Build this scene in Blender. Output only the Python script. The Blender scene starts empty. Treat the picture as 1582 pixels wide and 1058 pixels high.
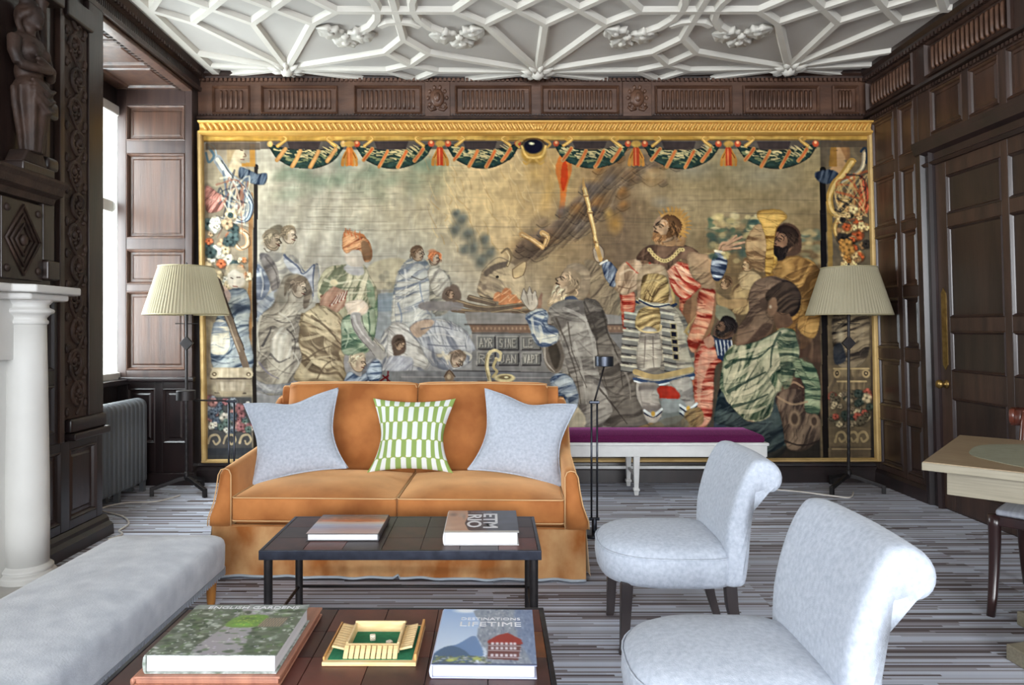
import bpy, bmesh, math, random
from mathutils import Vector, Matrix
# ---------------------------------------------------------------- camera, sky, daylight, exposure
scene = bpy.context.scene
COL = scene.collection
IMG_W, FPX, VPX, VPY, CAMZ = 1582, 1080.0, 762.0, 507.0, 1.25
cam_d = bpy.data.cameras.new('camera'); cam_d.sensor_width = 36; cam_d.lens = 36*FPX/IMG_W
cam_d.shift_x = (791-VPX)/IMG_W; cam_d.shift_y = -(529-VPY)/IMG_W; cam_d.clip_start = .05
cam = bpy.data.objects.new('camera', cam_d); COL.objects.link(cam)
cam.location = (0, 0, CAMZ); cam.rotation_euler = (math.pi/2, 0, 0); scene.camera = cam
vs = scene.view_settings
vs.view_transform = 'Standard'; vs.look = 'None'; vs.gamma = 1; vs.use_curve_mapping = False; vs.exposure = 0.68
world = bpy.data.worlds.new('daylight_sky'); scene.world = world; world.use_nodes = True
bg = world.node_tree.nodes['Background']; bg.inputs[0].default_value = (.86, .93, 1, 1); bg.inputs[1].default_value = 2.2
def daylight(name, loc, rot, sx, sy, power, col=(.93, .965, 1)):
    l = bpy.data.lights.new(name, 'AREA'); l.shape = 'RECTANGLE'; l.size = sx; l.size_y = sy; l.energy = power; l.color = col
    o = bpy.data.objects.new(name, l); COL.objects.link(o); o.location = loc; o.rotation_euler = rot
    return o
# daylight entering by the bay window in view, plus lights at unseen windows added to brighten the room
daylight('bay_window_daylight', (-3.30, 4.95, 1.95), (0, -math.pi/2, 0), 2.1, 1.4, 150)
daylight('added_near_bay_light', (-2.72, -1.85, 1.95), (0, -math.pi/2, 0), 2.1, 2.5, 250)
for wx in (-1.55, .35, 2.25): daylight('added_rear_light', (wx, -7.05, 1.95), (math.pi/2, 0, 0), 1.5, 2.1, 215)
daylight('added_right_light', (3.45, -1.75, 1.95), (0, math.pi/2, 0), 2.1, 2.5, 60)  # unseen right-hand window, added to lift the sides facing right
R = math.radians
rnd = random.Random(11)

# ---------------------------------------------------------------- materials
def lin(c):
    return tuple((v/255/12.92 if v/255 <= .04045 else ((v/255+.055)/1.055)**2.4) for v in c)
def C4(c): return (*lin(c), 1)
MATS = {}
def mat(name, col, rough=.5, metal=0, var=None, scale=(8, 8, 8), bump=0, bscale=None, sheen=0, coat=0, spec=.5, detail=4, contrast=1.6, sheen_tint=None, trans=0):
    """procedural material: a base colour, a second colour mixed in by stretched noise, fine bump"""
    m = bpy.data.materials.new(name); m.use_nodes = True; nt = m.node_tree; b = nt.nodes['Principled BSDF']
    b.inputs['Base Color'].default_value = C4(col); b.inputs['Roughness'].default_value = rough; b.inputs['Metallic'].default_value = metal
    b.inputs['Sheen Weight'].default_value = sheen; b.inputs['Coat Weight'].default_value = coat; b.inputs['Coat Roughness'].default_value = .25
    b.inputs['Specular IOR Level'].default_value = spec
    if sheen: b.inputs['Sheen Roughness'].default_value = .4
    if sheen_tint: b.inputs['Sheen Tint'].default_value = C4(sheen_tint)
    tc = nt.nodes.new('ShaderNodeTexCoord')
    def noise(sc, dt):
        mp = nt.nodes.new('ShaderNodeMapping'); mp.inputs['Scale'].default_value = sc
        nt.links.new(tc.outputs['Object'], mp.inputs[0])
        n = nt.nodes.new('ShaderNodeTexNoise'); n.inputs['Scale'].default_value = 1; n.inputs['Detail'].default_value = dt
        nt.links.new(mp.outputs[0], n.inputs['Vector']); return n
    if var:
        n = noise(scale, detail); mr = nt.nodes.new('ShaderNodeMapRange')
        mr.inputs[1].default_value = .5-.5/contrast/1.6; mr.inputs[2].default_value = .5+.5/contrast/1.6
        mx = nt.nodes.new('ShaderNodeMix'); mx.data_type = 'RGBA'
        mx.inputs[6].default_value = C4(col); mx.inputs[7].default_value = C4(var)
        nt.links.new(n.outputs['Fac'], mr.inputs[0]); nt.links.new(mr.outputs[0], mx.inputs[0]); nt.links.new(mx.outputs[2], b.inputs['Base Color'])
    if bump:
        n = noise(bscale or scale, 3); bp = nt.nodes.new('ShaderNodeBump'); bp.inputs['Strength'].default_value = bump; bp.inputs['Distance'].default_value = .01
        nt.links.new(n.outputs['Fac'], bp.inputs['Height']); nt.links.new(bp.outputs[0], b.inputs['Normal'])
    if trans:
        t = nt.nodes.new('ShaderNodeBsdfTranslucent'); t.inputs[0].default_value = C4(col); ms = nt.nodes.new('ShaderNodeMixShader'); ms.inputs[0].default_value = trans
        out = nt.nodes['Material Output']; nt.links.new(b.outputs[0], ms.inputs[1]); nt.links.new(t.outputs[0], ms.inputs[2]); nt.links.new(ms.outputs[0], out.inputs[0])
    MATS[name] = m; return m
def print_mat(name, rough=.5, spec=.4, bump=0, coat=0):
    """colour comes from the woven / printed picture stored on the mesh"""
    m = bpy.data.materials.new(name); m.use_nodes = True; nt = m.node_tree; b = nt.nodes['Principled BSDF']
    a = nt.nodes.new('ShaderNodeAttribute'); a.attribute_name = 'picture'; nt.links.new(a.outputs['Color'], b.inputs['Base Color'])
    b.inputs['Roughness'].default_value = rough; b.inputs['Specular IOR Level'].default_value = spec; b.inputs['Coat Weight'].default_value = coat
    if bump:
        tc = nt.nodes.new('ShaderNodeTexCoord'); n = nt.nodes.new('ShaderNodeTexNoise'); n.inputs['Scale'].default_value = 260
        nt.links.new(tc.outputs['Object'], n.inputs['Vector']); bp = nt.nodes.new('ShaderNodeBump'); bp.inputs['Strength'].default_value = bump; bp.inputs['Distance'].default_value = .004
        nt.links.new(n.outputs['Fac'], bp.inputs['Height']); nt.links.new(bp.outputs[0], b.inputs['Normal'])
    MATS[name] = m; return m
mat('oak', (66,46,37), .42, var=(40,27,23), scale=(14,14,2.2), bump=.12, bscale=(60,60,6), coat=.12)
mat('oak_warm', (104,73,55), .45, var=(70,46,34), scale=(3,14,14), bump=.12, bscale=(12,70,70), coat=.08)
mat('oak_dark', (50,36,31), .36, var=(33,24,22), scale=(16,16,2), bump=.08, bscale=(70,70,6), coat=.2)
mat('oak_black', (27,21,22), .34, var=(44,30,30), scale=(10,10,3), bump=.06, coat=.25)
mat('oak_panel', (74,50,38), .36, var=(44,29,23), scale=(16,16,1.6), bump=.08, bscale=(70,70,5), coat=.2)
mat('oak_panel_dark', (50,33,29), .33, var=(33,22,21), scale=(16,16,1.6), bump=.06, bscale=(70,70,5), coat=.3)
mat('oak_window_lit', (90,62,47), .4, var=(60,40,32), scale=(22,22,1.4), bump=.1, bscale=(90,90,5), coat=.25)  # bay jamb and soffit oak, window light put into its lighter colour
mat('oak_shutter', (74,56,50), .42, var=(52,38,36), scale=(18,18,1.6), bump=.08, coat=.2)
mat('oak_carved', (66,48,39), .58, var=(38,28,24), scale=(9,9,9), bump=.25, bscale=(50,50,50), spec=.35)
mat('plaster', (190,187,181), .85, var=(180,176,170), scale=(1.2,1.2,1.2), bump=.05)
mat('plaster_rib', (214,210,200), .8, var=(204,200,190), scale=(3,3,3), bump=.06)
mat('gilt', (224,180,98), .42, .25, var=(206,156,74), scale=(4,20,20), bump=.08)
mat('gilt_pale', (204,172,114), .42, .2, var=(184,150,92), scale=(6,12,12))
mat('stone', (216,215,211), .55, var=(206,205,201), scale=(3,3,3), bump=.03)
mat('stone_window', (226,224,218), .8, var=(208,206,200), scale=(5,5,5), bump=.1)
mat('lead', (70,72,76), .5, .6)
mat('radiator', (104,108,112), .42, .1, var=(92,96,100), scale=(12,12,4))
mat('iron', (34,32,34), .48, .5, var=(48,44,44), scale=(20,20,20), bump=.1)
mat('gunmetal', (74,78,88), .3, .8, var=(54,58,66), scale=(9,9,9))
mat('steel_edge', (58,62,74), .36, .75, var=(40,42,52), scale=(24,24,24), bump=.05)
mat('chrome', (150,154,166), .22, .9)
mat('brass', (170,140,84), .35, .9, var=(130,104,60), scale=(30,30,30))
mat('shade', (178,169,143), .8, var=(166,157,130), scale=(3,3,3), trans=.25)
mat('shade_trim', (160,150,118), .8)
mat('velvet', (190,124,70), .75, var=(148,88,44), scale=(4.2,4.2,4.2), detail=5, contrast=2.1, sheen=.9, sheen_tint=(255,206,150), bump=.03, bscale=(40,40,40), spec=.2)
mat('velvet_pile', (208,162,112), .8, var=(166,100,48), scale=(7,7,5), detail=6, contrast=2.0, sheen=1.0, sheen_tint=(255,224,186), spec=.2)
mat('piping', (206,164,116), .75)
mat('hem', (176,186,196), .75)
mat('grey_weave', (190,197,208), .9, var=(160,168,182), scale=(70,70,70), detail=6, contrast=1.2, sheen=.2, bump=.25, bscale=(320,320,320), spec=.2)
mat('grey_chenille', (220,226,235), .85, var=(186,194,206), scale=(11,11,11), detail=9, contrast=1.5, sheen=.5, bump=.2, bscale=(160,160,160), spec=.2)
mat('pinking', (150,156,166), .85)
mat('beech', (188,128,62), .45, var=(160,100,44), scale=(30,30,4))
mat('ebony', (40,34,36), .4, var=(54,46,46), scale=(30,30,4), coat=.1)
mat('plum', (98,24,74), .85, var=(66,12,50), scale=(160,10,160), contrast=1.2, sheen=.5, sheen_tint=(210,120,190), bump=.1, bscale=(300,300,300), spec=.2)
mat('white_paint', (226,226,224), .42, var=(214,214,212), scale=(10,10,10))
mat('leather_a', (78,44,40), .46, var=(48,29,31), scale=(12,12,12), coat=.08, bump=.04)
mat('leather_b', (104,54,46), .46, var=(80,42,38), scale=(12,12,12), coat=.08, bump=.04)
mat('leather_c', (58,44,46), .46, var=(42,34,38), scale=(12,12,12), coat=.08, bump=.04)
mat('leather_d', (136,76,38), .46, var=(92,52,30), scale=(12,12,12), coat=.08, bump=.04)
mat('album_leather', (176,122,98), .45, var=(148,98,80), scale=(40,9,9), bump=.06, coat=.1)
mat('pages', (222,221,222), .8, var=(206,205,207), scale=(2,2,420))
mat('book_dark', (54,54,58), .4)
mat('book_lilac', (180,186,212), .4)
mat('book_green', (96,110,92), .45, var=(196,200,198), scale=(60,60,60))
mat('white_print', (226,226,230), .5)
mat('pale_print', (206,206,214), .5)
mat('pine', (232,206,158), .5, var=(214,180,126), scale=(14,90,90))
mat('pine_orange', (214,160,96), .5, var=(190,134,72), scale=(60,9,9))
mat('felt', (34,122,84), .95, var=(28,104,72), scale=(80,80,80))
mat('die', (236,222,200), .4)
mat('pip', (60,30,30), .5)
mat('limewash', (146,139,121), .6, var=(122,114,97), scale=(5,140,140), contrast=1.2, bump=.05)
mat('desk_veneer', (156,136,108), .4, var=(134,112,84), scale=(6,60,60), coat=.15)
mat('desk_leather', (146,146,126), .5, var=(134,134,112), scale=(30,30,30))
mat('mahogany', (86,40,26), .25, var=(58,26,18), scale=(20,20,3), coat=.5)
mat('mahogany_dark', (50,28,26), .28, var=(38,20,20), scale=(20,20,3), coat=.4)
mat('stripe_seat', (176,178,186), .85, var=(140,144,156), scale=(60,1.5,1.5), sheen=.2)
mat('cable', (210,204,196), .6)
mat('slate', (196,194,190), .6, var=(180,178,174), scale=(5,5,5))
print_mat('tapestry_wool', .95, .1, .25)
print_mat('printed_cover', .35, .4, 0, .15)
print_mat('printed_linen', .9, .15, .1)
def glass_mat():
    m = bpy.data.materials.new('window_glass'); m.use_nodes = True; nt = m.node_tree; nt.nodes.remove(nt.nodes['Principled BSDF'])
    g = nt.nodes.new('ShaderNodeBsdfGlossy'); g.inputs['Roughness'].default_value = .05; t = nt.nodes.new('ShaderNodeBsdfTransparent'); t.inputs[0].default_value = (.93,.96,.96,1)
    ms = nt.nodes.new('ShaderNodeMixShader'); ms.inputs[0].default_value = .06
    nt.links.new(t.outputs[0], ms.inputs[1]); nt.links.new(g.outputs[0], ms.inputs[2]); nt.links.new(ms.outputs[0], nt.nodes['Material Output'].inputs[0]); MATS['window_glass'] = m
glass_mat()
def carpet_mat():
    """loop-pile stripes across the room, in short dashes that change at every carpet width"""
    m = bpy.data.materials.new('striped_carpet'); m.use_nodes = True; nt = m.node_tree; b = nt.nodes['Principled BSDF']; N = nt.nodes.new; Lk = nt.links.new
    tc = N('ShaderNodeTexCoord'); sp = N('ShaderNodeSeparateXYZ'); Lk(tc.outputs['Object'], sp.inputs[0])
    def math_(op, a, bb=None, v=None):
        n = N('ShaderNodeMath'); n.operation = op; Lk(a, n.inputs[0])
        if bb is not None: Lk(bb, n.inputs[1])
        elif v is not None: n.inputs[1].default_value = v
        return n.outputs[0]
    row = math_('FLOOR', math_('MULTIPLY', sp.outputs[1], v=84.))
    wn = N('ShaderNodeTexWhiteNoise'); wn.noise_dimensions = '1D'; Lk(row, wn.inputs['W'])
    xs = math_('ADD', math_('MULTIPLY', sp.outputs[0], v=1.7), math_('MULTIPLY', wn.outputs[0], v=1.0))
    xi = math_('FLOOR', xs)
    # three rows share a stripe where the coarse value says so
    row3 = math_('FLOOR', math_('MULTIPLY', sp.outputs[1], v=21.))
    cv = N('ShaderNodeCombineXYZ'); Lk(xi, cv.inputs[0]); Lk(row, cv.inputs[1])
    w2 = N('ShaderNodeTexWhiteNoise'); w2.noise_dimensions = '2D'; Lk(cv.outputs[0], w2.inputs['Vector'])
    x3 = math_('FLOOR', math_('MULTIPLY', sp.outputs[0], v=.8))
    cv3 = N('ShaderNodeCombineXYZ'); Lk(x3, cv3.inputs[0]); Lk(row3, cv3.inputs[1])
    w3 = N('ShaderNodeTexWhiteNoise'); w3.noise_dimensions = '2D'; Lk(cv3.outputs[0], w3.inputs['Vector'])
    mixv = math_('ADD', math_('MULTIPLY', w2.outputs[0], v=.75), math_('MULTIPLY', w3.outputs[0], v=.25))
    rp = N('ShaderNodeValToRGB'); rp.color_ramp.interpolation = 'CONSTANT'; e = rp.color_ramp.elements
    cols = [(0,(104,95,96)),(.22,(142,136,140)),(.36,(178,180,191)),(.50,(198,204,218)),(.68,(158,155,163)),(.77,(208,214,228))]
    e[0].position = 0; e[0].color = C4(cols[0][1]); e[1].position = cols[1][0]; e[1].color = C4(cols[1][1])
    for p, c in cols[2:]: q = e.new(p); q.color = C4(c)
    Lk(mixv, rp.inputs[0]); Lk(rp.outputs[0], b.inputs['Base Color']); b.inputs['Roughness'].default_value = .95; b.inputs['Specular IOR Level'].default_value = .1
    ns = N('ShaderNodeTexNoise'); ns.inputs['Scale'].default_value = 300; Lk(tc.outputs['Object'], ns.inputs['Vector'])
    bp = N('ShaderNodeBump'); bp.inputs['Strength'].default_value = .3; bp.inputs['Distance'].default_value = .006; Lk(ns.outputs['Fac'], bp.inputs['Height']); Lk(bp.outputs[0], b.inputs['Normal'])
    MATS['striped_carpet'] = m
carpet_mat()

# ---------------------------------------------------------------- mesh helpers
class MB:
    """collects shapes; build() links them as ONE mesh object"""
    def __init__(s, fn=None): s.v = []; s.f = []; s.fn = fn
    def add(s, vs, fs):
        o = len(s.v); s.v += [tuple(p) for p in vs]; s.f += [tuple(i+o for i in f) for f in fs]; return s
    def box(s, a, b):
        x0, y0, z0 = a; x1, y1, z1 = b
        return s.add([(x0,y0,z0),(x1,y0,z0),(x1,y1,z0),(x0,y1,z0),(x0,y0,z1),(x1,y0,z1),(x1,y1,z1),(x0,y1,z1)], [(0,3,2,1),(4,5,6,7),(0,1,5,4),(1,2,6,5),(2,3,7,6),(3,0,4,7)])
    def loft(s, loops, cap=True, closed=True):
        n = len(loops[0]); vs = [p for l in loops for p in l]; fs = []
        for i in range(len(loops)-1):
            for j in range(n if closed else n-1):
                k = (j+1) % n; fs.append((i*n+j, i*n+k, (i+1)*n+k, (i+1)*n+j))
        if cap: fs.append(tuple(range(n-1, -1, -1))); fs.append(tuple((len(loops)-1)*n+j for j in range(n)))
        return s.add(vs, fs)
    def tube(s, pts, r, n=8, r1=None, cap=True):
        pts = [Vector(p) for p in pts]; loops = []; up = Vector((0, 0, 1)); m = len(pts)
        d0 = (pts[1]-pts[0]).normalized(); nrm = up.cross(d0)
        if nrm.length < .1: nrm = Vector((1, 0, 0)).cross(d0)
        nrm.normalize()
        for i, p in enumerate(pts):
            d = (pts[min(i+1, m-1)]-pts[max(i-1, 0)]).normalized()
            nrm = (nrm-d*nrm.dot(d)).normalized(); b = d.cross(nrm)
            rr = r if r1 is None else r+(r1-r)*i/(m-1)
            if callable(r): rr = r(i/(m-1))
            loops.append([p+nrm*(rr*math.cos(6.28318*k/n))+b*(rr*math.sin(6.28318*k/n)) for k in range(n)])
        return s.loft(loops, cap)
    def lathe(s, prof, n=24, c=(0, 0, 0), cap=True):
        loops = [[(c[0]+r*math.cos(6.28318*k/n), c[1]+r*math.sin(6.28318*k/n), c[2]+z) for k in range(n)] for r, z in prof]
        return s.loft(loops, cap)
    def prism(s, poly, axis, a, b):
        """poly of 2-D points extruded along axis 'x','y','z' from a to b"""
        f = {'x': lambda u, v, w: (w, u, v), 'y': lambda u, v, w: (u, w, v), 'z': lambda u, v, w: (u, v, w)}[axis]
        return s.loft([[f(u, v, a) for u, v in poly], [f(u, v, b) for u, v in poly]])
    def ball(s, c, r, n=10, m=7):
        rx, ry, rz = r if hasattr(r, '__len__') else (r, r, r); vs = [(c[0], c[1], c[2]-rz)]; fs = []
        for i in range(1, m):
            t = -math.pi/2+math.pi*i/m
            for k in range(n):
                a = 6.28318*k/n; vs.append((c[0]+rx*math.cos(t)*math.cos(a), c[1]+ry*math.cos(t)*math.sin(a), c[2]+rz*math.sin(t)))
        vs.append((c[0], c[1], c[2]+rz)); L = len(vs)-1
        for k in range(n):
            fs.append((0, 1+(k+1) % n, 1+k)); fs.append((L, L-n+k, L-n+(k+1) % n))
            for i in range(m-2): fs.append((1+i*n+k, 1+i*n+(k+1) % n, 1+(i+1)*n+(k+1) % n, 1+(i+1)*n+k))
        return s.add(vs, fs)
    def build(s, name, material, parent=None, smooth=False, bevel=0, seg=2, remesh=0, subd=0):
        vs = [s.fn(*p) for p in s.v] if s.fn else s.v
        me = bpy.data.meshes.new(name); me.from_pydata(vs, [], s.f)
        bm = bmesh.new(); bm.from_mesh(me); bmesh.ops.recalc_face_normals(bm, faces=bm.faces); bm.to_mesh(me); bm.free()
        me.materials.append(MATS[material] if isinstance(material, str) else material)
        if smooth: me.polygons.foreach_set('use_smooth', [True]*len(me.polygons))
        return link(name, me, parent, bevel, seg, remesh, subd, smooth)
def link(name, me, parent=None, bevel=0, seg=2, remesh=0, subd=0, smooth=False):
    o = bpy.data.objects.new(name, me); COL.objects.link(o)
    if parent is not None: o.parent = parent
    if remesh:
        r = o.modifiers.new('remesh', 'REMESH'); r.mode = 'VOXEL'; r.voxel_size = remesh; r.use_smooth_shade = True
        q = o.modifiers.new('smooth', 'SMOOTH'); q.iterations = 3; q.factor = .5
    if bevel:
        b = o.modifiers.new('bevel', 'BEVEL'); b.width = bevel; b.segments = seg; b.limit_method = 'ANGLE'; b.angle_limit = .6; b.harden_normals = False
        if not smooth: me.polygons.foreach_set('use_smooth', [True]*len(me.polygons))
        if not smooth or True:
            w = o.modifiers.new('normals', 'WEIGHTED_NORMAL'); w.keep_sharp = False
    if subd:
        u = o.modifiers.new('subdivision', 'SUBSURF'); u.levels = subd; u.render_levels = subd
    return o
def thing(name, label, cat, loc=(0, 0, 0), rz=0, group=None):
    o = bpy.data.objects.new(name, None); COL.objects.link(o); o.location = loc; o.rotation_euler = (0, 0, rz); o.empty_display_size = .1
    return tag(o, label, cat, group)
def tag(o, label, cat, group=None):
    o['label'] = label; o['category'] = cat
    if group: o['group'] = group
    return o
def struct(o, label=None):
    o['kind'] = 'structure'
    if label: o['label'] = label
    return o
def stuff(o): o['kind'] = 'stuff'; return o
def again(o, parent=None, loc=None, rot=None, scale=None):
    c = o.copy(); COL.objects.link(c); c.parent = parent
    if loc is not None: c.location = loc
    if rot is not None: c.rotation_euler = rot
    if scale is not None: c.scale = scale
    return c
def picture_mesh(name, verts, nu, nv, rgb, material, parent=None, smooth=True):
    """a (nv x nu) grid of verts carrying one printed / woven colour per vertex (sRGB 0-255)"""
    me = bpy.data.meshes.new(name)
    idx = np.arange(nu*nv).reshape(nv, nu)
    q = np.stack([idx[:-1,:-1], idx[:-1,1:], idx[1:,1:], idx[1:,:-1]], -1).reshape(-1, 4)
    me.vertices.add(nu*nv); me.vertices.foreach_set('co', np.asarray(verts, np.float32).ravel())
    me.loops.add(q.size); me.loops.foreach_set('vertex_index', q.ravel().astype(np.int32))
    me.polygons.add(len(q)); me.polygons.foreach_set('loop_start', (np.arange(len(q))*4).astype(np.int32))
    me.polygons.foreach_set('use_smooth', np.full(len(q), smooth))
    me.update(calc_edges=True); me.validate()
    c = np.clip(rgb.reshape(-1, 3)/255., 0, 1); l = np.where(c <= .04045, c/12.92, ((c+.055)/1.055)**2.4)
    at = me.color_attributes.new('picture', 'FLOAT_COLOR', 'POINT')
    at.data.foreach_set('color', np.concatenate([l, np.ones((len(l), 1))], 1).astype(np.float32).ravel())
    me.materials.append(MATS[material])
    return link(name, me, parent)
# ---------------------------------------------------------------- the room shell
XL, XB, YB, H = -2.40, -3.0, 5.70, 3.335          # left wall plane, window plane of the bay, back wall, ceiling height
def on_back(u, v, w): return (u+(H-v)*.012, YB-w, v)                 # the old walls lean a little
def on_right(u, v, w): return (3.04+(H-v)*.03-w, u, v)
def on_left(u, v, w): return (XL+w, u, v)
def on_jamb(u, v, w): return (u, 5.60-w, v)
def rect(u0, u1, v0, v1, i, w): return [(u0+i, v0+i, w), (u1-i, v0+i, w), (u1-i, v1-i, w), (u0+i, v1-i, w)]
def panel(fn, parent, u0, u1, v0, v1, m, proud=.022, field=True, name='panel'):
    b = MB(fn); L = [rect(u0, u1, v0, v1, 0, .001), rect(u0, u1, v0, v1, 0, proud*.9), rect(u0, u1, v0, v1, .008, proud*1.15), rect(u0, u1, v0, v1, .018, proud*.7), rect(u0, u1, v0, v1, .024, .004)]
    if field and min(u1-u0, v1-v0) > .18: L += [rect(u0, u1, v0, v1, .040, .003), rect(u0, u1, v0, v1, .052, .010)]
    b.loft(L)
    return b.build(name, m, parent)
def piece(fn, parent, name, u0, u1, v0, v1, w0, w1, m, bevel=.003):
    return MB(fn).box((u0, v0, w0), (u1, v1, w1)).build(name, m, parent, bevel=bevel, seg=1)
def panelling(fn, parent, U, V, us, vs, ms, mp, proud=.022):
    us = sorted(us); vs = sorted(vs); e = U[0]
    for a, b in us+[(U[1], None)]:
        if a-e > .004: piece(fn, parent, 'stile', e, a, V[0], V[1], 0, proud, ms)
        e = b
    for a, b in us:
        z = V[0]
        for c, d in vs+[(V[1], None)]:
            if c-z > .004: piece(fn, parent, 'rail', a, b, z, c, 0, proud-.0015, ms)
            z = d
        for c, d in vs: panel(fn, parent, a, b, c, d, mp(a, c) if callable(mp) else mp, proud)
def dentils(fn, parent, u0, u1, v, h, w0, w1, pitch, m, name='dentil_course'):
    b = MB(fn); n = int((u1-u0)/pitch)
    for i in range(n):
        u = u0+(i+.5)*(u1-u0)/n; b.box((u-pitch*.3, v, w0), (u+pitch*.3, v+h, w1))
    return stuff(b.build(name, m, parent))
def moulding(fn, parent, u0, u1, prof, m, name='moulding'):
    """prof: (v, w) outline run along the wall from u0 to u1"""
    return MB(fn).loft([[(u0, v, w) for v, w in prof], [(u1, v, w) for v, w in prof]]).build(name, m, parent)

# floor and ceiling
floor = struct(MB().box((-3.3, -7.2, -.1), (3.4, 5.9, 0)).build('floor', 'striped_carpet'), 'grey and brown striped wall-to-wall carpet')
def ceil_z(x, y):
    k = max(0, 1-((x-.3)/2.75)**2); t = min(1, max(0, (y-4.0)/1.5)); return H-.052*k*t*t*(3-2*t)
b = MB(); nx, ny = 40, 60
for j in range(ny+1):
    for i in range(nx+1):
        x = -3.2+6.5*i/nx; y = -7.2+13.1*j/ny; b.v.append((x, y, ceil_z(x, y)))
b.f = [(j*(nx+1)+i, j*(nx+1)+i+1, (j+1)*(nx+1)+i+1, (j+1)*(nx+1)+i) for j in range(ny) for i in range(nx)]
ceiling = struct(b.build('ceiling', 'plaster', smooth=True), 'ornate white plaster ceiling with star ribs')
MB().box((-3.4, -7.2, 3.40), (3.5, 6, 3.5)).build('ceiling_backing', 'plaster', ceiling)
# plaster ribs: star pattern repeated from boss to boss, mirrored away from the wall
BX, LP_, TB, TM = .351, 1.97, 5.493, 4.30
seg = [[(0,TB),(0,4.706)],[(0,TB),(.405,4.706)],[(0,4.706),(.2,4.504)],[(.2,4.504),(.405,4.706)],[(.2,4.504),(0,TM)],[(.405,4.706),(.60,4.532)],[(.2,4.504),(.40,TM)],[(.60,4.532),(.985,4.532)],[(.60,4.532),(.42,TM)],
       [(0,TB),(.83,5.149),(.985,4.925)],[(0,TB),(.786,5.493)],[(.786,5.493),(.985,5.70)],[(.786,5.493),(.985,5.374)],[(.83,5.149),(.985,5.374)],[(0,TB),(.60,5.70)],[(.985,4.925),(.985,TM)],
       [(.985,4.675),(.91,4.69),(.85,4.735)],[(.83,TM),(.865,4.42),(.872,4.52),(.85,4.64),(.79,4.75),(.69,4.84)]]
XMIN, XMAX = -2.24, 2.99
seen = set()
def rib(pts, w=.036):
    q = []
    for (xa, ya), (xb, yb) in zip(pts, pts[1:]):
        n = max(1, int(math.hypot(xb-xa, yb-ya)/.18))
        q += [(xa+(xb-xa)*k/n, ya+(yb-ya)*k/n) for k in range(n)]
    q.append(pts[-1]); b = MB(); loops = []
    for i, (x, y) in enumerate(q):
        dx = q[min(i+1, len(q)-1)][0]-q[max(i-1, 0)][0]; dy = q[min(i+1, len(q)-1)][1]-q[max(i-1, 0)][1]; L = math.hypot(dx, dy) or 1
        nx_, ny_ = -dy/L, dx/L; z = ceil_z(x, y)
        loops.append([(x+nx_*o, y+ny_*o, z-d) for o, d in ((-w, -.004), (-w*.86, .010), (-w*.55, .030), (w*.55, .030), (w*.86, .010), (w, -.004))])
    return b.loft(loops).build('rib', 'plaster_rib', ceiling)
def clip(pts):
    out = []
    for (xa, ya), (xb, yb) in zip(pts, pts[1:]):
        t0, t1 = 0, 1
        for lo, hi, a, d in ((XMIN, XMAX, xa, xb-xa), (3.1, 5.69, ya, yb-ya)):
            if abs(d) < 1e-9:
                if a < lo or a > hi: t0, t1 = 1, 0
                continue
            p, q = sorted(((lo-a)/d, (hi-a)/d)); t0 = max(t0, p); t1 = min(t1, q)
        if t1-t0 < .02: continue
        s_ = ((xa+(xb-xa)*t0, ya+(yb-ya)*t0), (xa+(xb-xa)*t1, ya+(yb-ya)*t1))
        if out and math.dist(out[-1][-1], s_[0]) < .005: out[-1].append(s_[1])
        else: out.append(list(s_))
    return out
def boss(x, y):
    b = MB(); z = ceil_z(x, y)
    for k in range(9):
        a = k*2*math.pi/9; c, s_ = math.cos(a), math.sin(a)
        b.loft([[(x+c*r-s_*o, y+s_*r+c*o, z-d) for o, d in ((-w_, .022), (0, .022+h_), (w_, .022))] for r, w_, h_ in ((.02, .012, .03), (.07, .032, .034), (.11, .026, .03), (.145, .004, .012))])
    b.ball((x, y, z-.035), (.055, .055, .045), 10, 6)
    return b.build('ceiling_boss', 'plaster_rib', ceiling, smooth=True)
def foliage(x, y, fx):
    """a spray of three lobed, curled leaves"""
    b = MB(); z = ceil_z(x, y)
    for ang, L, W_ in ((100, .19, .085), (-5, .20, .095), (215, .20, .085)):
        a = R(ang); c, s_ = math.cos(a), math.sin(a); loops = []
        for k in range(13):
            t = k/12; w = W_*(math.sin(math.pi*min(1, t*.96+.04))**.7)*(1+.22*math.sin(t*19)); r = .015+L*t; h = .016+.020*math.sin(math.pi*t)
            loops.append([(x+fx*(c*r-s_*o), y+s_*r+c*o, z-d) for o, d in ((-w, .002), (-w*.75, h*1.2), (-w*.3, h*.55), (0, h*1.25), (w*.3, h*.55), (w*.75, h*1.2), (w, .002))])
        b.loft(loops)
        b.ball((x+fx*c*(L*.55), y+s_*(L*.55), z-.028), (.032, .030, .016), 9, 5)
    b.ball((x, y, z-.02), (.032, .032, .022), 9, 6)
    return b.build('plaster_foliage', 'plaster_rib', ceiling, smooth=True)
for k in range(-2, 3):
    bx = BX+k*LP_
    for mt in (0, 1):
        ty = (lambda t: t) if not mt else (lambda t: 2*TM-t)
        for sg in (1, -1):
            for pts in seg:
                for c in clip([(bx+sg*s_, ty(t)) for s_, t in pts]):
                    key = tuple(sorted((round(p[0]*25), round(p[1]*25)) for p in (c[0], c[-1])))
                    if key in seen: continue
                    seen.add(key); rib(c)
            fxp = bx+sg*.586
            if XMIN+.2 < fxp < XMAX-.2: foliage(fxp, ty(4.885), sg)
        if XMIN < bx < XMAX: boss(bx, ty(TB))
rib([(XMIN, 3.1), (XMIN, 5.68)], .05); rib([(XMAX, 3.1), (XMAX, 5.68)], .035)

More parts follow.
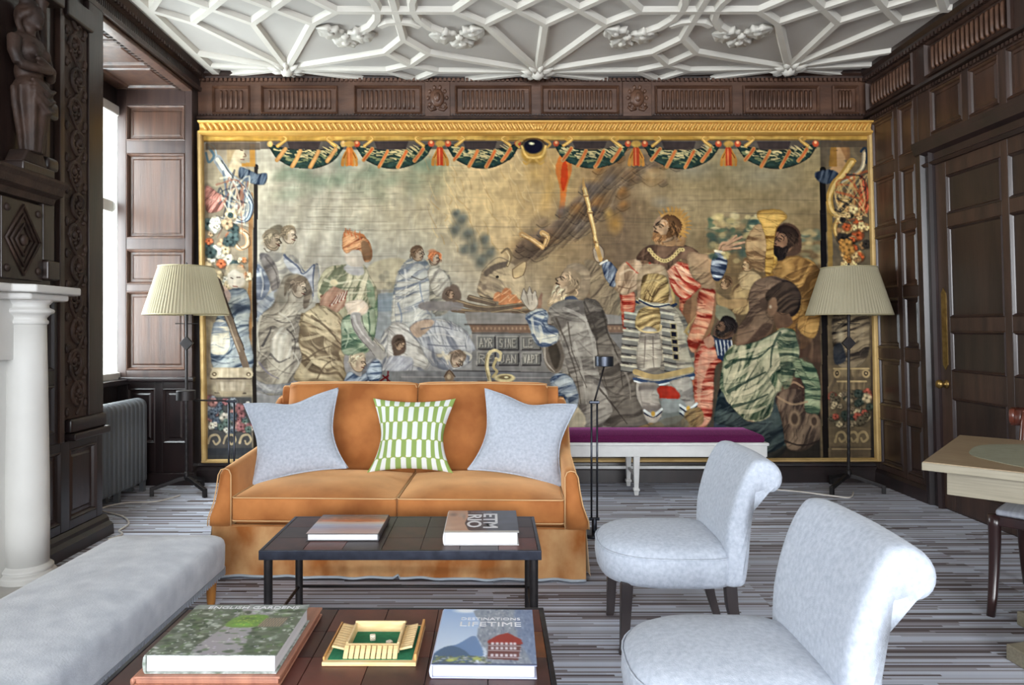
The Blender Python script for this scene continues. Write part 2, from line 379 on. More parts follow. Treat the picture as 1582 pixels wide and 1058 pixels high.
# ---- back wall
bk = lambda px: (px-VPX)*YB/FPX
bv = lambda py: CAMZ-(py-VPY)*YB/FPX
wall_back = struct(MB().box((-3.3, YB, 0), (3.5, YB+.2, 3.4)).build('wall_back', 'oak_dark'), 'dark oak panelled end wall behind the tapestry')
fr0, fr1 = 2.945, H-.045
trim = struct(MB(on_back).box((XL-.0, fr0, 0), (3.06, H+.01, .022)).build('trim_1', 'oak_warm'), 'carved oak frieze above the tapestry')
for a, b_, kind in [(330,388,0),(405,523,0),(548,652,0),(657,695,1),(703,820,0),(835,955,0),(960,1004,1),(1010,1128,0),(1145,1262,0),(1282,1322,0)]:
    u0, u1 = bk(a), bk(b_); v0, v1 = 2.985, 3.215
    if kind:
        p = piece(on_back, trim, 'carved_block', u0, u1, v0-.03, v1+.03, .02, .05, 'oak_warm')
        c = MB(on_back); cu, cv = (u0+u1)/2, (v0+v1)/2
        c.ball((cu, cv+.01, .05), (.06, .075, .03), 12, 7); c.ball((cu, cv+.01, .075), (.028, .04, .02), 10, 6)
        for k in range(10): c.ball((cu+.075*math.cos(k*.628), cv+.01+.09*math.sin(k*.628), .05), (.016, .02, .016), 7, 5)
        for d in (-1, 1): c.tube([(cu+d*.01, cv-.075, .055), (cu+d*.05, cv-.09, .06), (cu+d*.075, cv-.06, .055)], .012, 6)
        c.build('carving', 'oak_warm', p, smooth=True)
    else:
        p = panel(on_back, trim, u0, u1, v0, v1, 'oak_warm', .05, False)
        p_ = MB(on_back); n = max(4, int((u1-u0-.08)/.038))
        for i in range(n):
            u = u0+.05+(u1-u0-.10)*(i+.5)/n; p_.tube([(u, v0+.045, .026), (u, v0+.06, .034), (u, v1-.055, .034), (u, v1-.04, .026)], .0115, 7)
        stuff(p_.build('fluting', 'oak_warm', p, smooth=True))
moulding(on_back, trim, XL, 3.06, [(H+.01,0),(H+.01,.075),(H-.03,.07),(H-.045,.045),(H-.06,.04),(H-.06,0)], 'oak')
dentils(on_back, trim, XL, 3.06, H-.085, .024, .02, .05, .036, 'oak_warm')
moulding(on_back, trim, XL, 3.06, [(fr0-.01,0),(fr0-.005,.06),(fr0+.02,.055),(fr0+.03,.03),(fr0+.03,0)], 'oak')
dentils(on_back, trim, XL, 3.06, fr0+.03, .014, .02, .038, .026, 'oak')
bb = struct(MB(on_back).loft([[(u, v, w) for v, w in ((0,0),(0,.045),(.10,.04),(.125,.03),(.13,.015),(.15,.012),(.15,0))] for u in (XL-.05, 3.2)]).build('baseboard_back', 'oak_black'))
for a, b_ in [(-2.3,-1.5),(-1.45,-.6),(-.55,.35),(.4,1.25),(1.3,2.15),(2.2,2.95)]:
    panel(on_back, wall_back, a, b_, .16, 2.85, 'oak_panel_dark', .012, True)

# ---- right wall with frieze, panels and door
wrt = MB(on_right)
for a, c, v0, v1 in ((-7.2,-3.05,0,3.4),(-.45,5.75,0,3.4),(-3.05,-.45,0,.85),(-3.05,-.45,3.0,3.4)): wrt.box((a, v0, -.2), (c, v1, 0))
wall_right = struct(wrt.build('wall_right', 'oak_dark'), 'dark oak panelled wall with the door')
trim2 = struct(MB(on_right).box((-6.9, fr0, 0), (5.70, H+.01, .024)).build('trim_2', 'oak'), 'fluted oak frieze above the door')
for a, b_ in [(5.00,5.62),(4.06,4.86),(3.12,3.92),(2.2,2.98)]:
    p = panel(on_right, trim2, a, b_, 2.99, 3.225, 'oak', .05, False)
    f = MB(on_right); n = int((b_-a-.1)/.042)
    for i in range(n):
        u = a+.05+(b_-a-.1)*(i+.5)/n; f.tube([(u, 3.03, .026), (u, 3.045, .036), (u, 3.17, .036), (u, 3.185, .026)], .0125, 7)
    stuff(f.build('fluting', 'oak_warm', p, smooth=True))
moulding(on_right, trim2, -2.9, 5.70, [(H+.01,0),(H+.01,.085),(H-.03,.08),(H-.05,.05),(H-.07,.045),(H-.07,0)], 'oak_dark')
dentils(on_right, trim2, 2.5, 5.66, H-.095, .026, .02, .056, .04, 'oak')
moulding(on_right, trim2, -2.9, 5.70, [(fr0-.01,0),(fr0-.005,.07),(fr0+.02,.06),(fr0+.035,.03),(fr0+.035,0)], 'oak_dark')
dentils(on_right, trim2, 2.5, 5.66, fr0-.034, .022, .01, .045, .034, 'oak')
rows = [(.16,.537),(.636,1.014),(1.094,1.486),(1.56,1.98),(2.04,2.44),(2.53,2.90)]
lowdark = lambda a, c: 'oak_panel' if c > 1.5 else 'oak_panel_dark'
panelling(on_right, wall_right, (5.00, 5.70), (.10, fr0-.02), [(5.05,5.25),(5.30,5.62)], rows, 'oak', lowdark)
panelling(on_right, wall_right, (2.2, 5.00), (2.56, fr0-.02), [(4.53,4.86),(4.20,4.47),(3.85,4.14),(3.50,3.79),(3.10,3.44),(2.7,3.04),(2.3,2.64)], [(2.60,2.90)], 'oak', 'oak_panel')
panelling(on_right, wall_right, (0.1, 3.38), (.10, 2.56), [(3.0,3.3),(2.6,2.94),(2.2,2.54),(1.7,2.1),(1.2,1.6),(.7,1.1),(.2,.6)], rows[:-1], 'oak_dark', 'oak_panel_dark')
bbr = struct(MB(on_right).loft([[(u, v, w) for v, w in ((0,-.02),(0,.05),(.09,.045),(.115,.03),(.12,0),(.12,-.02))] for u in (4.98, 5.70)]).build('baseboard_right', 'oak_black'))
# door
door = struct(MB(on_right).box((3.54, .01, -.05), (4.84, 2.38, -.012)).build('door_1', 'oak_dark', bevel=.003), 'dark oak panelled door with brass knob')
DR = [(.16,.78),(.957,1.23),(1.32,1.935),(2.02,2.285)]
dz = [(3.65,4.16),(4.22,4.73)]
def on_door(u, v, w): return on_right(u, v, w-.012)
panelling(on_door, door, (3.54, 4.84), (.012, 2.38), dz, DR, 'oak', 'oak_panel_dark', .024)
for y0, y1 in ((4.84,5.00),(3.38,3.54)):
    o = MB(on_right); s1 = 1 if y0 > 4 else -1; a, c = (y0, y1) if s1 > 0 else (y1, y0)
    prof = [(a, -.01), (a, .03), (a+s1*.02, .045), (a+s1*.035, .02), (a+s1*.09, .022), (a+s1*.105, .05), (a+s1*.15, .045), (c, .0), (c, -.01)]
    o.loft([[(u, v, w) for u, w in prof] for v in (0, 2.53)]); o.build('door_casing', 'oak_black', door)
o = MB(on_right); o.loft([[(u, v, w) for v, w in ((2.38,-.01),(2.38,.03),(2.40,.045),(2.415,.02),(2.46,.022),(2.48,.06),(2.53,.075),(2.56,.08),(2.56,-.01))] for u in (3.38, 5.0)]); o.build('door_casing', 'oak_black', door)
kb = MB(); kx, ky, kz = on_door(4.785, .868, .024)
kb.loft([[(kx-d, ky+r*math.cos(k*.3927), kz+r*math.sin(k*.3927)) for k in range(16)] for d, r in ((0,.03),(.006,.03),(.008,.012),(.03,.011),(.036,.026),(.05,.031),(.062,.024),(.066,.008))])
kn = kb.build('knob', 'brass', door, smooth=True); kn['label'] = 'round brass door knob'
fp = MB(on_door); fp.loft([[(4.785+u, v, w) for u, v in ((-.026,1.0),(0,.965),(.026,1.0),(.026,1.49),(0,1.525),(-.026,1.49))] for w in (.022, .028)]); fp.build('finger_plate', 'brass', door)

# ---- left wall: pier beside the bay, bay soffit, jamb, window
wl = MB()
wl.box((XL-.2, -7.2, 0), (XL, -3.15, 3.4)); wl.box((XL-.2, -3.15, 0), (XL, -.55, .85)); wl.box((XL-.2, -3.15, 3.0), (XL, -.55, 3.4)); wl.box((XL-.2, -.55, 0), (XL, 4.25, 3.4)); wl.box((XB-.2, 5.60, 0), (XL, 5.9, 3.4))
wl.box((XB-.2, 4.25, 3.17), (XL, 5.60, 3.4)); wl.box((XB-.25, 4.05, 0), (XL-.2, 4.25, 3.4)); wl.box((XB-.2, 4.25, 0), (XB, 5.6, .84)); wl.box((XB-.2, 4.25, 3.02), (XB, 5.6, 3.17))
wall_left = struct(wl.build('wall_left', 'oak_dark'), 'carved oak wall on the left with the deep window bay')
wr = MB()
for a, c in ((-3.3,-2.3),(-.8,-.4),(1.1,1.5),(3.0,3.5)): wr.box((a, -7.2, 0), (c, -6.9, 3.4))
for a, c in ((-2.3,-.8),(-.4,1.1),(1.5,3.0)): wr.box((a, -7.2, 0), (c, -6.9, .84)); wr.box((a, -7.2, 3.0), (c, -6.9, 3.4))
wall_rear = struct(wr.build('wall_rear', 'oak_dark'))
trim3 = struct(MB(on_left).loft([[(u, v, w) for v, w in ((3.17,-.02),(3.17,.03),(3.20,.035),(3.205,.02),(3.262,.022),(3.27,.05),(H+.01,.09),(H+.01,-.02))] for u in (2.6, 5.70)]).build('trim_3', 'oak'), 'dark oak cornice above the window bay')
dentils(on_left, trim3, 2.6, 5.66, 3.268, .022, .02, .07, .036, 'oak')
dentils(on_left, trim3, 2.6, 5.66, 3.206, .05, .015, .028, .022, 'oak_dark', 'reeding')
# soffit panels and bead
def on_soffit(u, v, w): return (v, u, 3.17-w)
panelling(on_soffit, wall_left, (4.25, 5.60), (XB, XL-.045), [(4.32,4.66),(4.72,5.06),(5.12,5.54)], [(XB+.10,XL-.09)], 'oak_window_lit', 'oak_window_lit', .016)
piece(on_soffit, wall_left, 'soffit_edge', 4.25, 5.60, XL-.075, XL-.0, 0, .03, 'oak_window_lit')
dentils(on_soffit, wall_left, 4.27, 5.58, XL-.10, .028, .012, .03, .045, 'oak_carved', 'bead_course')
# far jamb with shutter panels
panelling(on_jamb, wall_left, (XB, XL), (.86, 3.17), [(-2.925,-2.455)], [(.915,1.545),(1.60,1.88),(1.965,2.645),(2.745,3.03)], 'oak_shutter', 'oak_window_lit', .03)
piece(on_jamb, wall_left, 'dado_rail', XB, XL+.02, .825, .862, 0, .06, 'oak_black', .006)
panelling(on_jamb, wall_left, (XB, XL), (.10, .825), [(-2.92,-2.70),(-2.64,-2.45)], [(.33,.77)], 'oak_black', 'oak_black', .02)
piece(on_jamb, wall_left, 'plinth', XB, XL+.02, 0, .10, 0, .05, 'oak_black')
# bay window: stone surround, mullions, transom, leaded panes
def on_win(u, v, w): return (XB+w, u, v)
win = MB(on_win)
win.box((5.565, .84, -.22), (5.60, 3.02, .01)); win.box((4.25, .84, -.2), (4.36, 3.02, .02)); win.box((4.25, .84, -.2), (5.6, .90, .03)); win.box((4.25, 2.94, -.2), (5.6, 3.02, .02))
win.box((4.25, 2.17, -.2), (5.58, 2.27, -.03)); win.box((4.90, .84, -.2), (5.0, 3.02, -.04))
window = struct(win.build('window_1', 'stone_window', bevel=.012), 'leaded casement in pale stone mullions, bay on the left')
for u0, u1 in ((4.36,4.90),(5.0,5.565)):
    for v0, v1 in ((.90,2.17),(2.27,2.94)):
        nu = 3; nv = max(3, round((v1-v0)/.165)); cm = MB(on_win)
        for i in range(nu+1): u = u0+(u1-u0)*i/nu; cm.box((u-.006, v0, -.14), (u+.006, v1, -.126))
        for j in range(nv+1): v = v0+(v1-v0)*j/nv; cm.box((u0, v-.006, -.14), (u1, v+.006, -.126))
        cm.build('lead_cames', 'lead', window)
        for i in range(nu):
            for j in range(nv):
                du, dv = (u1-u0)/nu, (v1-v0)/nv
                MB(on_win).box((u0+i*du+.006, v0+j*dv+.006, -.135), (u0+(i+1)*du-.006, v0+(j+1)*dv-.006, -.132)).build('pane', 'window_glass', window)
MB(on_win).box((4.25, .80, 0), (5.60, .845, .10)).build('window_sill', 'oak_black', window, bevel=.008)
# unseen windows added to light the room (stone frames with mullions)
def plain_window(name, fn, u0, u1, v0, v1, n):
    w = MB(fn)
    for i in range(n+1): u = u0+(u1-u0)*i/n; w.box((u-.04, v0, -.16), (u+.04, v1, -.04))
    for v in (v0, v0+(v1-v0)*.62, v1): w.box((u0, v-.04, -.16), (u1, v+.04, -.04))
    return struct(w.build(name, 'stone_window', bevel=.01))
plain_window('window_2', on_left, -3.15, -.55, .85, 3.0, 4)
plain_window('window_6', on_right, -3.05, -.45, .85, 3.0, 4)
for k, (a, c) in enumerate(((-2.3,-.8),(-.4,1.1),(1.5,3.0))): plain_window('window_%d' % (3+k), lambda u, v, w: (u, -6.9+w, v), a, c, .84, 3.0, 2)
# pier between the chimneypiece and the bay: carved scroll pilaster above, panels below
panelling(on_left, wall_left, (3.60, 4.25), (.12, .62), [(3.62,3.84),(3.92,4.19)], [(.17,.57)], 'oak_black', 'oak_panel_dark', .025)
piece(on_left, wall_left, 'dado_rail', 3.90, 4.262, .62, .66, 0, .07, 'oak_black', .006); piece(on_left, wall_left, 'dado_rail', 3.90, 4.258, .66, .74, 0, .05, 'oak_black', .012)
piece(on_left, wall_left, 'stile', 4.10, 4.25, .74, 3.17, 0, .03, 'oak_dark'); piece(on_left, wall_left, 'stile', 3.82, 3.86, .62, 3.17, 0, .035, 'oak')
panelling(on_left, wall_left, (3.55, 3.82), (.62, 1.45), [(3.60,3.79)], [(.68,.94),(1.02,1.40)], 'oak_black', 'oak_panel_dark', .022)
bbl = struct(MB(on_left).loft([[(u, v, w) for v, w in ((0,-.02),(0,.085),(.06,.08),(.08,.055),(.10,.05),(.12,.03),(.12,-.02))] for u in (3.60, 4.27)]).build('baseboard_left', 'oak_black'))
pil = piece(on_left, wall_left, 'scroll_pilaster', 3.87, 4.09, .74, 3.10, 0, .022, 'oak_carved')
cv = MB(on_left); pv = .80; k = 0
cv.tube([(3.98+.058*math.sin(i*.3927), .76+i*.0227, .026) for i in range(98)], .009, 6)
while pv < 2.95:
    sg = 1 if k % 2 else -1; cu = 3.98-sg*.022
    pts = [(cu+sg*.078*math.cos(-1.4+t*7.4)*(1-t*.72), pv+.09+.080*math.sin(-1.4+t*7.4)*(1-t*.72), .027) for t in [i/20 for i in range(21)]]
    cv.tube(pts, .013, 6, .008)
    cv.ball((cu, pv+.09, .027), (.020, .021, .016), 8, 5)
    for q in range(7): a = q*.9+.5; cv.ball((cu+.050*math.cos(a), pv+.09+.050*math.sin(a), .025), (.013, .013, .010), 6, 4)
    for q in (-1, 1): cv.ball((3.98+q*.086, pv+.0+.02*q, .025), (.014, .030, .012), 6, 4); cv.ball((3.98+q*.070, pv+.165, .025), (.018, .014, .012), 6, 4)
    pv += .178; k += 1
stuff(cv.build('scroll_carving', 'oak_carved', pil, smooth=True))
piece(on_left, wall_left, 'pilaster_cap', 3.85, 4.11, 2.98, 3.10, 0, .06, 'oak_dark', .01)
# ---------------------------------------------------------------- woven picture of the tapestry
import numpy as np
class Weave:
    """A small raster painter: the woven picture, one colour per warp/weft knot."""
    def __init__(s, x0, y0, x1, y1, res):
        s.x0, s.y0, s.res = x0, y0, res
        s.w = int((x1-x0)*res)+1; s.h = int((y1-y0)*res)+1
        s.a = np.zeros((s.h, s.w, 3), np.float32)
        gx, gy = np.meshgrid(np.arange(s.w), np.arange(s.h))
        s.gx = (gx/res+x0).astype(np.float32); s.gy = (gy/res+y0).astype(np.float32)
        s.rng = np.random.RandomState(7); s.cache = {}
    def noise(s, sx, sy, seed=0):
        k = (sx, sy, seed)
        if k in s.cache: return s.cache[k]
        r = np.random.RandomState(seed*131+int(sx*7)+int(sy*13))
        nx = int(s.w/s.res/sx)+4; ny = int(s.h/s.res/sy)+4
        g = r.rand(ny, nx).astype(np.float32)
        fx = (s.gx-s.x0)/sx; fy = (s.gy-s.y0)/sy
        ix = fx.astype(int); iy = fy.astype(int); tx = fx-ix; ty = fy-iy
        tx = tx*tx*(3-2*tx); ty = ty*ty*(3-2*ty)
        v = (g[iy,ix]*(1-tx)+g[iy,ix+1]*tx)*(1-ty)+(g[iy+1,ix]*(1-tx)+g[iy+1,ix+1]*tx)*ty
        s.cache[k] = v
        return v
    def lattice(s, p, q, seed):
        r = np.random.RandomState(seed*17+3).rand(64, 64).astype(np.float32)
        i = np.floor(p).astype(int); j = np.floor(q).astype(int); u = p-i; v = q-j
        u = u*u*(3-2*u); v = v*v*(3-2*v); i &= 63; j &= 63; i2 = (i+1) & 63; j2 = (j+1) & 63
        return (r[j,i]*(1-u)+r[j,i2]*u)*(1-v)+(r[j2,i]*(1-u)+r[j2,i2]*u)*v
    def mix(s, mask, col, sl=None):
        a = s.a if sl is None else s.a[sl]
        c = np.asarray(col, np.float32)
        a += (c-a)*mask[..., None]
    def box(s, xa, ya, xb, yb, pad):
        i0 = max(0, int((xa-pad-s.x0)*s.res)); i1 = min(s.w, int((xb+pad-s.x0)*s.res)+2)
        j0 = max(0, int((ya-pad-s.y0)*s.res)); j1 = min(s.h, int((yb+pad-s.y0)*s.res)+2)
        return None if i1 <= i0 or j1 <= j0 else (slice(j0, j1), slice(i0, i1))
    def blob(s, x, y, rx, ry, col, al=1., soft=.5, rot=0):
        R = max(rx, ry)*1.3
        sl = s.box(x-R, y-R, x+R, y+R, 2)
        if sl is None: return
        X = s.gx[sl]-x; Y = s.gy[sl]-y
        c, n = math.cos(rot), math.sin(rot)
        d = np.sqrt(((X*c+Y*n)/rx)**2+((-X*n+Y*c)/ry)**2)
        s.mix(np.clip((1-d)/max(soft, .02)+.0, 0, 1)*al, col, sl)
    @staticmethod
    def curve(p, closed, n=5):
        p = np.array(p, float); N = len(p); out = []
        for i in range(N if closed else N-1):
            if closed: a, b, c, d = p[i-1], p[i], p[(i+1) % N], p[(i+2) % N]
            else: a, b, c, d = p[max(i-1, 0)], p[i], p[i+1], p[min(i+2, N-1)]
            for k in range(n):
                t = k/n
                out.append(.5*((2*b)+(-a+c)*t+(2*a-5*b+4*c-d)*t*t+(-a+3*b-3*c+d)*t**3))
        if not closed: out.append(p[-1])
        return np.array(out)
    def mask(s, pts, smooth, soft):
        p = s.curve(pts, True, 4) if smooth else np.array(pts, float)
        sl = s.box(p[:,0].min(), p[:,1].min(), p[:,0].max(), p[:,1].max(), soft*2+1)
        if sl is None: return None, None
        X = s.gx[sl]; Y = s.gy[sl]; m = np.zeros(X.shape, bool)
        for (xa, ya), (xb, yb) in zip(p, np.roll(p, -1, 0)):
            if ya == yb: continue
            m ^= ((ya > Y) != (yb > Y)) & (X < (xb-xa)*(Y-ya)/(yb-ya)+xa)
        m = m.astype(np.float32)
        for _ in range(max(1, int(round(soft*s.res)))):
            q = np.pad(m, 1, mode='edge')
            m = (q[:-2,1:-1]+q[2:,1:-1]+q[1:-1,:-2]+q[1:-1,2:]+2*m)/6
        return m, sl
    def poly(s, pts, col, al=1., soft=1, smooth=True, fold=None, line=None):
        """fold = (light colour, angle in degrees, wavelength, warp, seed[, third colour]): drapery"""
        m, sl = s.mask(pts, smooth, soft)
        if m is None: return
        c = np.broadcast_to(np.asarray(col, np.float32), m.shape+(3,))
        if fold:
            lt, ang, wl, wp, sd = fold[:5]
            t = math.radians(ang); X = s.gx[sl]; Y = s.gy[sl]
            wx = (s.noise(40, 40, sd % 3+11)[sl]-.5)*wl*2.2*wp; wy = (s.noise(17, 17, sd % 3+14)[sl]-.5)*wl*.8*wp
            p = ((X+wx)*math.cos(t)+(Y+wx)*math.sin(t)+wy)/wl*1.9; q = (-X*math.sin(t)+Y*math.cos(t)+wx)/(wl*4.)
            v = .72*s.lattice(p, q, sd)+.28*s.lattice(p*2.3, q*2., sd+5)
            v = np.clip((v-.5)*1.7+.5, 0, 1); v = v*v*(3-2*v)
            c0 = c
            c = c+(np.asarray(lt, np.float32)-c)*(v*.92)[..., None]
            if len(fold) > 5:
                w = np.clip((.34-v)*2.6, 0, 1)*.85
                c = c+(np.asarray(fold[5], np.float32)-c)*w[..., None]
            # roundness of the woven form: darker towards its outline
            g = m.copy(); k = max(2, int(min(m.shape)*.10))
            for ax in (0, 1):
                for _ in range(2):
                    cs = np.cumsum(np.pad(g, [(k+1, k) if i == ax else (0, 0) for i in (0, 1)]), axis=ax, dtype=np.float32)
                    n_ = g.shape[ax]
                    hi = np.take(cs, np.arange(2*k+1, 2*k+1+n_), ax); lo = np.take(cs, np.arange(0, n_), ax)
                    g = (hi-lo)/(2*k+1)
            f = np.clip((g-.35)/.6, 0, 1)
            c = c*(.90+.13*f)[..., None]
        a = s.a[sl]; a += (c-a)*(m*al)[..., None]
        if fold and len(fold) > 5:
            # drawn fold lines: dark crease with a light ridge beside it, kept inside the form
            rg = np.random.RandomState(fold[4]*7+1); pc = np.array(pts, float); lo, hi = pc.min(0), pc.max(0); ang = math.radians(fold[1]+90)
            dk = np.asarray(fold[5] if len(fold) > 5 else [q*.62 for q in col], float)*.82; lt = np.minimum(255, np.asarray(fold[0], float)*1.07)
            bak = s.a.copy()
            area = (hi[0]-lo[0])*(hi[1]-lo[1]); n = int(np.clip(area/(fold[2]*26), 4, 40)); wd = np.clip(fold[2]*.17, 1.3, 3.4)
            old = a.copy(); span = .5*abs((hi[0]-lo[0])*math.cos(ang))+.5*abs((hi[1]-lo[1])*math.sin(ang))
            for i in range(n):
                x, y = lo+(hi-lo)*(.08+.84*rg.rand(2)); L = span*(.35+.75*rg.rand()); a0 = ang+(rg.rand()-.5)*.8; bend = (rg.rand()-.35)*2.6*fold[3]; q = [(x, y)]
                for k in range(5):
                    t_ = a0+bend*k/5; x += math.cos(t_)*L/5; y += math.sin(t_)*L/5; q.append((x, y))
                ox, oy = -math.sin(a0)*wd*1.1, math.cos(a0)*wd*1.1
                s.stroke(q, wd*1.0, .5, dk, .26); s.stroke([(u+ox, v_+oy) for u, v_ in q], wd*1.5, .5, lt, .28)
            for i in range(int(min(200, area/120))):
                x, y = lo+(hi-lo)*rg.rand(2); L = 5+rg.rand()*12; t_ = ang+(rg.rand()-.5)*1.1; b2 = (rg.rand()-.5)*.9; k_ = rg.rand()
                cc = dk*1.15 if k_ < .5 else lt
                s.stroke([(x, y), (x+math.cos(t_)*L*.5, y+math.sin(t_)*L*.5), (x+math.cos(t_+b2)*L, y+math.sin(t_+b2)*L)], 1.5, .5, cc, .17)
            new = s.a[sl].copy(); s.a = bak; s.a[sl] = old+(new-old)*np.clip(m*1.2-.15, 0, 1)[..., None]
            if line is None and al > .9: s.stroke(list(pts)+[pts[0]], 1.3, 1.3, np.asarray(dk)*.9, .16, smooth)
        if line is not None:
            q = list(pts)+[pts[0]]
            s.stroke(q, line[1], line[1], line[0], .75, smooth)
    def stroke(s, pts, w0, w1, col, al=1., smooth=True):
        p = s.curve(pts, False, 4) if smooth and len(pts) > 2 else np.array(pts, float)
        R = max(w0, w1)+1.5
        sl = s.box(p[:,0].min(), p[:,1].min(), p[:,0].max(), p[:,1].max(), R)
        if sl is None: return
        X = s.gx[sl]; Y = s.gy[sl]; m = np.zeros(X.shape, np.float32); n = len(p)-1
        for i in range(n):
            (xa, ya), (xb, yb) = p[i], p[i+1]
            L = (xb-xa)**2+(yb-ya)**2+1e-9
            t = np.clip(((X-xa)*(xb-xa)+(Y-ya)*(yb-ya))/L, 0, 1)
            d = np.hypot(X-xa-t*(xb-xa), Y-ya-t*(yb-ya))
            wd = (w0+(w1-w0)*(i+t)/n)*.5
            m = np.maximum(m, np.clip((wd-d)*s.res+.6, 0, 1))
        s.mix(m*al, col, sl)
    def strokes(s, lst, w0, w1, col, al=1.):
        for p in lst: s.stroke(p, w0, w1, col, al)

GLYPH = {'A':[[(0,1),(.5,0),(1,1)],[(.2,.65),(.8,.65)]],'V':[[(0,0),(.5,1),(1,0)]],'Y':[[(0,0),(.5,.5),(1,0)],[(.5,.5),(.5,1)]],
 'R':[[(0,1),(0,0),(.9,.1),(.9,.4),(0,.5)],[(.4,.5),(1,1)]],'S':[[(1,.1),(.2,0),(.1,.4),(.9,.6),(.8,1),(0,.9)]],'I':[[(.5,0),(.5,1)]],
 'N':[[(0,1),(0,0),(1,1),(1,0)]],'E':[[(1,0),(0,0),(0,1),(1,1)],[(0,.5),(.8,.5)]],'L':[[(0,0),(0,1),(1,1)]],'B':[[(0,1),(0,0),(.8,.1),(.8,.4),(0,.5),(1,.6),(.9,1),(0,1)]],
 'J':[[(.8,0),(.8,.8),(.3,1),(0,.8)]],'P':[[(0,1),(0,0),(1,.1),(1,.45),(0,.55)]],'T':[[(0,0),(1,0)],[(.5,0),(.5,1)]],'F':[[(1,0),(0,0),(0,1)],[(0,.5),(.8,.5)]]}

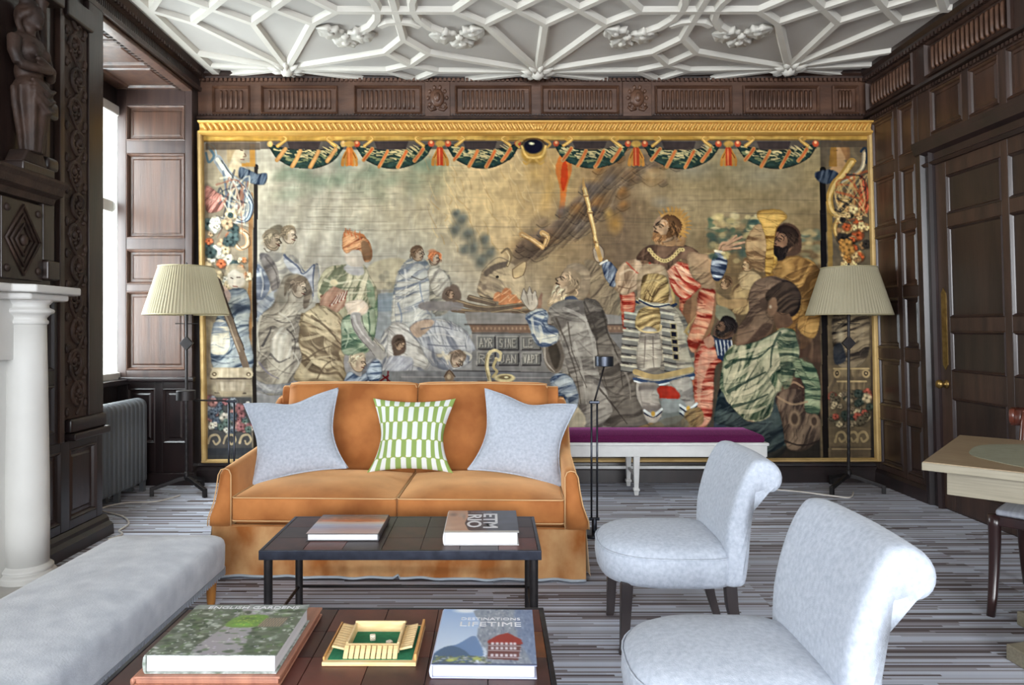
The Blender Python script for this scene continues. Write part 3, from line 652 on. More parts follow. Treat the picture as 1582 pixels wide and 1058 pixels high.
TONE = .92
def weave_tapestry(res):
    W = Weave(300, 196, 1366, 722, res); gx, gy = W.gx, W.gy
    P, S, B = W.poly, W.stroke, W.blob
    n1 = W.noise(150, 90, 1); n2 = W.noise(46, 30, 2); n3 = W.noise(17, 12, 3)
    # --- ground: pale sky, warmer in the middle, darker earth low down on the right; warm light at upper right partly painted in
    base = np.zeros_like(W.a)
    kx = [300, 400, 520, 640, 760, 860, 960, 1060, 1160, 1280, 1366]
    rows = {196: [(178,166,142),(176,166,142),(160,156,132),(172,156,122),(188,164,118),(182,152,100),(142,112,76),(150,134,98),(150,134,96),(142,128,92),(130,112,80)],
            320: [(182,172,150),(180,170,148),(178,168,144),(186,170,134),(200,172,122),(190,154,100),(134,108,78),(164,142,100),(160,138,96),(150,128,88),(120,100,70)],
            430: [(170,162,148),(168,160,146),(168,160,144),(166,162,148),(182,164,132),(166,142,106),(124,104,82),(140,116,84),(120,96,64),(110,84,54),(100,80,58)],
            560: [(152,148,142),(152,148,142),(154,148,140),(152,150,146),(140,136,130),(134,128,120),(122,112,100),(108,92,74),(80,66,50),(70,56,44),(70,58,48)],
            722: [(132,130,130),(130,128,128),(128,126,124),(126,124,122),(122,118,114),(114,108,102),(98,90,80),(84,76,66),(58,52,44),(46,42,38),(44,40,36)]}
    ys = sorted(rows)
    for c in range(3):
        lv = [np.interp(gx, kx, [r[c] for r in rows[y]]) for y in ys]
        out = lv[0].copy()
        for i in range(len(ys)-1):
            t = np.clip((gy-ys[i])/(ys[i+1]-ys[i]), 0, 1); out = out*(1-t)+lv[i+1]*t
        base[..., c] = out
    W.a[:] = base*(.93+.08*n1+.06*W.noise(40,44,2))[..., None]
    # greenish clouds upper left and drifting cloud shapes
    for i in range(46):
        r = W.rng
        x, y = 430+r.rand()*260, 250+r.rand()*62
        B(x, y, 14+r.rand()*20, 9+r.rand()*12, (112,128,102), .42*max(0, 1-(y-250)/80), .8)
    for i in range(36):
        r = W.rng
        B(420+r.rand()*260, 300+r.rand()*70, 4+r.rand()*7, 18+r.rand()*26, (198,188,164), .20, .9, -.35+r.rand()*.2)
    # light and shade of the cloth's slack vertical folds, left, painted in
    v = np.sin((gx*.16+gy*.055)+4*W.noise(40,60,9))*np.clip((640-gx)/160, 0, 1)*np.clip((gx-400)/20, 0, 1)*np.clip((460-gy)/80, 0, 1)*np.clip((gy-250)/40, 0, 1)
    W.a += (v*9)[..., None]
    for i in range(900):
        r = W.rng; x, y = 400+r.rand()*860, 250+r.rand()*240; c_ = W.a[min(W.h-1, int((y-W.y0)*res)), min(W.w-1, int((x-W.x0)*res))]*(.9+.2*r.rand()); L = 6+r.rand()*20; q_ = (r.rand()-.5)*.5
        S([(x, y), (x+L*.3*q_, y+L*.5), (x-L*.2, y+L)] if i % 2 else [(x, y), (x+L, y+q_*3), (x+L*2, y)], 1.8, .8, c_, .5)
    # --- glow and fire in the middle
    for x, y, rx, ry, c, a in [(740,300,70,80,(214,182,124),.5),(700,270,60,36,(206,176,122),.4),(800,290,60,60,(206,172,114),.5),(780,380,56,60,(210,176,122),.55),(850,262,36,34,(196,146,78),.6)]:
        B(x, y, rx, ry, c, a, 1.)
    for i in range(110):
        r = W.rng
        x = 660+r.rand()*210; y = 250+r.rand()*140; c = [(222,190,130),(170,140,94),(226,198,144),(186,150,92)][i % 4]
        L = 12+r.rand()*26; b = (r.rand()-.5)*14
        S([(x, y), (x+b-L*.25, y-L*.5), (x+b*.3-L*.4, y-L)], 2.2, .6, c, .34)
    P([(868,238),(884,256),(876,290),(870,330),(862,336),(866,296),(858,262)], (206,110,44), .85, 2); P([(872,246),(878,270),(870,296),(866,270)], (196,62,26), .8, 1)
    B(846,300,12,40,(206,160,84),.5,.9,.25); B(826,268,20,26,(204,164,92),.5,.9)
    # dark smoke sweeping right and up
    for i in range(90):
        r = W.rng; t = r.rand()
        x = 800+t*190+(r.rand()-.5)*36; y = 400-t*150+(r.rand()-.5)*44
        B(x, y, 12+r.rand()*20, 6+r.rand()*11, [(108,90,72),(126,106,84),(148,128,100),(96,78,60),(140,104,62)][i % 5], .36, .9, -.65+.5*(r.rand()-.5))
    for i in range(70):
        r = W.rng; t = r.rand()**.8
        x = 806+t*205+(r.rand()-.5)*(22+60*t); y = 398-t*158+(r.rand()-.5)*(26+40*t); q = 7+r.rand()*13
        c = np.array([(92,74,58),(120,98,76),(136,112,84),(150,104,54),(104,92,82)][i % 5], float)
        B(x, y, q*1.3, q*.85, c*.8, .55, .7, -.6); B(x-q*.25, y-q*.3, q*.95, q*.6, c*1.25, .5, .8, -.6)
        S([(x-q,y+q*.3),(x-q*.2,y+q*.75),(x+q*.9,y+q*.2)], 1.6, .6, c*.55, .4)
    for i in range(14):
        t = i/13; S([(806+t*90,410-t*40),(846+t*92,372-t*46),(880+t*80,330-t*44),(930+t*80,262-t*10)], 3, 1, [(86,70,56),(166,142,108),(128,104,80)][i % 3], .28)
    for x, y, rx, ry, c in [(950,345,16,22,(188,138,64)),(940,330,10,12,(206,160,84)),(1000,295,34,20,(176,152,112)),(1008,270,26,14,(186,164,122)),(1022,312,20,12,(152,142,122))]:
        B(x, y, rx, ry, c, .7, .9)
    # dark smoke puffs behind the victim
    for x, y, rx, ry in [(712,340,16,18),(722,362,18,16),(702,356,12,14),(730,384,14,22),(748,372,12,16),(756,392,16,18),(716,386,10,12),(742,404,14,18),(704,330,9,9)]:
        B(x, y, rx, ry, (88,92,84), .75, .8); B(x+4, y-4, rx*.5, ry*.5, (122,124,112), .5, .9)
    # right sky clouds
    for x, y, rx, ry, c in [(1130,330,70,26,(176,156,116)),(1060,310,60,20,(172,150,112)),(1220,350,50,26,(172,146,100)),(1180,270,70,30,(148,142,118)),(1070,262,50,22,(146,142,122)),(1232,300,40,20,(160,140,104))]:
        B(x, y, rx, ry, c, .6, 1.)
    # --- far landscape, centre left
    P([(560,470),(640,462),(720,474),(724,520),(560,520)], (142,150,150), .6, 4); P([(570,410),(612,398),(640,412),(640,440),(566,446)], (180,166,132), .7, 3)
    for i in range(36):
        r = W.rng; B(575+r.rand()*70, 420+r.rand()*36, 6, 5, [(124,120,104),(150,142,120)][i % 2], .5, .8)
    P([(560,458),(650,452),(652,476),(562,480)], (120,138,150), .55, 2)
    # white-robed pair behind the altar
    P([(612,430),(632,400),(660,404),(668,440),(664,500),(650,510),(606,508)], (150,146,136), .95, 2, fold=((196,190,172),80,13,.9,21,(104,116,128)))
    P([(664,410),(690,420),(700,450),(694,480),(668,484)], (146,140,124), .9, 2, fold=((190,180,156),60,12,.8,22,(112,108,98)))
    for x, y, r_ in [(645,392,10),(672,400,9)]:
        B(x, y, r_, r_*1.15, (168,146,122), 1, .3); B(x-1, y-6, r_, 6, (118,98,78), .8, .5); B(x+2, y+1, 2, 2, (96,80,66), .7)
    B(668,388,8,5,(190,120,80),.7,.6)
    P([(686,444),(706,440),(712,462),(690,466)], (112,98,84), .9, 2); B(697,452,8,8,(166,140,116),.8,.5)
    # crouching figures, left of the altar
    P([(590,520),(612,500),(640,508),(660,540),(664,566),(640,578),(590,572)], (142,138,132), 1, 2, fold=((196,190,176),25,16,.9,23,(106,108,114)))
    P([(640,506),(670,492),(704,500),(728,522),(732,552),(700,572),(664,560)], (136,134,134), 1, 2, fold=((190,186,176),150,15,.9,24,(102,106,116)))
    P([(638,500),(670,494),(700,504),(690,512),(650,520)], (176,148,118), .7, 3, fold=((204,184,150),20,9,.6,31))
    P([(608,524),(624,516),(634,532),(630,548),(612,552)], (114,98,84), .9, 2); B(622,536,9,9,(176,152,126),.9,.5); B(624,534,2,2,(90,76,64),.8)
    P([(566,560),(600,552),(640,562),(660,580),(650,600),(560,604)], (150,148,148), .9, 3, fold=((196,192,186),10,14,.9,25,(118,120,128)))
    B(706,552,14,16,(164,150,134),1,.4); B(704,544,12,7,(126,112,98),.7,.6); S([(698,555),(716,555)],1.5,1.5,(110,92,80),.7)
    for x, y in [(680,548),(692,552)]: B(x, y, 8, 6, (206,190,160), .8, .6)
    # --- the horned victim on the altar
    P([(742,432),(748,416),(768,408),(790,406),(806,420),(812,440),(800,470),(780,474),(756,468),(738,452)], (176,154,122), 1, 1.5, fold=((200,176,134),120,18,.6,26,(134,116,94)))
    P([(748,420),(764,408),(786,404),(782,412),(764,418),(752,428)], (104,90,76), .8, 1.5)
    S([(784,410),(790,396),(784,384),(775,390)], 5, 2.5, (140,118,86), 1); S([(784,410),(787,397),(782,388)], 1.4, 1, (212,190,144), .9)
    P([(792,416),(812,404),(808,424),(794,430)], (196,168,122), 1, 1, line=((124,100,74),1.3)); B(768,428,3,2.4,(70,58,48),1,.4); B(748,444,5,6,(130,112,92),.8,.5); B(748,436,5,4,(190,168,134),.6,.6)
    S([(742,458),(760,462),(780,456)], 2, 1, (100,84,68), .8)
    S([(786,404),(772,398),(760,404),(744,420)], 1.2, .8, (110,96,78), .6)
    for p in [[(806,362),(818,368),(838,382)],[(838,360),(846,366),(842,378)]]:
        S(p, 9, 7, (190,150,96), 1); S(p, 2, 1, (222,190,136), .8); S([(a, b+4) for a, b in p], 1.3, 1, (120,88,58), .8)
    # flames on the altar, logs
    for q in [(770,458),(782,452),(792,462),(800,470),(790,486),(778,464)]:
        P([(q[0]-8,q[1]+6),(q[0]-2,q[1]-8),(q[0]+8,q[1]-2),(q[0]+4,q[1]+7)], (198,124,78), .75, 1.5)
        S([(q[0]-6,q[1]+3),(q[0]+2,q[1]-3),(q[0]+7,q[1]-7)], 1.6, .8, (228,176,126), .8)
    for p in [[(704,466),(750,476),(810,470)],[(700,478),(760,484),(832,478)],[(726,460),(764,470)],[(740,488),(790,480),(820,490)]]:
        S(p, 9, 6, (112,94,76), .9); S([(a, b-2) for a, b in p], 2, 1, (168,146,112), .7)
    # --- altar
    P([(718,482),(1010,486),(1010,502),(722,500)], (142,134,124), 1, 1, False); P([(724,500),(1010,502),(1008,515),(730,514)], (128,104,86), 1, 1, False)
    for i in range(42): B(732+i*6.6, 507, 2, 3, (164,136,108), .7, .6)
    P([(730,514),(1008,514),(1008,576),(728,576)], (126,122,116), 1, 1, False); S([(718,501),(1010,502)],1.6,1.6,(84,74,66),.8,False); S([(730,515),(1008,515)],1.6,1.6,(92,80,70),.8,False)
    def block(x, y, w, h, t):
        P([(x,y),(x+w,y),(x+w,y+h),(x,y+h)], (118,115,108), 1, 1, False)
        S([(x,y+h),(x+w,y+h),(x+w,y)], 2, 2, (66,62,60), .9, False); S([(x,y+h),(x,y),(x+w,y)], 1.5, 1.5, (160,154,142), .8, False)
        n = len(t); cw = (w-6)/n
        for i, ch in enumerate(t):
            if ch not in GLYPH: continue
            for g in GLYPH[ch]:
                q = [(x+4+i*cw+gx_*(cw-2.6), y+4+gy_*(h-8)) for gx_, gy_ in g]
                S([(a+.9, b+.9) for a, b in q], 1.7, 1.7, (80,76,70), .8, False); S(q, 1.6, 1.6, (166,160,146), .85, False)
    block(737,519,28,20,'AYR'); block(768,520,33,20,'SINE'); block(805,520,30,20,'LEG')
    block(737,544,28,20,'RE'); block(770,545,31,19,'JAN'); block(806,545,29,19,'VAPT')
    P([(560,572),(1010,576),(1010,600),(560,598)], (122,120,118), .9, 2, False); S([(700,573),(880,576)],2,2,(84,80,78),.8,False); S([(620,582),(1000,585)],1.5,1.5,(158,152,146),.7,False)
    for x in (690,738,760,780): P([(x,588),(x+14,588),(x+14,600),(x,600)], (120,96,80), .7, 1, False)
    # ewer by the altar
    S([(757,590),(752,566),(755,548),(764,541),(773,546),(772,556),(766,554)], 6, 4, (206,190,146), 1); S([(755,588),(750,566),(753,548)], 1.4, 1.4, (120,104,74), .8)
    S([(766,556),(762,566),(768,574),(762,582)], 4, 4, (176,160,118), 1)
    B(780,584,18,7,(204,188,142),1,.2); B(780,583,12,4,(132,116,86),1,.4); B(782,583,4,1.6,(224,208,164),1,.4); B(694,582,9,11,(138,118,98),1,.3); B(694,582,4,5,(190,168,136),.9,.5); S([(686,582),(694,572),(703,582)],1.6,1.6,(92,74,60),.8)
    # --- women on the left
    P([(398,420),(410,398),(428,392),(444,404),(452,440),(446,470),(420,486),(398,500)], (126,122,116), 1, 2, fold=((176,170,156),70,14,.9,32,(84,82,84)))
    P([(396,412),(408,404),(416,430),(410,462),(398,470)], (86,104,136), .95, 2, fold=((196,196,188),80,9,.5,33,(56,66,92)))
    P([(398,470),(420,460),(440,450),(420,484),(398,496)], (104,124,152), .8, 2, fold=((188,192,190),120,8,.6,34))
    B(418,370,13,17,(150,134,112),1,.35,.5); P([(412,368),(418,352),(434,348),(440,362),(430,368),(424,380)], (122,112,92), .9, 2); S([(408,384),(416,390),(424,382)], 2, 1, (100,88,74), .7)
    P([(438,352),(452,346),(452,366),(444,378),(436,392),(434,372)], (168,156,134), .9, 2); B(446,356,7,9,(134,116,94),.8,.6); S([(440,392),(446,402),(440,408)],2,1,(104,92,78),.7)
    P([(440,400),(452,396),(472,420),(484,412),(490,408),(494,440),(486,470),(464,480),(446,440)], (120,122,130), .95, 2, fold=((190,188,178),95,15,.8,35,(78,88,112)))
    S([(452,396),(468,418),(478,422),(490,408)], 3, 2, (64,74,100), .8)
    # seated veiled woman
    P([(438,440),(452,426),(470,432),(482,456),(484,480),(474,500),(500,520),(510,560),(504,600),(396,604),(398,520),(410,488),(430,470)], (138,128,112), 1, 2, fold=((186,176,154),65,20,1.1,36,(98,90,80)))
    B(460,442,11,15,(166,150,128),1,.3,.2); P([(444,440),(452,426),(468,424),(478,440),(480,470),(472,478),(470,448),(458,432)], (108,96,82), .9, 2)
    S([(456,444),(459,446)],1.6,1.2,(80,68,58),.9); S([(461,452),(466,452)],1.4,1,(120,92,76),.9); S([(466,440),(470,448),(466,450)],1.2,1,(110,92,76),.8)
    P([(398,500),(418,488),(430,500),(420,530),(404,540)], (150,140,120), .8, 2, fold=((190,180,158),40,10,.7,37,(104,96,84)))
    for x, y in [(430,520),(446,530),(452,548),(440,556)]: B(x, y, 15, 12, (182,172,152), .55, .8)
    S([(400,540),(416,520),(424,506)],2.5,1,(84,76,70),.7); S([(420,566),(440,572),(460,560),(470,540)],3,1,(100,90,80),.7); S([(436,540),(456,556),(474,548)],2,1,(98,88,76),.7)
    P([(396,560),(430,552),(470,580),(470,604),(396,604)], (150,150,152), .6, 4, fold=((184,182,180),100,11,.8,38,(118,120,128)))
    # large seated woman in ochre and green
    P([(488,448),(500,420),(520,410),(548,410),(566,424),(580,444),(582,470),(576,490),(556,498),(530,492),(500,470)], (150,142,114), 1, 2, fold=((196,186,152),20,14,.9,39,(104,112,84)))
    P([(556,430),(576,440),(584,470),(580,510),(572,540),(552,546),(540,524),(546,490),(560,480)], (118,138,106), 1, 2, fold=((176,182,150),75,13,.7,40,(78,100,76)))
    P([(534,500),(548,498),(556,530),(568,540),(556,548),(536,546),(530,524)], (112,134,104), .9, 2, fold=((166,176,142),60,9,.6,41))
    P([(470,476),(500,468),(530,492),(536,530),(530,560),(536,604),(462,604),(470,560),(462,520),(464,494)], (146,128,98), 1, 2, fold=((194,176,138),110,19,1.1,42,(100,84,64)))
    S([(510,486),(530,504),(536,532)],3,1.4,(92,76,58),.8); S([(474,500),(500,510),(520,540)],2.5,1,(206,190,154),.5); S([(470,540),(500,556),(516,590)],2.5,1,(104,88,68),.6)
    P([(496,456),(520,440),(536,446),(528,470),(512,482),(494,474)], (166,130,106), .95, 1.5, False)
    for i in range(7): S([(508+i*4,470-i*1.4),(514+i*4,454-i*1.2)],1.5,1.2,(206,190,164) if i%2 else (138,76,62),.8,False)
    S([(496,458),(510,450)],2,2,(120,80,64),.8); S([(500,464),(514,456)],2,2,(120,80,64),.7)
    B(516,438,7,7,(196,182,146),1,.3); S([(512,444),(498,456)],2.2,1.4,(120,104,76),.8)
    P([(540,408),(536,388),(548,376),(562,384),(560,402),(558,416)], (176,160,140), 1, 1.5)
    P([(532,366),(536,356),(552,360),(562,366),(570,378),(572,398),(564,402),(558,392),(550,396),(540,392),(532,382)], (184,136,92), 1, 1.5, fold=((210,166,122),60,8,.8,43,(150,92,62)))
    P([(560,370),(570,376),(574,398),(566,402),(560,396)], (138,110,82), .9, 1.5); P([(536,390),(548,392),(552,406),(540,410)], (188,170,148), .9, 1.5)
    for q in [(534,358),(540,360),(548,362),(555,364)]: S([q,(q[0]+1,q[1]-6)],2,1,(196,120,76),.8)
    P([(540,476),(560,472),(566,490),(556,500),(538,496)], (198,178,152), 1, 1.5); 
    P([(546,486),(558,488),(568,506),(580,524),(594,538),(592,548),(580,545),(562,528),(548,508)], (150,142,128), 1, 1.5, fold=((182,174,156),130,11,.2,88,(112,104,94)))
    # boy below
    B(552,558,14,15,(182,164,140),1,.25); B(552,549,16,10,(198,186,158),.95,.5); B(548,562,2,1.6,(74,62,54),1,.5); B(557,562,2,1.6,(74,62,54),1,.5); S([(549,569),(556,569)],1.4,1,(120,84,70),.9)
    P([(530,590),(540,574),(556,582),(568,574),(576,590),(574,606),(526,606)], (96,118,148), 1, 2, fold=((176,186,194),60,8,.7,44,(58,76,104)))
    P([(566,576),(574,560),(584,556),(590,568),(586,586),(574,592)], (92,116,150), 1, 2, fold=((170,184,196),80,7,.6,45,(52,70,102)))
    S([(582,592),(600,580)],2.4,2.4,(112,40,48),1); S([(592,580),(604,590)],2,1.5,(112,40,48),1); S([(600,574),(598,592)],2,1.5,(112,40,48),.9)
    # --- kneeling grey-robed man
    P([(852,474),(872,462),(892,466),(908,480),(914,512),(936,540),(956,560),(974,600),(986,640),(990,672),(880,672),(872,620),(868,570),(856,530)], (130,124,114), 1, 1.5, fold=((162,154,140),75,34,.8,46,(96,88,78)))
    P([(896,468),(912,482),(920,520),(948,552),(970,592),(986,640),(992,672),(950,672),(936,620),(916,570),(900,520)], (104,94,82), .9, 2, fold=((136,124,108),70,24,.8,47,(76,66,58)))
    S([(858,478),(872,520),(880,580),(896,640),(900,670)],2.4,1.6,(86,78,70),.7); S([(890,470),(902,500),(912,540),(930,590),(940,650)],2.4,1.6,(78,68,60),.7); S([(932,560),(956,610),(960,660)],3,1.4,(74,64,56),.7); S([(916,520),(934,556),(952,580)],2.5,1.2,(80,70,60),.7)
    S([(864,480),(886,492),(896,520)],4,1.5,(172,166,150),.6); S([(876,600),(884,640),(890,668)],4,2,(168,162,150),.5)
    P([(838,534),(852,530),(866,552),(868,568),(858,576),(846,566)], (96,86,74), 1, 1.5, line=((150,142,128),2.4)); S([(842,536),(846,560),(858,574)],3,2,(184,176,158),.8)
    P([(815,492),(822,482),(838,478),(848,486),(846,500),(860,510),(862,524),(852,534),(834,534),(824,522)], (84,112,150), 1, 1.5, fold=((214,210,188),100,14,.6,48,(50,72,112)))
    S([(817,494),(828,484),(842,480)],3.5,2.5,(54,76,116),.8); S([(824,520),(838,534),(854,530)],4,2.5,(46,68,110),.8); B(842,510,9,11,(220,214,188),.7,.8); B(826,502,4,10,(216,212,192),.6,.8)
    P([(808,456),(812,450),(816,456),(819,446),(823,454),(827,450),(829,460),(831,476),(822,480),(812,470)], (176,164,144), 1, 1, line=((104,92,78),1.2)); S([(816,456),(818,468)],1,1,(110,98,84),.8); S([(823,455),(823,467)],1,1,(110,98,84),.8)
    P([(832,462),(838,452),(836,476),(830,480)], (150,118,96), .9, 1)
    P([(846,466),(856,450),(862,430),(874,418),(892,416),(904,428),(908,450),(898,462),(878,460),(862,470),(848,474)], (172,148,114), 1, 1.5)
    P([(874,418),(890,410),(906,418),(914,440),(912,466),(900,468),(896,440),(886,426)], (132,112,88), 1, 2); P([(846,470),(854,452),(866,450),(876,458),(862,470)], (190,166,130), 1, 2, fold=((206,184,148),60,5,.5,49,(140,114,88)))
    S([(860,432),(866,428),(874,428)],2,1.2,(84,66,52),.9); B(870,433,2.2,1.6,(64,52,44),1,.4); S([(862,434),(858,444),(864,446)],1.6,1.2,(120,92,70),.8); S([(860,452),(868,450)],1.6,1,(116,76,60),.9); B(892,446,4,6,(176,140,108),1,.4); S([(890,442),(895,446),(891,451)],1.2,1,(110,80,60),.9)
    P([(872,462),(884,456),(896,466),(886,472)], (66,84,116), .9, 1)
    P([(850,586),(866,576),(884,588),(892,614),(880,640),(878,660),(864,660),(868,624),(856,604)], (76,104,142), 1, 2, fold=((180,190,192),80,11,.6,50,(48,70,108)))
    P([(876,640),(890,620),(900,650),(904,672),(872,672)], (196,184,154), .9, 2)
    P([(906,400),(960,424),(992,452),(992,488),(940,484),(916,470),(910,432)], (138,120,96), .8, 3, fold=((166,146,114),35,14,.6,51,(100,86,70)))
    # --- crowned warrior
    P([(958,440),(972,434),(980,470),(976,520),(964,512),(960,480)], (176,60,42), .95, 1.5, fold=((214,160,122),85,8,.4,52,(128,36,28)))
    P([(1056,420),(1090,430),(1100,470),(1096,520),(1084,560),(1086,640),(1070,642),(1062,570),(1050,500)], (166,62,44), 1, 2, fold=((198,136,98),100,17,.7,53,(108,38,30)))
    P([(1056,470),(1074,460),(1078,500),(1068,540),(1058,520)], (122,90,64), .9, 2)
    # skirt and cuirass
    P([(976,480),(1000,470),(1040,472),(1062,500),(1074,560),(1070,586),(1030,594),(986,592),(958,580),(962,530)], (140,128,108), 1, 1.5, fold=((182,168,138),88,13,.3,54,(98,92,86)))
    for x0, x1, off in [(962,988,8),(1022,1048,-2)]:
        for i in range(6):
            y = 492+i*15
            P([(x0+off*(1-i/6),y),(x1+off*.6*(1-i/6),y+5),(x1+off*.5*(1-i/6),y+16),(x0+off*(1-i/6)-2,y+11)], (112,112,108), 1, 1, False)
            S([(x0+off*(1-i/6),y+1),(x1+off*.6*(1-i/6),y+6)],2.4,2.4,(188,180,152),.9,False); S([(x0-1+off*(1-i/6),y+11),(x1+off*.5*(1-i/6),y+16)],2,2,(66,64,64),.8,False)
    for i in range(5): P([(1034,502+i*13),(1042,503+i*13),(1042,512+i*13),(1034,511+i*13)], (44,46,56), 1, 1, False, line=((184,166,118),1.2))
    P([(996,512),(1022,514),(1024,570),(990,568)], (158,148,132), 1, 1.5, fold=((196,186,164),90,8,.3,55,(112,104,96)))
    S([(980,577),(1010,582),(1040,580),(1070,572)],8,8,(176,150,100),.9); S([(980,586),(1010,590),(1040,588),(1072,580)],5,5,(58,80,118),1); S([(980,588),(1010,594),(1040,592),(1072,584)],2.6,2.6,(196,202,200),.9)
    P([(984,470),(990,448),(1006,430),(1030,430),(1042,450),(1040,472),(1014,474)], (150,122,76), 1, 1.5, fold=((206,174,112),40,8,1.1,56,(104,80,50)))
    P([(984,476),(1010,478),(1036,476),(1036,486),(1028,510),(1004,512),(984,504),(988,488)], (160,134,86), 1, 1.5, fold=((208,180,120),80,9,.9,57,(112,90,58)))
    S([(984,466),(1004,474),(1034,474),(1044,470)],5,5,(54,64,86),1); S([(984,463),(1004,471),(1034,471)],1.6,1.6,(204,196,164),.9); B(1034,476,5,8,(52,54,62),1,.4); B(1012,450,7,10,(212,182,120),.6,.6); S([(1002,448),(1012,462),(1022,446)],1.6,1.4,(104,80,50),.8)
    S([(990,504),(1002,512),(1026,512),(1034,500)],2,2,(212,188,132),.9)
    # scimitar hilt
    S([(1052,520),(1062,508),(1070,494),(1076,486)],5,4,(170,144,96),1); B(1076,485,4,4,(204,176,120),1,.4); B(1068,522,4,4,(196,168,112),1,.4); S([(1058,512),(1070,524)],3,3,(160,132,84),1)
    # cape, arms
    P([(948,440),(962,410),(980,402),(1004,404),(1012,420),(1000,436),(978,450),(962,456)], (176,146,112), 1, 1.5, fold=((204,172,134),30,17,.6,58,(132,104,78)))
    S([(964,412),(984,418),(1000,414)],3,1.6,(182,66,48),.9); S([(962,420),(968,408),(980,404)],3,1.5,(196,110,82),.8)
    P([(982,402),(1000,382),(1020,376),(1050,376),(1074,386),(1088,404),(1074,416),(1040,410),(1024,424),(1004,410)], (112,84,62), 1, 1.5, fold=((140,108,80),20,22,.5,59,(84,62,46)))
    P([(1004,404),(1014,412),(1010,424),(1000,426)], (182,70,50), .9, 1.5); 
    P([(1026,412),(1044,404),(1060,408),(1090,400),(1086,430),(1072,452),(1058,462),(1044,450),(1036,430)], (198,94,66), 1, 1.5, fold=((224,168,130),115,11,.7,60,(160,48,34)))
    S([(1030,414),(1042,440),(1056,458)],3.2,2,(170,50,36),.9); S([(1046,410),(1054,430),(1066,444)],2.6,1.4,(176,54,40),.8); S([(1066,408),(1072,424),(1070,440)],2.4,1.2,(166,48,36),.8)
    P([(1012,410),(1030,408),(1030,430),(1010,430)], (190,170,136), .9, 2)
    for i in range(13):
        t = i/12; x = 1004+t*56; y = 386+18*math.sin(math.pi*t)+(4 if t > .5 else 0)
        B(x, y, 4, 4, (208,180,118), .95, .4); B(x, y, 1.5, 1.5, (110,84,52), .9, .4)
    for q in [(1014,400),(1022,408),(1024,398),(1030,404)]: B(*q, 4.5, 5, (212,186,124), .9, .4); B(*q, 1.6, 2, (112,86,54), .8, .5)
    P([(1072,420),(1100,424),(1104,446),(1086,446)], (150,120,88), .9, 2)
    P([(1080,404),(1098,396),(1108,404),(1104,420),(1092,424)], (172,140,104), .9, 2)
    # sleeves and hands
    P([(930,406),(938,402),(948,410),(956,424),(954,440),(944,442),(934,426)], (52,70,106), 1, 1, fold=((178,186,190),30,8,.3,61,(34,46,78))); S([(928,408),(938,402)],3,3,(212,204,184),1)
    P([(1098,410),(1104,392),(1114,388),(1122,396),(1122,414),(1112,432),(1102,430)], (50,68,106), 1, 1, fold=((176,186,192),100,8,.3,62,(32,44,78))); S([(1106,388),(1118,391)],3,3,(214,200,170),1)
    P([(916,386),(924,378),(932,386),(932,400),(924,406),(918,398)], (178,156,126), 1, 1, line=((104,84,66),1.2)); S([(920,386),(926,392)],1.2,1,(104,84,66),.9)
    P([(1108,384),(1112,374),(1122,370),(1136,362),(1148,364),(1140,372),(1150,374),(1136,382),(1124,388)], (178,142,106), 1, 1, line=((110,82,62),1.1)); S([(1126,374),(1140,370)],1.1,.8,(110,82,62),.8)
    # torch / staff
    S([(901,276),(903,292)],2.5,5,(176,136,82),1,False); S([(903,292),(913,336),(922,380),(928,402)],7,6,(196,156,96),1,False); S([(904,292),(914,336),(923,380)],2,2,(232,200,140),.9,False); S([(900,294),(910,336),(919,380)],1.2,1.2,(110,82,54),.8,False)
    for y, x in [(302,905),(328,912),(374,921)]: B(x, y, 5.5, 2.6, (150,112,68), 1, .3); B(x, y-1, 4, 1, (228,194,134), .9, .3)
    # head with rayed crown
    P([(1010,358),(1012,342),(1022,332),(1036,330),(1050,338),(1054,358),(1050,372),(1036,380),(1020,378)], (170,136,102), 1, 1.2)
    P([(1036,334),(1046,334),(1056,346),(1056,364),(1048,374),(1044,360),(1038,350)], (184,150,112), .9, 1.5); P([(1040,350),(1056,346),(1060,370),(1052,386),(1044,378),(1048,364)], (154,114,74), .9, 2, fold=((186,146,100),80,6,.8,63))
    P([(1010,366),(1024,368),(1040,366),(1044,376),(1030,386),(1014,380)], (166,124,82), .9, 1.5, fold=((190,150,106),80,5,.8,64))
    for i in range(13):
        t = -2.6+i*.27; x = 1036+20*math.cos(t+.35); y = 348+19*math.sin(t+.35)
        S([(x, y), (1036+29*math.cos(t+.35), 348+28*math.sin(t+.35))], 3, 1, (176,132,72), .9)
    S([(1014,346),(1020,342),(1026,344)],2.2,1.4,(70,52,42),1); S([(1030,346),(1036,346)],2,1.4,(70,52,42),1); B(1021,348,2.4,1.8,(52,42,38),1,.4); S([(1026,346),(1016,356),(1022,360)],2,1.4,(120,86,64),.9); S([(1016,366),(1024,366)],2,1.4,(110,66,52),1); B(1018,354,4,4,(192,160,124),.8,.7)
    P([(1016,380),(1036,384),(1040,394),(1014,392)], (158,126,96), .9, 1.5)
    # legs
    P([(980,592),(1006,594),(1006,620),(1014,640),(998,662),(984,640)], (150,140,128), 1, 1.5, fold=((178,168,152),85,22,.3,65)); P([(1030,594),(1058,588),(1068,612),(1076,640),(1066,662),(1052,640),(1040,612)], (150,140,128), 1, 1.5, fold=((178,168,152),70,22,.3,66))
    P([(1006,600),(1030,598),(1048,616),(1030,620),(1012,616)], (174,60,44), .9, 1.5); P([(1000,620),(1048,618),(1052,650),(1004,656)], (132,138,132), .8, 2)
    for x, y in [(1006,648),(1064,636)]:
        S([(x-14,y-2),(x,y+5),(x+14,y-6)],4,4,(196,200,196),1); S([(x-14,y+2),(x,y+9),(x+14,y-2)],2,2,(46,60,90),1); B(x, y+4, 4, 5, (204,160,74), 1, .4)
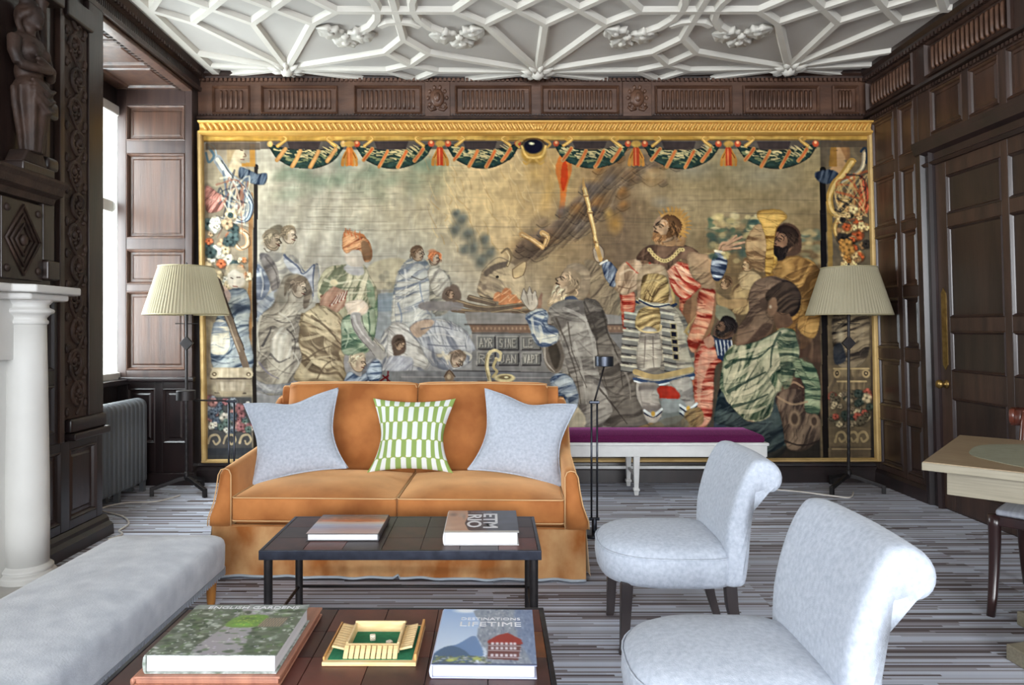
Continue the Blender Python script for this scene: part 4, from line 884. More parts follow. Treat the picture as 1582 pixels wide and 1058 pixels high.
    P([(990,656),(1020,652),(1026,668),(986,668)], (142,112,72), .8, 2); P([(1056,644),(1086,640),(1090,664),(1056,664)], (128,104,72), .8, 2, fold=((176,142,90),60,7,.8,67))
    P([(1004,656),(1056,640),(1060,662),(1010,670)], (118,112,96), .7, 2)
    # --- right: striped page, red robed youth, green kneeling woman, bearded bearer
    P([(1076,540),(1096,532),(1112,544),(1116,556),(1104,572),(1100,640),(1088,660),(1076,660),(1072,590)], (176,70,52), 1, 1.5, fold=((216,166,134),92,10,.5,68,(116,38,30)))
    P([(1082,548),(1098,544),(1112,552),(1098,560),(1086,590),(1080,630),(1076,590)], (214,168,136), .6, 2)
    P([(1102,508),(1108,496),(1120,488),(1134,494),(1138,508),(1130,522),(1112,524),(1102,518)], (104,80,64), 1, 1.2); P([(1114,490),(1130,488),(1140,502),(1136,516),(1128,506)], (56,46,40), 1, 1.5); S([(1108,504),(1114,502)],1.8,1.2,(48,38,34),1); S([(1106,516),(1116,516)],1.6,1,(84,44,38),1)
    S([(1102,520),(1116,526),(1130,522)],3.5,3,(52,50,54),1)
    P([(1102,522),(1130,526),(1134,546),(1122,560),(1108,552)], (46,62,98), 1, 1, False)
    for i in range(5): S([(1106+i*6,526),(1109+i*6,548)],2,2,(176,178,176),.9,False)
    P([(1086,524),(1100,518),(1104,532),(1094,538)], (186,138,110), .9, 1.5)
    # trees behind
    for i in range(60):
        r = W.rng; t = r.rand(); x = 1096+r.rand()*86; y = 336+r.rand()*60
        if x < 1112 and y < 352: continue
        B(x, y, 7+r.rand()*9, 5+r.rand()*7, [(78,92,78),(96,106,86),(64,80,72),(120,118,86)][i % 4], .6, .7)
    for i in range(40):
        r = W.rng; x = 1094+r.rand()*80; y = 330+r.rand()*80
        B(x, y, 5+r.rand()*6, 3+r.rand()*4, [(198,176,122),(186,164,112)][i % 2], .6, .5)
    for i in range(30):
        r = W.rng; B(1236+r.rand()*34, 356+r.rand()*50, 6+r.rand()*6, 4+r.rand()*4, [(84,98,84),(150,138,98),(190,164,112)][i % 3], .6, .6)
    P([(1098,376),(1108,366),(1104,400),(1098,420),(1090,416)], (150,120,88), 0, 1)
    # bearers: small figures then bearded man with golden vessel
    P([(1130,446),(1150,434),(1176,438),(1176,470),(1150,486),(1130,480)], (140,112,76), 1, 2, fold=((182,154,104),40,11,.8,69,(98,76,52))); B(1156,410,9,10,(178,146,104),1,.4); B(1156,404,9,6,(128,98,66),.8,.6); B(1122,436,9,9,(168,134,98),1,.4); B(1122,430,9,5,(112,86,60),.8,.6)
    P([(1142,424),(1160,418),(1176,428),(1174,446),(1146,446)], (168,140,98), 1, 2, fold=((196,168,120),60,9,.7,70,(122,96,66)))
    P([(1106,452),(1124,462),(1150,460),(1152,472),(1124,478),(1108,468)], (166,134,90), 1, 1.5); P([(1100,470),(1130,480),(1136,500),(1110,494)], (140,136,108), .8, 2)
    P([(1152,372),(1168,354),(1184,356),(1192,390),(1184,420),(1166,412),(1154,394)], (152,116,76), 1, 1.5, fold=((196,160,110),100,14,.7,71,(110,82,54)))
    P([(1188,420),(1212,396),(1240,398),(1262,412),(1268,470),(1252,530),(1210,540),(1196,480)], (140,100,52), 1, 2, fold=((188,142,76),60,19,.9,72,(92,64,36)))
    P([(1200,352),(1214,344),(1230,350),(1238,368),(1236,390),(1220,396),(1204,392),(1198,372)], (92,68,50), 1, 1.5); P([(1196,366),(1208,358),(1214,372),(1206,384),(1196,380)], (148,110,78), 1, 1.5); P([(1196,380),(1210,382),(1214,398),(1200,402)], (60,46,36), 1, 1.5); S([(1198,366),(1206,363)],2,1.4,(46,36,30),1); B(1224,374,4,5,(148,110,78),.9,.5)
    P([(1170,330),(1178,324),(1206,324),(1216,336),(1206,344),(1200,360),(1200,410),(1188,424),(1184,380),(1180,350)], (176,128,54), 1, 1.5, fold=((222,176,88),95,12,.5,73,(124,86,36))); S([(1186,346),(1190,380),(1190,414)],3,1.6,(232,196,116),.8); B(1194,330,18,5,(196,152,74),.9,.4)
    P([(1176,432),(1196,424),(1230,430),(1220,450),(1180,450)], (166,118,52), .8, 2)
    # green kneeling woman
    P([(1164,470),(1170,444),(1186,428),(1210,428),(1220,446),(1200,480),(1190,520),(1170,546),(1138,540),(1146,506)], (98,76,58), 1, 2, fold=((126,100,76),60,17,.6,74,(70,52,40)))
    P([(1194,446),(1210,432),(1230,440),(1238,462),(1232,484),(1214,490),(1200,476)], (54,42,34), 1, 1.5); P([(1190,452),(1200,446),(1206,462),(1200,476),(1190,470)], (110,82,62), 1, 1.5); B(1190,466,5,10,(176,160,130),.7,.6); P([(1196,478),(1216,482),(1224,500),(1200,508)], (106,80,60), 1, 1.5)
    P([(1118,560),(1128,536),(1150,528),(1180,522),(1210,508),(1226,516),(1234,540),(1222,560),(1216,600),(1196,640),(1184,664),(1152,660),(1130,640),(1112,600)], (72,92,66), 1, 1.5, fold=((196,186,148),35,22,.8,75,(36,56,46)))
    P([(1200,512),(1222,508),(1236,526),(1232,556),(1222,580),(1206,590),(1198,560)], (66,86,62), 1, 1.5, fold=((168,166,130),90,14,.5,76,(34,52,44)))
    S([(1130,566),(1150,548),(1180,540),(1204,524)],3.5,2,(36,56,46),.9); S([(1120,592),(1150,610),(1190,612)],4,2,(32,50,42),.8); S([(1128,626),(1150,640),(1180,644)],4,2,(30,48,42),.8); S([(1140,580),(1164,584),(1180,576)],5,2,(208,198,160),.7); S([(1130,610),(1150,626),(1176,628)],5,2,(204,194,156),.7); S([(1124,560),(1136,546),(1156,540)],4,2,(200,190,152),.7)
    P([(1112,600),(1126,640),(1150,660),(1190,664),(1204,640),(1214,650),(1216,690),(1196,708),(1160,704),(1120,690),(1106,650)], (42,56,60), 1, 2, fold=((84,98,90),60,18,.8,77,(26,34,40))); P([(1102,660),(1116,620),(1122,660),(1116,680)], (58,72,88), .9, 2); P([(1138,656),(1156,648),(1172,656),(1160,664)], (150,126,96), .8, 1.5)
    P([(1230,560),(1246,552),(1264,580),(1268,620),(1258,650),(1246,656),(1240,610),(1228,590)], (74,96,70), 1, 2, fold=((146,154,118),92,11,.5,78,(40,58,48)))
    # urn, right low
    P([(1210,590),(1244,586),(1262,612),(1266,650),(1254,690),(1220,694),(1206,650)], (96,76,60), 1, 2, fold=((138,112,86),20,17,.7,79,(62,48,40)))
    for y in (606, 628, 672): S([(1208,y),(1236,y+5),(1264,y)], 3, 3, (54,42,36), .7)
    B(1226,650,9,14,(140,112,84),.8,.4); B(1226,650,5,9,(76,58,46),.9,.4); S([(1212,600),(1226,590),(1240,598)],3,3,(152,124,94),.8)
    P([(1230,500),(1262,510),(1270,540),(1268,560),(1236,552)], (84,64,50), .8, 3, fold=((118,92,70),0,15,.6,80)); P([(1110,690),(1270,690),(1274,706),(1110,706)], (52,46,40), .7, 3)
    # --- heads drawn with features; d = facing (-1 left, 1 right), up = tilt of the face
    def head(x, y, r, d, skin, hair, up=0., beard=None, curl=True, seed=1, low=1.):
        rg = np.random.RandomState(seed); sk = np.array(skin, float); hr = np.array(hair, float); ca, sa = math.cos(up), math.sin(up)
        def T(u, v): return (x+d*(u*ca+v*sa)*r, y+(v*ca-u*sa)*r)
        P([T(*q) for q in ((-.75,.2),(-.8,-.5),(-.3,-1.05),(.35,-1.0),(.72,-.62),(.78,-.25),(1.02,.12),(.80,.24),(.82,.42),(.74,.62),(.55,.92),(.1,.98),(-.35,.75))], sk, 1, 1, line=(sk*.6, 1.0))
        B(*T(-.35,.25), r*.6, r*.75, sk*.68, .6, .9); B(*T(.45,-.35), r*.34, r*.3, np.minimum(255, sk*1.18), .7, .9); B(*T(.35,.35), r*.3, r*.26, np.minimum(255, sk*1.1), .6, .9)
        S([T(.40,-.22), T(.60,-.28), T(.78,-.2)], r*.12, r*.06, sk*.45, .75); B(*T(.62,-.10), r*.14, r*.09, sk*.38, .8, .7); S([T(.45,-.02), T(.62,.02)], r*.07, r*.05, sk*.5, .7)
        S([T(.74,-.18), T(1.0,.12), T(.78,.22)], r*.09, r*.07, sk*.5, .8); S([T(.82,.44), T(.52,.42)], r*.11, r*.06, (sk*.5)*np.array((1.15,.8,.75)), .95)
        P([T(*q) for q in ((-.2,.6),(-.75,.1),(-.95,-.4),(-.75,-.95),(-.1,-1.22),(.5,-1.1),(.72,-.68),(.3,-.72),(-.05,-.4),(-.12,.1),(-.05,.5))], hr, .97, 1)
        for i in range(26):
            t = rg.rand(); u, v = -.85+1.3*t, -1.0+.5*rg.rand()+(.9*(1-t))*rg.rand(); c = hr*(.6+.95*rg.rand())
            S([T(u,v), T(u-.22,v+.18), T(u-.28+.2*rg.rand(),v+.42)], r*.10, r*.03, np.minimum(255, c), .7)
        if beard is not None:
            bc = np.array(beard, float); P([T(*q) for q in ((-.1,.3),(.25,.5),(.5,.42),(.85,.52),(.85,.95*low),(.5,1.35*low),(.05,1.15*low),(-.25,.7))], bc, .95, 1)
            for i in range(22):
                u, v = -.1+.85*rg.rand(), .5+.5*rg.rand()*low; S([T(u,v), T(u+.08,v+.2), T(u+.02,v+.4*low)], r*.09, r*.03, np.minimum(255, bc*(.6+.9*rg.rand())), .75)
            S([T(.82,.46), T(.55,.45)], r*.1, r*.05, sk*.45, .9)
    head(1033,355,21,-1,(188,148,108),(104,72,44),.38,(150,108,68),seed=3,low=.75)
    for i in range(12):
        t = -1.9+i*.24; S([(1040+17*math.cos(t), 348+18*math.sin(t)), (1040+29*math.cos(t), 347+29*math.sin(t))], 3.4, .8, (186,138,72), .95); 
    S([(1022,334),(1036,329),(1052,338),(1058,352)],3,3,(196,150,84),.9)
    head(880,436,20,-1,(176,146,110),(146,124,98),.30,(186,164,130),seed=4,low=1.15)
    head(1213,372,20,-1,(140,102,72),(58,42,32),.05,(48,36,28),seed=5)
    head(1212,464,21,-1,(120,90,66),(46,35,29),-.35,None,seed=6)
    head(1122,506,15,-1,(104,78,60),(44,36,32),.2,(52,42,36),seed=7,low=.8)
    head(552,382,18,-1,(186,162,136),(176,116,74),-.2,None,seed=8); P([(560,366),(572,376),(574,398),(564,402),(558,388)], (146,104,68), .8, 1.5)
    head(460,446,16,1,(172,154,130),(112,98,82),-.2,None,seed=9)
    head(420,372,15,1,(160,142,118),(122,108,88),-.1,None,seed=10); head(446,364,13,1,(178,160,136),(140,124,100),-.1,None,seed=11)
    head(645,392,11,1,(172,150,126),(120,98,76),0,None,seed=12); head(672,400,10,-1,(170,148,124),(176,112,74),0,None,seed=13)
    head(552,560,14,1,(190,168,142),(192,176,146),-.2,None,seed=14); head(1156,410,10,-1,(182,150,108),(124,94,62),0,None,seed=15); head(1122,438,10,-1,(170,136,100),(104,80,56),0,None,seed=16)
    head(622,538,11,1,(172,146,120),(92,78,66),-.6,None,seed=17); head(706,554,13,1,(166,148,128),(124,108,92),-.8,None,seed=18)
    # --- second pass: the principal figures drawn in detail (cartoon squares with their own origin and scale)
    def sq(ox, oy, k): return (lambda *pts: [(ox+a/k, oy+b_/k) for a, b_ in pts])
    def folds(K, k, items):
        for c, w, pts in items: S(K(*pts), w/k*1.0, w/k*.35, c, .62)
    # left group
    K = sq(380, 330, 3.917); k = 3.917
    GY, LG, DK, OC, OL, OD, BL_, BD, GN, GD, SK = (150,143,130), (190,182,164), (96,90,84), (152,134,104), (196,178,142), (104,88,68), (112,124,146), (62,74,104), (124,140,110), (78,100,80), (176,162,144)
    P(K((60,330),(110,240),(200,235),(300,260),(360,360),(430,300),(440,420),(420,560),(330,600),(200,520),(120,560),(62,640)), (142,136,126), .9, 2, fold=((182,174,156),70,15,.9,101))
    P(K((60,320),(105,330),(140,400),(130,480),(62,540)), BL_, 1, 1.5, fold=((186,190,190),85,9,.4,102)); P(K((80,250),(140,250),(190,340),(205,440),(160,470),(130,380)), (104,98,94), 1, 1.5, fold=((136,128,120),60,9,.5,103))
    P(K((225,250),(300,300),(350,360),(415,305),(400,420),(410,520),(360,480),(310,390),(250,330)), (150,150,154), 1, 1.5, fold=((196,194,188),90,11,.6,104)); P(K((62,560),(160,470),(220,470),(130,560),(64,650)), (124,134,150), .9, 1.5, fold=((186,188,186),120,9,.5,105))
    folds(K, k, [(BD,16,[(62,330),(100,360),(110,460)]),(BD,14,[(230,250),(310,320),(350,365),(410,310)]),(BD,10,[(415,310),(405,400),(410,500)]),((214,212,200),14,[(90,340),(105,420),(90,500)]),((206,204,196),10,[(330,370),(370,430),(390,520)]),(DK,10,[(120,260),(180,360),(195,450)])])
    head(421,370,13,1,(164,146,122),(122,110,90),-.25,None,seed=21); head(445,363,12,1,(180,162,138),(140,124,100),-.2,None,seed=22)
    P(K((230,380),(330,370),(390,440),(400,540),(330,580),(300,640),(340,720),(320,880),(300,1010),(70,1010),(64,760),(90,620),(170,540)), (142,132,116), 1, 2, fold=((182,172,152),60,17,1.0,106,(110,102,92)))
    P(K((170,480),(240,440),(250,520),(200,560)), (150,142,126), .8, 2); P(K((240,400),(300,370),(370,390),(390,470),(380,560),(345,570),(350,470),(310,410),(270,430),(230,500)), (112,100,86), .95, 1.5, fold=((150,136,116),70,8,.6,107))
    head(461,445,14,1,(178,162,140),(120,106,90),-.3,None,seed=23)
    P(K((150,760),(180,700),(240,690),(280,750),(270,860),(210,900),(150,860)), (170,160,142), .9, 2, fold=((200,192,174),40,11,.8,108)); folds(K, k, [((76,72,70),14,[(100,800),(140,720),(150,690)]),(DK,14,[(150,850),(200,900),(270,870)]),(LG,16,[(90,620),(70,720),(80,830)]),((92,84,76),10,[(250,700),(300,760),(290,880)]),(LG,12,[(200,600),(260,640),(300,720)]),((92,84,76),10,[(170,640),(220,660),(280,660)]),(LG,10,[(290,840),(320,900),(300,960)]),((120,112,120),14,[(80,900),(130,960),(200,1000)]),((206,198,182),10,[(160,760),(200,720),(250,730)])])
    P(K((330,690),(350,610),(440,560),(520,580),(590,680),(600,800),(560,840),(590,1010),(300,1010),(340,880),(320,780)), OC, 1, 2, fold=(OL,115,19,1.0,109,OD))
    folds(K, k, [(OL,26,[(360,640),(460,690),(540,760)]),(OD,16,[(400,620),(500,700),(580,800)]),(OL,22,[(340,760),(430,740),(500,720)]),(OD,14,[(340,900),(440,830),(520,800)]),(OL,20,[(350,960),(420,880),(520,860)]),(OD,12,[(430,1000),(480,920),(540,880)]),((84,70,54),12,[(560,640),(590,720),(590,800)]),(OL,16,[(480,580),(560,640),(590,700)])])
    P(K((580,640),(650,600),(760,560),(785,640),(770,760),(720,830),(590,850),(580,740)), GN, 1, 1.5, fold=((172,178,150),80,12,.6,110,GD)); P(K((440,450),(480,380),(600,310),(700,300),(750,380),(790,460),(780,540),(700,600),(600,560),(560,480),(470,490)), (158,150,122), 1, 1.5, fold=((200,190,158),25,12,.7,111,(112,116,90)))
    P(K((590,330),(640,290),(700,310),(710,370),(640,370)), (174,168,160), .95, 2); P(K((740,400),(770,440),(785,560),(755,560),(730,470)), GN, .9, 1.5, fold=((160,168,138),80,8,.4,112))
    folds(K, k, [((212,204,172),16,[(480,400),(560,420),(680,400),(740,420)]),((100,104,80),10,[(460,440),(560,450),(700,450)]),((206,198,166),14,[(560,470),(660,480),(750,470)]),(GD,12,[(600,700),(650,760),(720,780)]),((182,190,160),14,[(600,660),(620,740),(600,810)]),(GD,12,[(740,600),(750,700),(720,800)])])
    P(K((470,490),(530,440),(610,470),(600,560),(550,600),(450,540)), (170,132,108), 1, 1.2, False, fold=((190,156,130),30,9,.3,113))
    for i in range(9): S(K((510+i*11,560-i*6),(550+i*8,500-i*4)), 2, 1.4, (214,202,178) if i % 2 else (138,78,64), .8, False)
    B(*K((533,418))[0], 7, 7, (204,190,152), 1, .35); P(K((600,540),(700,520),(740,560),(720,610),(630,610)), (200,180,154), 1, 1.5, fold=((216,200,176),60,7,.5,114))
    P(K((635,610),(690,600),(700,660),(760,760),(840,840),(830,880),(790,870),(700,770),(650,700)), (158,152,142), 1, 1.5); folds(K, k, [((196,190,178),16,[(655,620),(680,690),(770,800)]),((104,98,92),8,[(700,620),(720,690),(830,830)]),((104,98,92),8,[(640,640),(660,710),(780,860)])])
    P(K((600,270),(600,200),(680,180),(720,250),(700,320),(620,310)), (186,172,152), 1, 1.5); P(K((585,210),(590,130),(620,110),(690,140),(740,160),(760,220),(755,280),(720,290),(700,230),(650,220),(610,240)), (186,130,88), 1, 1.2, fold=((216,166,120),60,6,.9,115,(140,84,56))); P(K((700,170),(745,180),(762,260),(740,285),(710,270)), (134,104,76), .9, 1.5)
    for q in ((595,115),(615,100),(635,112),(660,122),(685,132)): S(K((q[0]+6,q[1]+22),q), 2.2, .8, (196,116,72), .9)
    # centre: pair, crouchers
    K = sq(600, 330, 3.917)
    P(K((50,420),(90,320),(190,300),(240,360),(250,480),(230,560),(260,640),(150,700),(60,690),(40,560)), (158,156,148), 1, 2, fold=((198,194,180),78,11,.8,116,(118,126,138))); P(K((240,340),(310,330),(370,400),(360,480),(290,500),(250,420)), (160,152,138), .95, 2, fold=((196,188,168),60,9,.7,117,(120,114,104)))
    folds(K, k, [((122,136,156),12,[(60,540),(80,620),(70,680)]),((206,202,190),14,[(100,340),(110,450),(90,560)]),((122,136,156),10,[(190,420),(200,500),(240,600)]),((206,202,190),12,[(150,560),(170,620),(140,680)]),(DK,8,[(140,380),(200,400),(240,380)])])
    head(643,393,10,1,(174,152,126),(122,100,78),-.1,None,seed=24); head(670,399,9,1,(172,150,126),(180,116,78),-.2,None,seed=25)
    P(K((330,470),(360,440),(420,450),(430,520),(330,520)), (112,96,82), .9, 1.5); head(695,455,7,1,(166,140,114),(98,82,68),0,None,seed=26); P(K((190,540),(300,530),(440,540),(440,580),(300,590),(200,580)), (132,124,118), .9, 2)
    P(K((0,720),(30,660),(100,670),(160,740),(220,860),(230,920),(180,930),(100,900),(0,930)), (184,178,166), 1, 1.5, fold=((206,200,188),120,10,.6,118,(140,134,126))); P(K((20,760),(60,730),(100,750),(105,830),(60,860),(30,850)), (108,92,80), .95, 1.5); head(617,532,9,1,(176,150,124),(90,76,64),-.5,None,seed=27)
    P(K((0,870),(80,860),(150,880),(130,940),(0,950)), (150,150,156), .9, 2, fold=((190,188,186),40,8,.8,119)); P(K((130,690),(200,640),(330,650),(430,690),(500,760),(520,830),(400,830),(300,850),(210,800),(150,740)), (150,150,152), 1, 2, fold=((190,188,182),155,13,.8,120,(116,118,126))); P(K((130,690),(200,645),(280,650),(230,720),(170,750)), (190,160,130), .75, 2)
    folds(K, k, [((108,110,118),10,[(200,700),(300,680),(420,710)]),((202,198,190),14,[(210,740),(320,730),(450,760)]),((108,110,118),10,[(240,790),(350,800),(470,800)]),((206,196,170),16,[(330,840),(350,880),(360,910)]),((206,196,170),16,[(460,840),(500,860),(490,890)])])
    head(706,553,11,1,(172,152,130),(126,110,94),-1.0,None,seed=28)
    # kneeling elder
    K = sq(800, 330, 3.205); k = 3.205
    P(K((150,480),(220,430),(320,430),(400,470),(440,560),(480,640),(540,700),(580,820),(590,920),(640,1040),(330,1050),(300,940),(280,860),(240,740),(210,600)), (138,131,120), 1, 1.5, fold=((166,158,144),75,26,.7,121,(104,96,88)))
    P(K((330,420),(400,440),(440,520),(450,600),(520,690),(580,820),(590,920),(640,1040),(430,1050),(470,980),(440,880),(400,780),(390,640),(340,520)), (108,99,88), .95, 2, fold=((136,126,112),70,20,.7,122,(78,70,62)))
    folds(K, k, [((84,76,68),10,[(190,520),(240,640),(290,800),(310,940)]),((176,168,154),18,[(230,470),(330,520),(370,640),(380,760)]),((84,76,68),9,[(330,440),(380,560),(400,700),(440,860)]),((176,168,154),16,[(280,640),(320,780),(340,940)]),((72,64,56),10,[(420,480),(450,600),(500,720),(520,860)]),((72,64,56),10,[(400,860),(480,960),(540,1040)]),((150,140,126),14,[(470,680),(540,800),(560,920)]),((84,76,68),8,[(250,540),(270,680),(340,860)])])
    P(K((120,640),(150,610),(200,620),(230,700),(215,770),(180,785),(140,750)), (112,102,90), 1, 1.5); P(K((150,640),(190,640),(210,710),(190,770),(165,730)), (78,70,60), 1, 1.5); folds(K, k, [((184,176,160),12,[(130,650),(140,730),(180,780)])])
    P(K((40,510),(70,480),(120,470),(140,500),(120,540),(180,560),(205,600),(190,640),(120,660),(75,620),(60,560)), (116,134,158), 1, 1.5, fold=((210,206,186),100,11,.6,123,(70,90,124))); folds(K, k, [((58,78,116),12,[(45,520),(90,490),(130,480)]),((54,74,112),14,[(75,600),(120,655),(190,635)]),((218,212,190),18,[(110,560),(120,600),(110,640)]),((218,212,190),14,[(70,520),(75,560),(85,600)]),((58,78,116),8,[(125,540),(150,580),(195,600)])])
    P(K((15,420),(30,370),(42,400),(58,360),(70,395),(85,380),(100,430),(95,460),(70,480),(40,460)), (186,172,150), 1, 1, line=((120,106,90),1)); folds(K, k, [((120,106,90),4,[(44,405),(52,450)]),((120,106,90),4,[(70,400),(70,450)])])
    P(K((240,260),(300,245),(350,280),(360,360),(330,420),(290,420),(300,330),(270,290)), (150,130,104), 1, 2, fold=((178,156,124),75,6,.8,124)); head(877,437,19,-1,(184,156,122),(158,136,106),.45,(196,172,138),seed=29,low=1.25)
    P(K((170,850),(220,800),(270,820),(300,900),(290,960),(260,1000),(250,920),(200,880)), (104,124,150), 1, 2, fold=((186,192,190),80,9,.6,125,(66,86,120))); P(K((250,1050),(290,960),(330,1000),(330,1050)), (200,188,160), .9, 2)
    # crowned warrior
    K = sq(930, 320, 3.11); k = 3.11
    P(K((95,420),(130,400),(160,420),(150,520),(110,540)), (182,66,46), .95, 1.5, fold=((214,160,124),85,7,.4,126,(126,38,30)))
    P(K((440,380),(540,390),(545,500),(520,600),(480,640),(450,700),(420,600),(430,480)), (150,110,78), 1, 2); P(K((470,400),(540,400),(530,520),(490,620),(440,700),(410,640),(450,520)), (178,72,50), 1, 2, fold=((216,170,130),105,13,.6,127,(122,44,34)))
    P(K((70,310),(120,260),(180,250),(200,330),(190,380),(110,420),(70,390)), (184,152,118), 1, 1.5, fold=((208,178,142),20,12,.5,128,(140,112,86))); folds(K, k, [((186,72,52),8,[(120,265),(180,320),(240,280)]),((128,98,74),7,[(80,380),(140,390),(190,350)]),((222,196,160),12,[(90,320),(130,300),(160,310)])])
    P(K((300,300),(360,260),(440,280),(500,250),(520,300),(480,380),(400,440),(340,400)), (206,116,84), 1, 1.5, fold=((228,178,140),120,9,.7,129,(164,54,40)))
    folds(K, k, [((164,50,38),9,[(305,300),(340,390),(400,440),(470,380)]),((232,186,150),14,[(330,300),(370,370),(420,410)]),((164,50,38),8,[(350,290),(390,350),(440,370)]),((232,186,150),12,[(380,290),(420,330),(460,340)]),((164,50,38),7,[(410,290),(450,310),(485,330)]),((164,50,38),8,[(480,260),(500,320),(470,390)])])
    P(K((480,270),(530,260),(540,380),(560,390),(480,385)), (152,122,92), .9, 2)
    P(K((165,250),(200,200),(260,180),(330,190),(420,190),(470,240),(450,270),(380,250),(320,300),(280,320),(230,260)), (118,88,66), 1, 1.5, fold=((142,110,84),15,16,.5,130,(88,66,50)))
    for i in range(15):
        t = i/14; x, y = 228+t*160, 205+52*math.sin(math.pi*min(1, t*1.1)); q = K((x, y))[0]; B(*q, 4.2, 3.6, (212,184,122), .95, .4); B(*q, 1.5, 1.4, (112,86,54), .9, .5)
    P(K((180,300),(240,270),(310,300),(330,400),(330,470),(190,470),(170,400)), (168,140,106), 1, 2, fold=((196,168,130),70,10,.5,150))
    P(K((200,330),(250,318),(310,335),(322,400),(315,455),(255,468),(190,450),(188,390)), (158,130,84), 1, 1.2, fold=((214,182,120),40,6,1.2,131,(106,82,52))); folds(K, k, [((104,80,50),6,[(220,400),(245,430),(280,390)]),((222,194,134),8,[(215,360),(250,350),(290,370)]),((104,80,50),6,[(205,440),(260,455),(310,440)])])
    P(K((130,560),(160,500),(190,460),(320,470),(380,540),(420,700),(440,800),(330,830),(240,845),(160,830),(140,720)), (160,148,126), 1, 1.5, fold=((192,180,154),88,11,.3,132,(114,106,96)))
    for x0, x1, xs in ((110,180,-3.4),(285,345,3.2)):
        for i in range(7):
            y = 500+i*42; o = xs*i*.9
            P(K((x0+o,y),(x1+o*.7,y+10),(x1+o*.7,y+44),(x0+o-4,y+34)), (136,132,120), .95, 1, False); S(K((x0+o,y+6),(x1+o*.7,y+16)), 3, 3, (198,190,164), .9, False); S(K((x0+o-3,y+33),(x1+o*.7,y+43)), 1.6, 1.6, (74,70,66), .8, False)
    for i in range(5): P(K((328+i*3,560+i*36),(356+i*3,562+i*36),(357+i*3,588+i*36),(330+i*3,586+i*36)), (50,50,58), 1, 1, False, line=((190,170,120),1.1))
    P(K((185,490),(270,480),(280,560),(265,600),(200,600),(160,570)), (168,142,94), 1, 1.2, fold=((212,184,126),80,7,.9,133,(118,96,62))); P(K((190,590),(270,600),(280,770),(170,770)), (172,160,140), 1, 1.5, fold=((202,192,170),90,7,.3,134,(128,118,106)))
    S(K((180,448),(250,478),(322,468)), 3, 3, (70,78,98), 1); S(K((178,438),(250,472),(326,462)), 1.6, 1.6, (208,200,168), .9); S(K((165,575),(200,598),(270,598),(285,570)), 2.2, 2.2, (216,192,136), .9)
    S(K((160,790),(250,815),(340,800),(430,780)), 8, 8, (184,158,108), .95); S(K((155,825),(250,845),(340,830),(440,805)), 5, 5, (66,86,120), 1); S(K((155,836),(250,856),(340,840),(440,815)), 2.2, 2.2, (202,206,202), .9)
    folds(K, k, [((120,108,96),7,[(210,620),(205,700),(200,770)]),((120,108,96),7,[(245,620),(245,700),(250,770)]),((176,150,100),9,[(395,600),(425,560),(455,515)])])
    P(K((180,850),(270,850),(275,930),(290,980),(270,1030),(215,1030),(190,940)), (158,147,135), 1, 1.5, fold=((182,172,156),85,20,.3,135,(120,110,102))); P(K((325,840),(420,815),(440,900),(450,970),(440,1030),(400,960),(360,890)), (158,147,135), 1, 1.5, fold=((182,172,156),70,20,.3,136,(120,110,102)))
    P(K((265,870),(330,860),(375,900),(350,930),(290,915)), (176,62,46), .95, 1.5); P(K((290,925),(380,925),(400,970),(300,985)), (150,152,146), .85, 2)
    for q in ((245,985),(415,960)):
        x, y = K(q)[0]; S([(x-13,y-3),(x,y+4),(x+13,y-5)],3.6,3.6,(206,208,202),1); S([(x-13,y+1),(x,y+8),(x+13,y-1)],1.8,1.8,(54,66,94),1); B(x, y+2, 4, 5, (204,164,84), 1, .5)
    P(K((395,990),(460,960),(490,1000),(480,1045),(430,1050)), (136,110,76), .9, 1.5, fold=((176,146,96),60,6,.8,137,(92,72,50)))
    head(1030,356,20,-1,(192,154,114),(116,82,50),.42,(160,116,74),seed=30,low=.75)
    for i in range(11):
        t = -1.75+i*.25; S([(1038+17*math.cos(t), 349+18*math.sin(t)), (1038+28*math.cos(t), 347+28*math.sin(t))], 3.2, .8, (188,142,76), .9)
    P([(1062,392),(1084,392),(1104,398),(1108,424),(1094,440),(1070,428)], (158,126,94), 1, 1.5, fold=((186,152,114),60,12,.5,151,(116,90,68)))
    P([(1098,410),(1104,392),(1114,388),(1122,396),(1122,414),(1112,432),(1102,430)], (62,78,108), 1, 1, fold=((190,196,196),100,7,.3,152,(40,52,80))); S([(1105,388),(1119,391)],3.4,3.4,(218,204,174),1)
    for q in ([(1112,384),(1116,376),(1126,374),(1138,364)],[(1118,382),(1130,374),(1146,366)],[(1120,384),(1134,378),(1150,374)],[(1118,386),(1132,384),(1144,382)]): S(q, 5.5, 2.6, (186,148,112), 1); S([(a_, b_+2) for a_, b_ in q], 1.2, .8, (116,86,64), .7)
    for i in range(46):
        r = W.rng; x, y = 1096+r.rand()*76, 332+r.rand()*66
        if 1108 < x < 1152 and 360 < y < 392: continue
        B(x, y, 4+r.rand()*7, 3+r.rand()*5, [(206,186,128),(196,176,116),(98,112,84),(74,92,76),(214,196,144)][i % 5], .75, .5)
    # right-hand group
    K = sq(1080, 310, 2.643); k = 2.643
    P(K((150,590),(160,520),(200,460),(205,380),(230,330),(290,310),(340,330),(330,380),(290,420),(270,460),(300,500),(260,560),(200,590)), (112,88,68), 1, 2, fold=((136,110,86),70,14,.6,138,(80,62,50)))
    P(K((270,390),(300,350),(350,330),(400,350),(415,400),(390,450),(340,460),(300,440)), (60,47,38), 1, 1.5, fold=((92,72,56),60,7,.8,139)); P(K((285,410),(310,395),(320,440),(300,470),(280,460)), (128,98,74), 1, 1.5); B(*K((290,432))[0], 3, 4, (190,176,150), .6, .8)
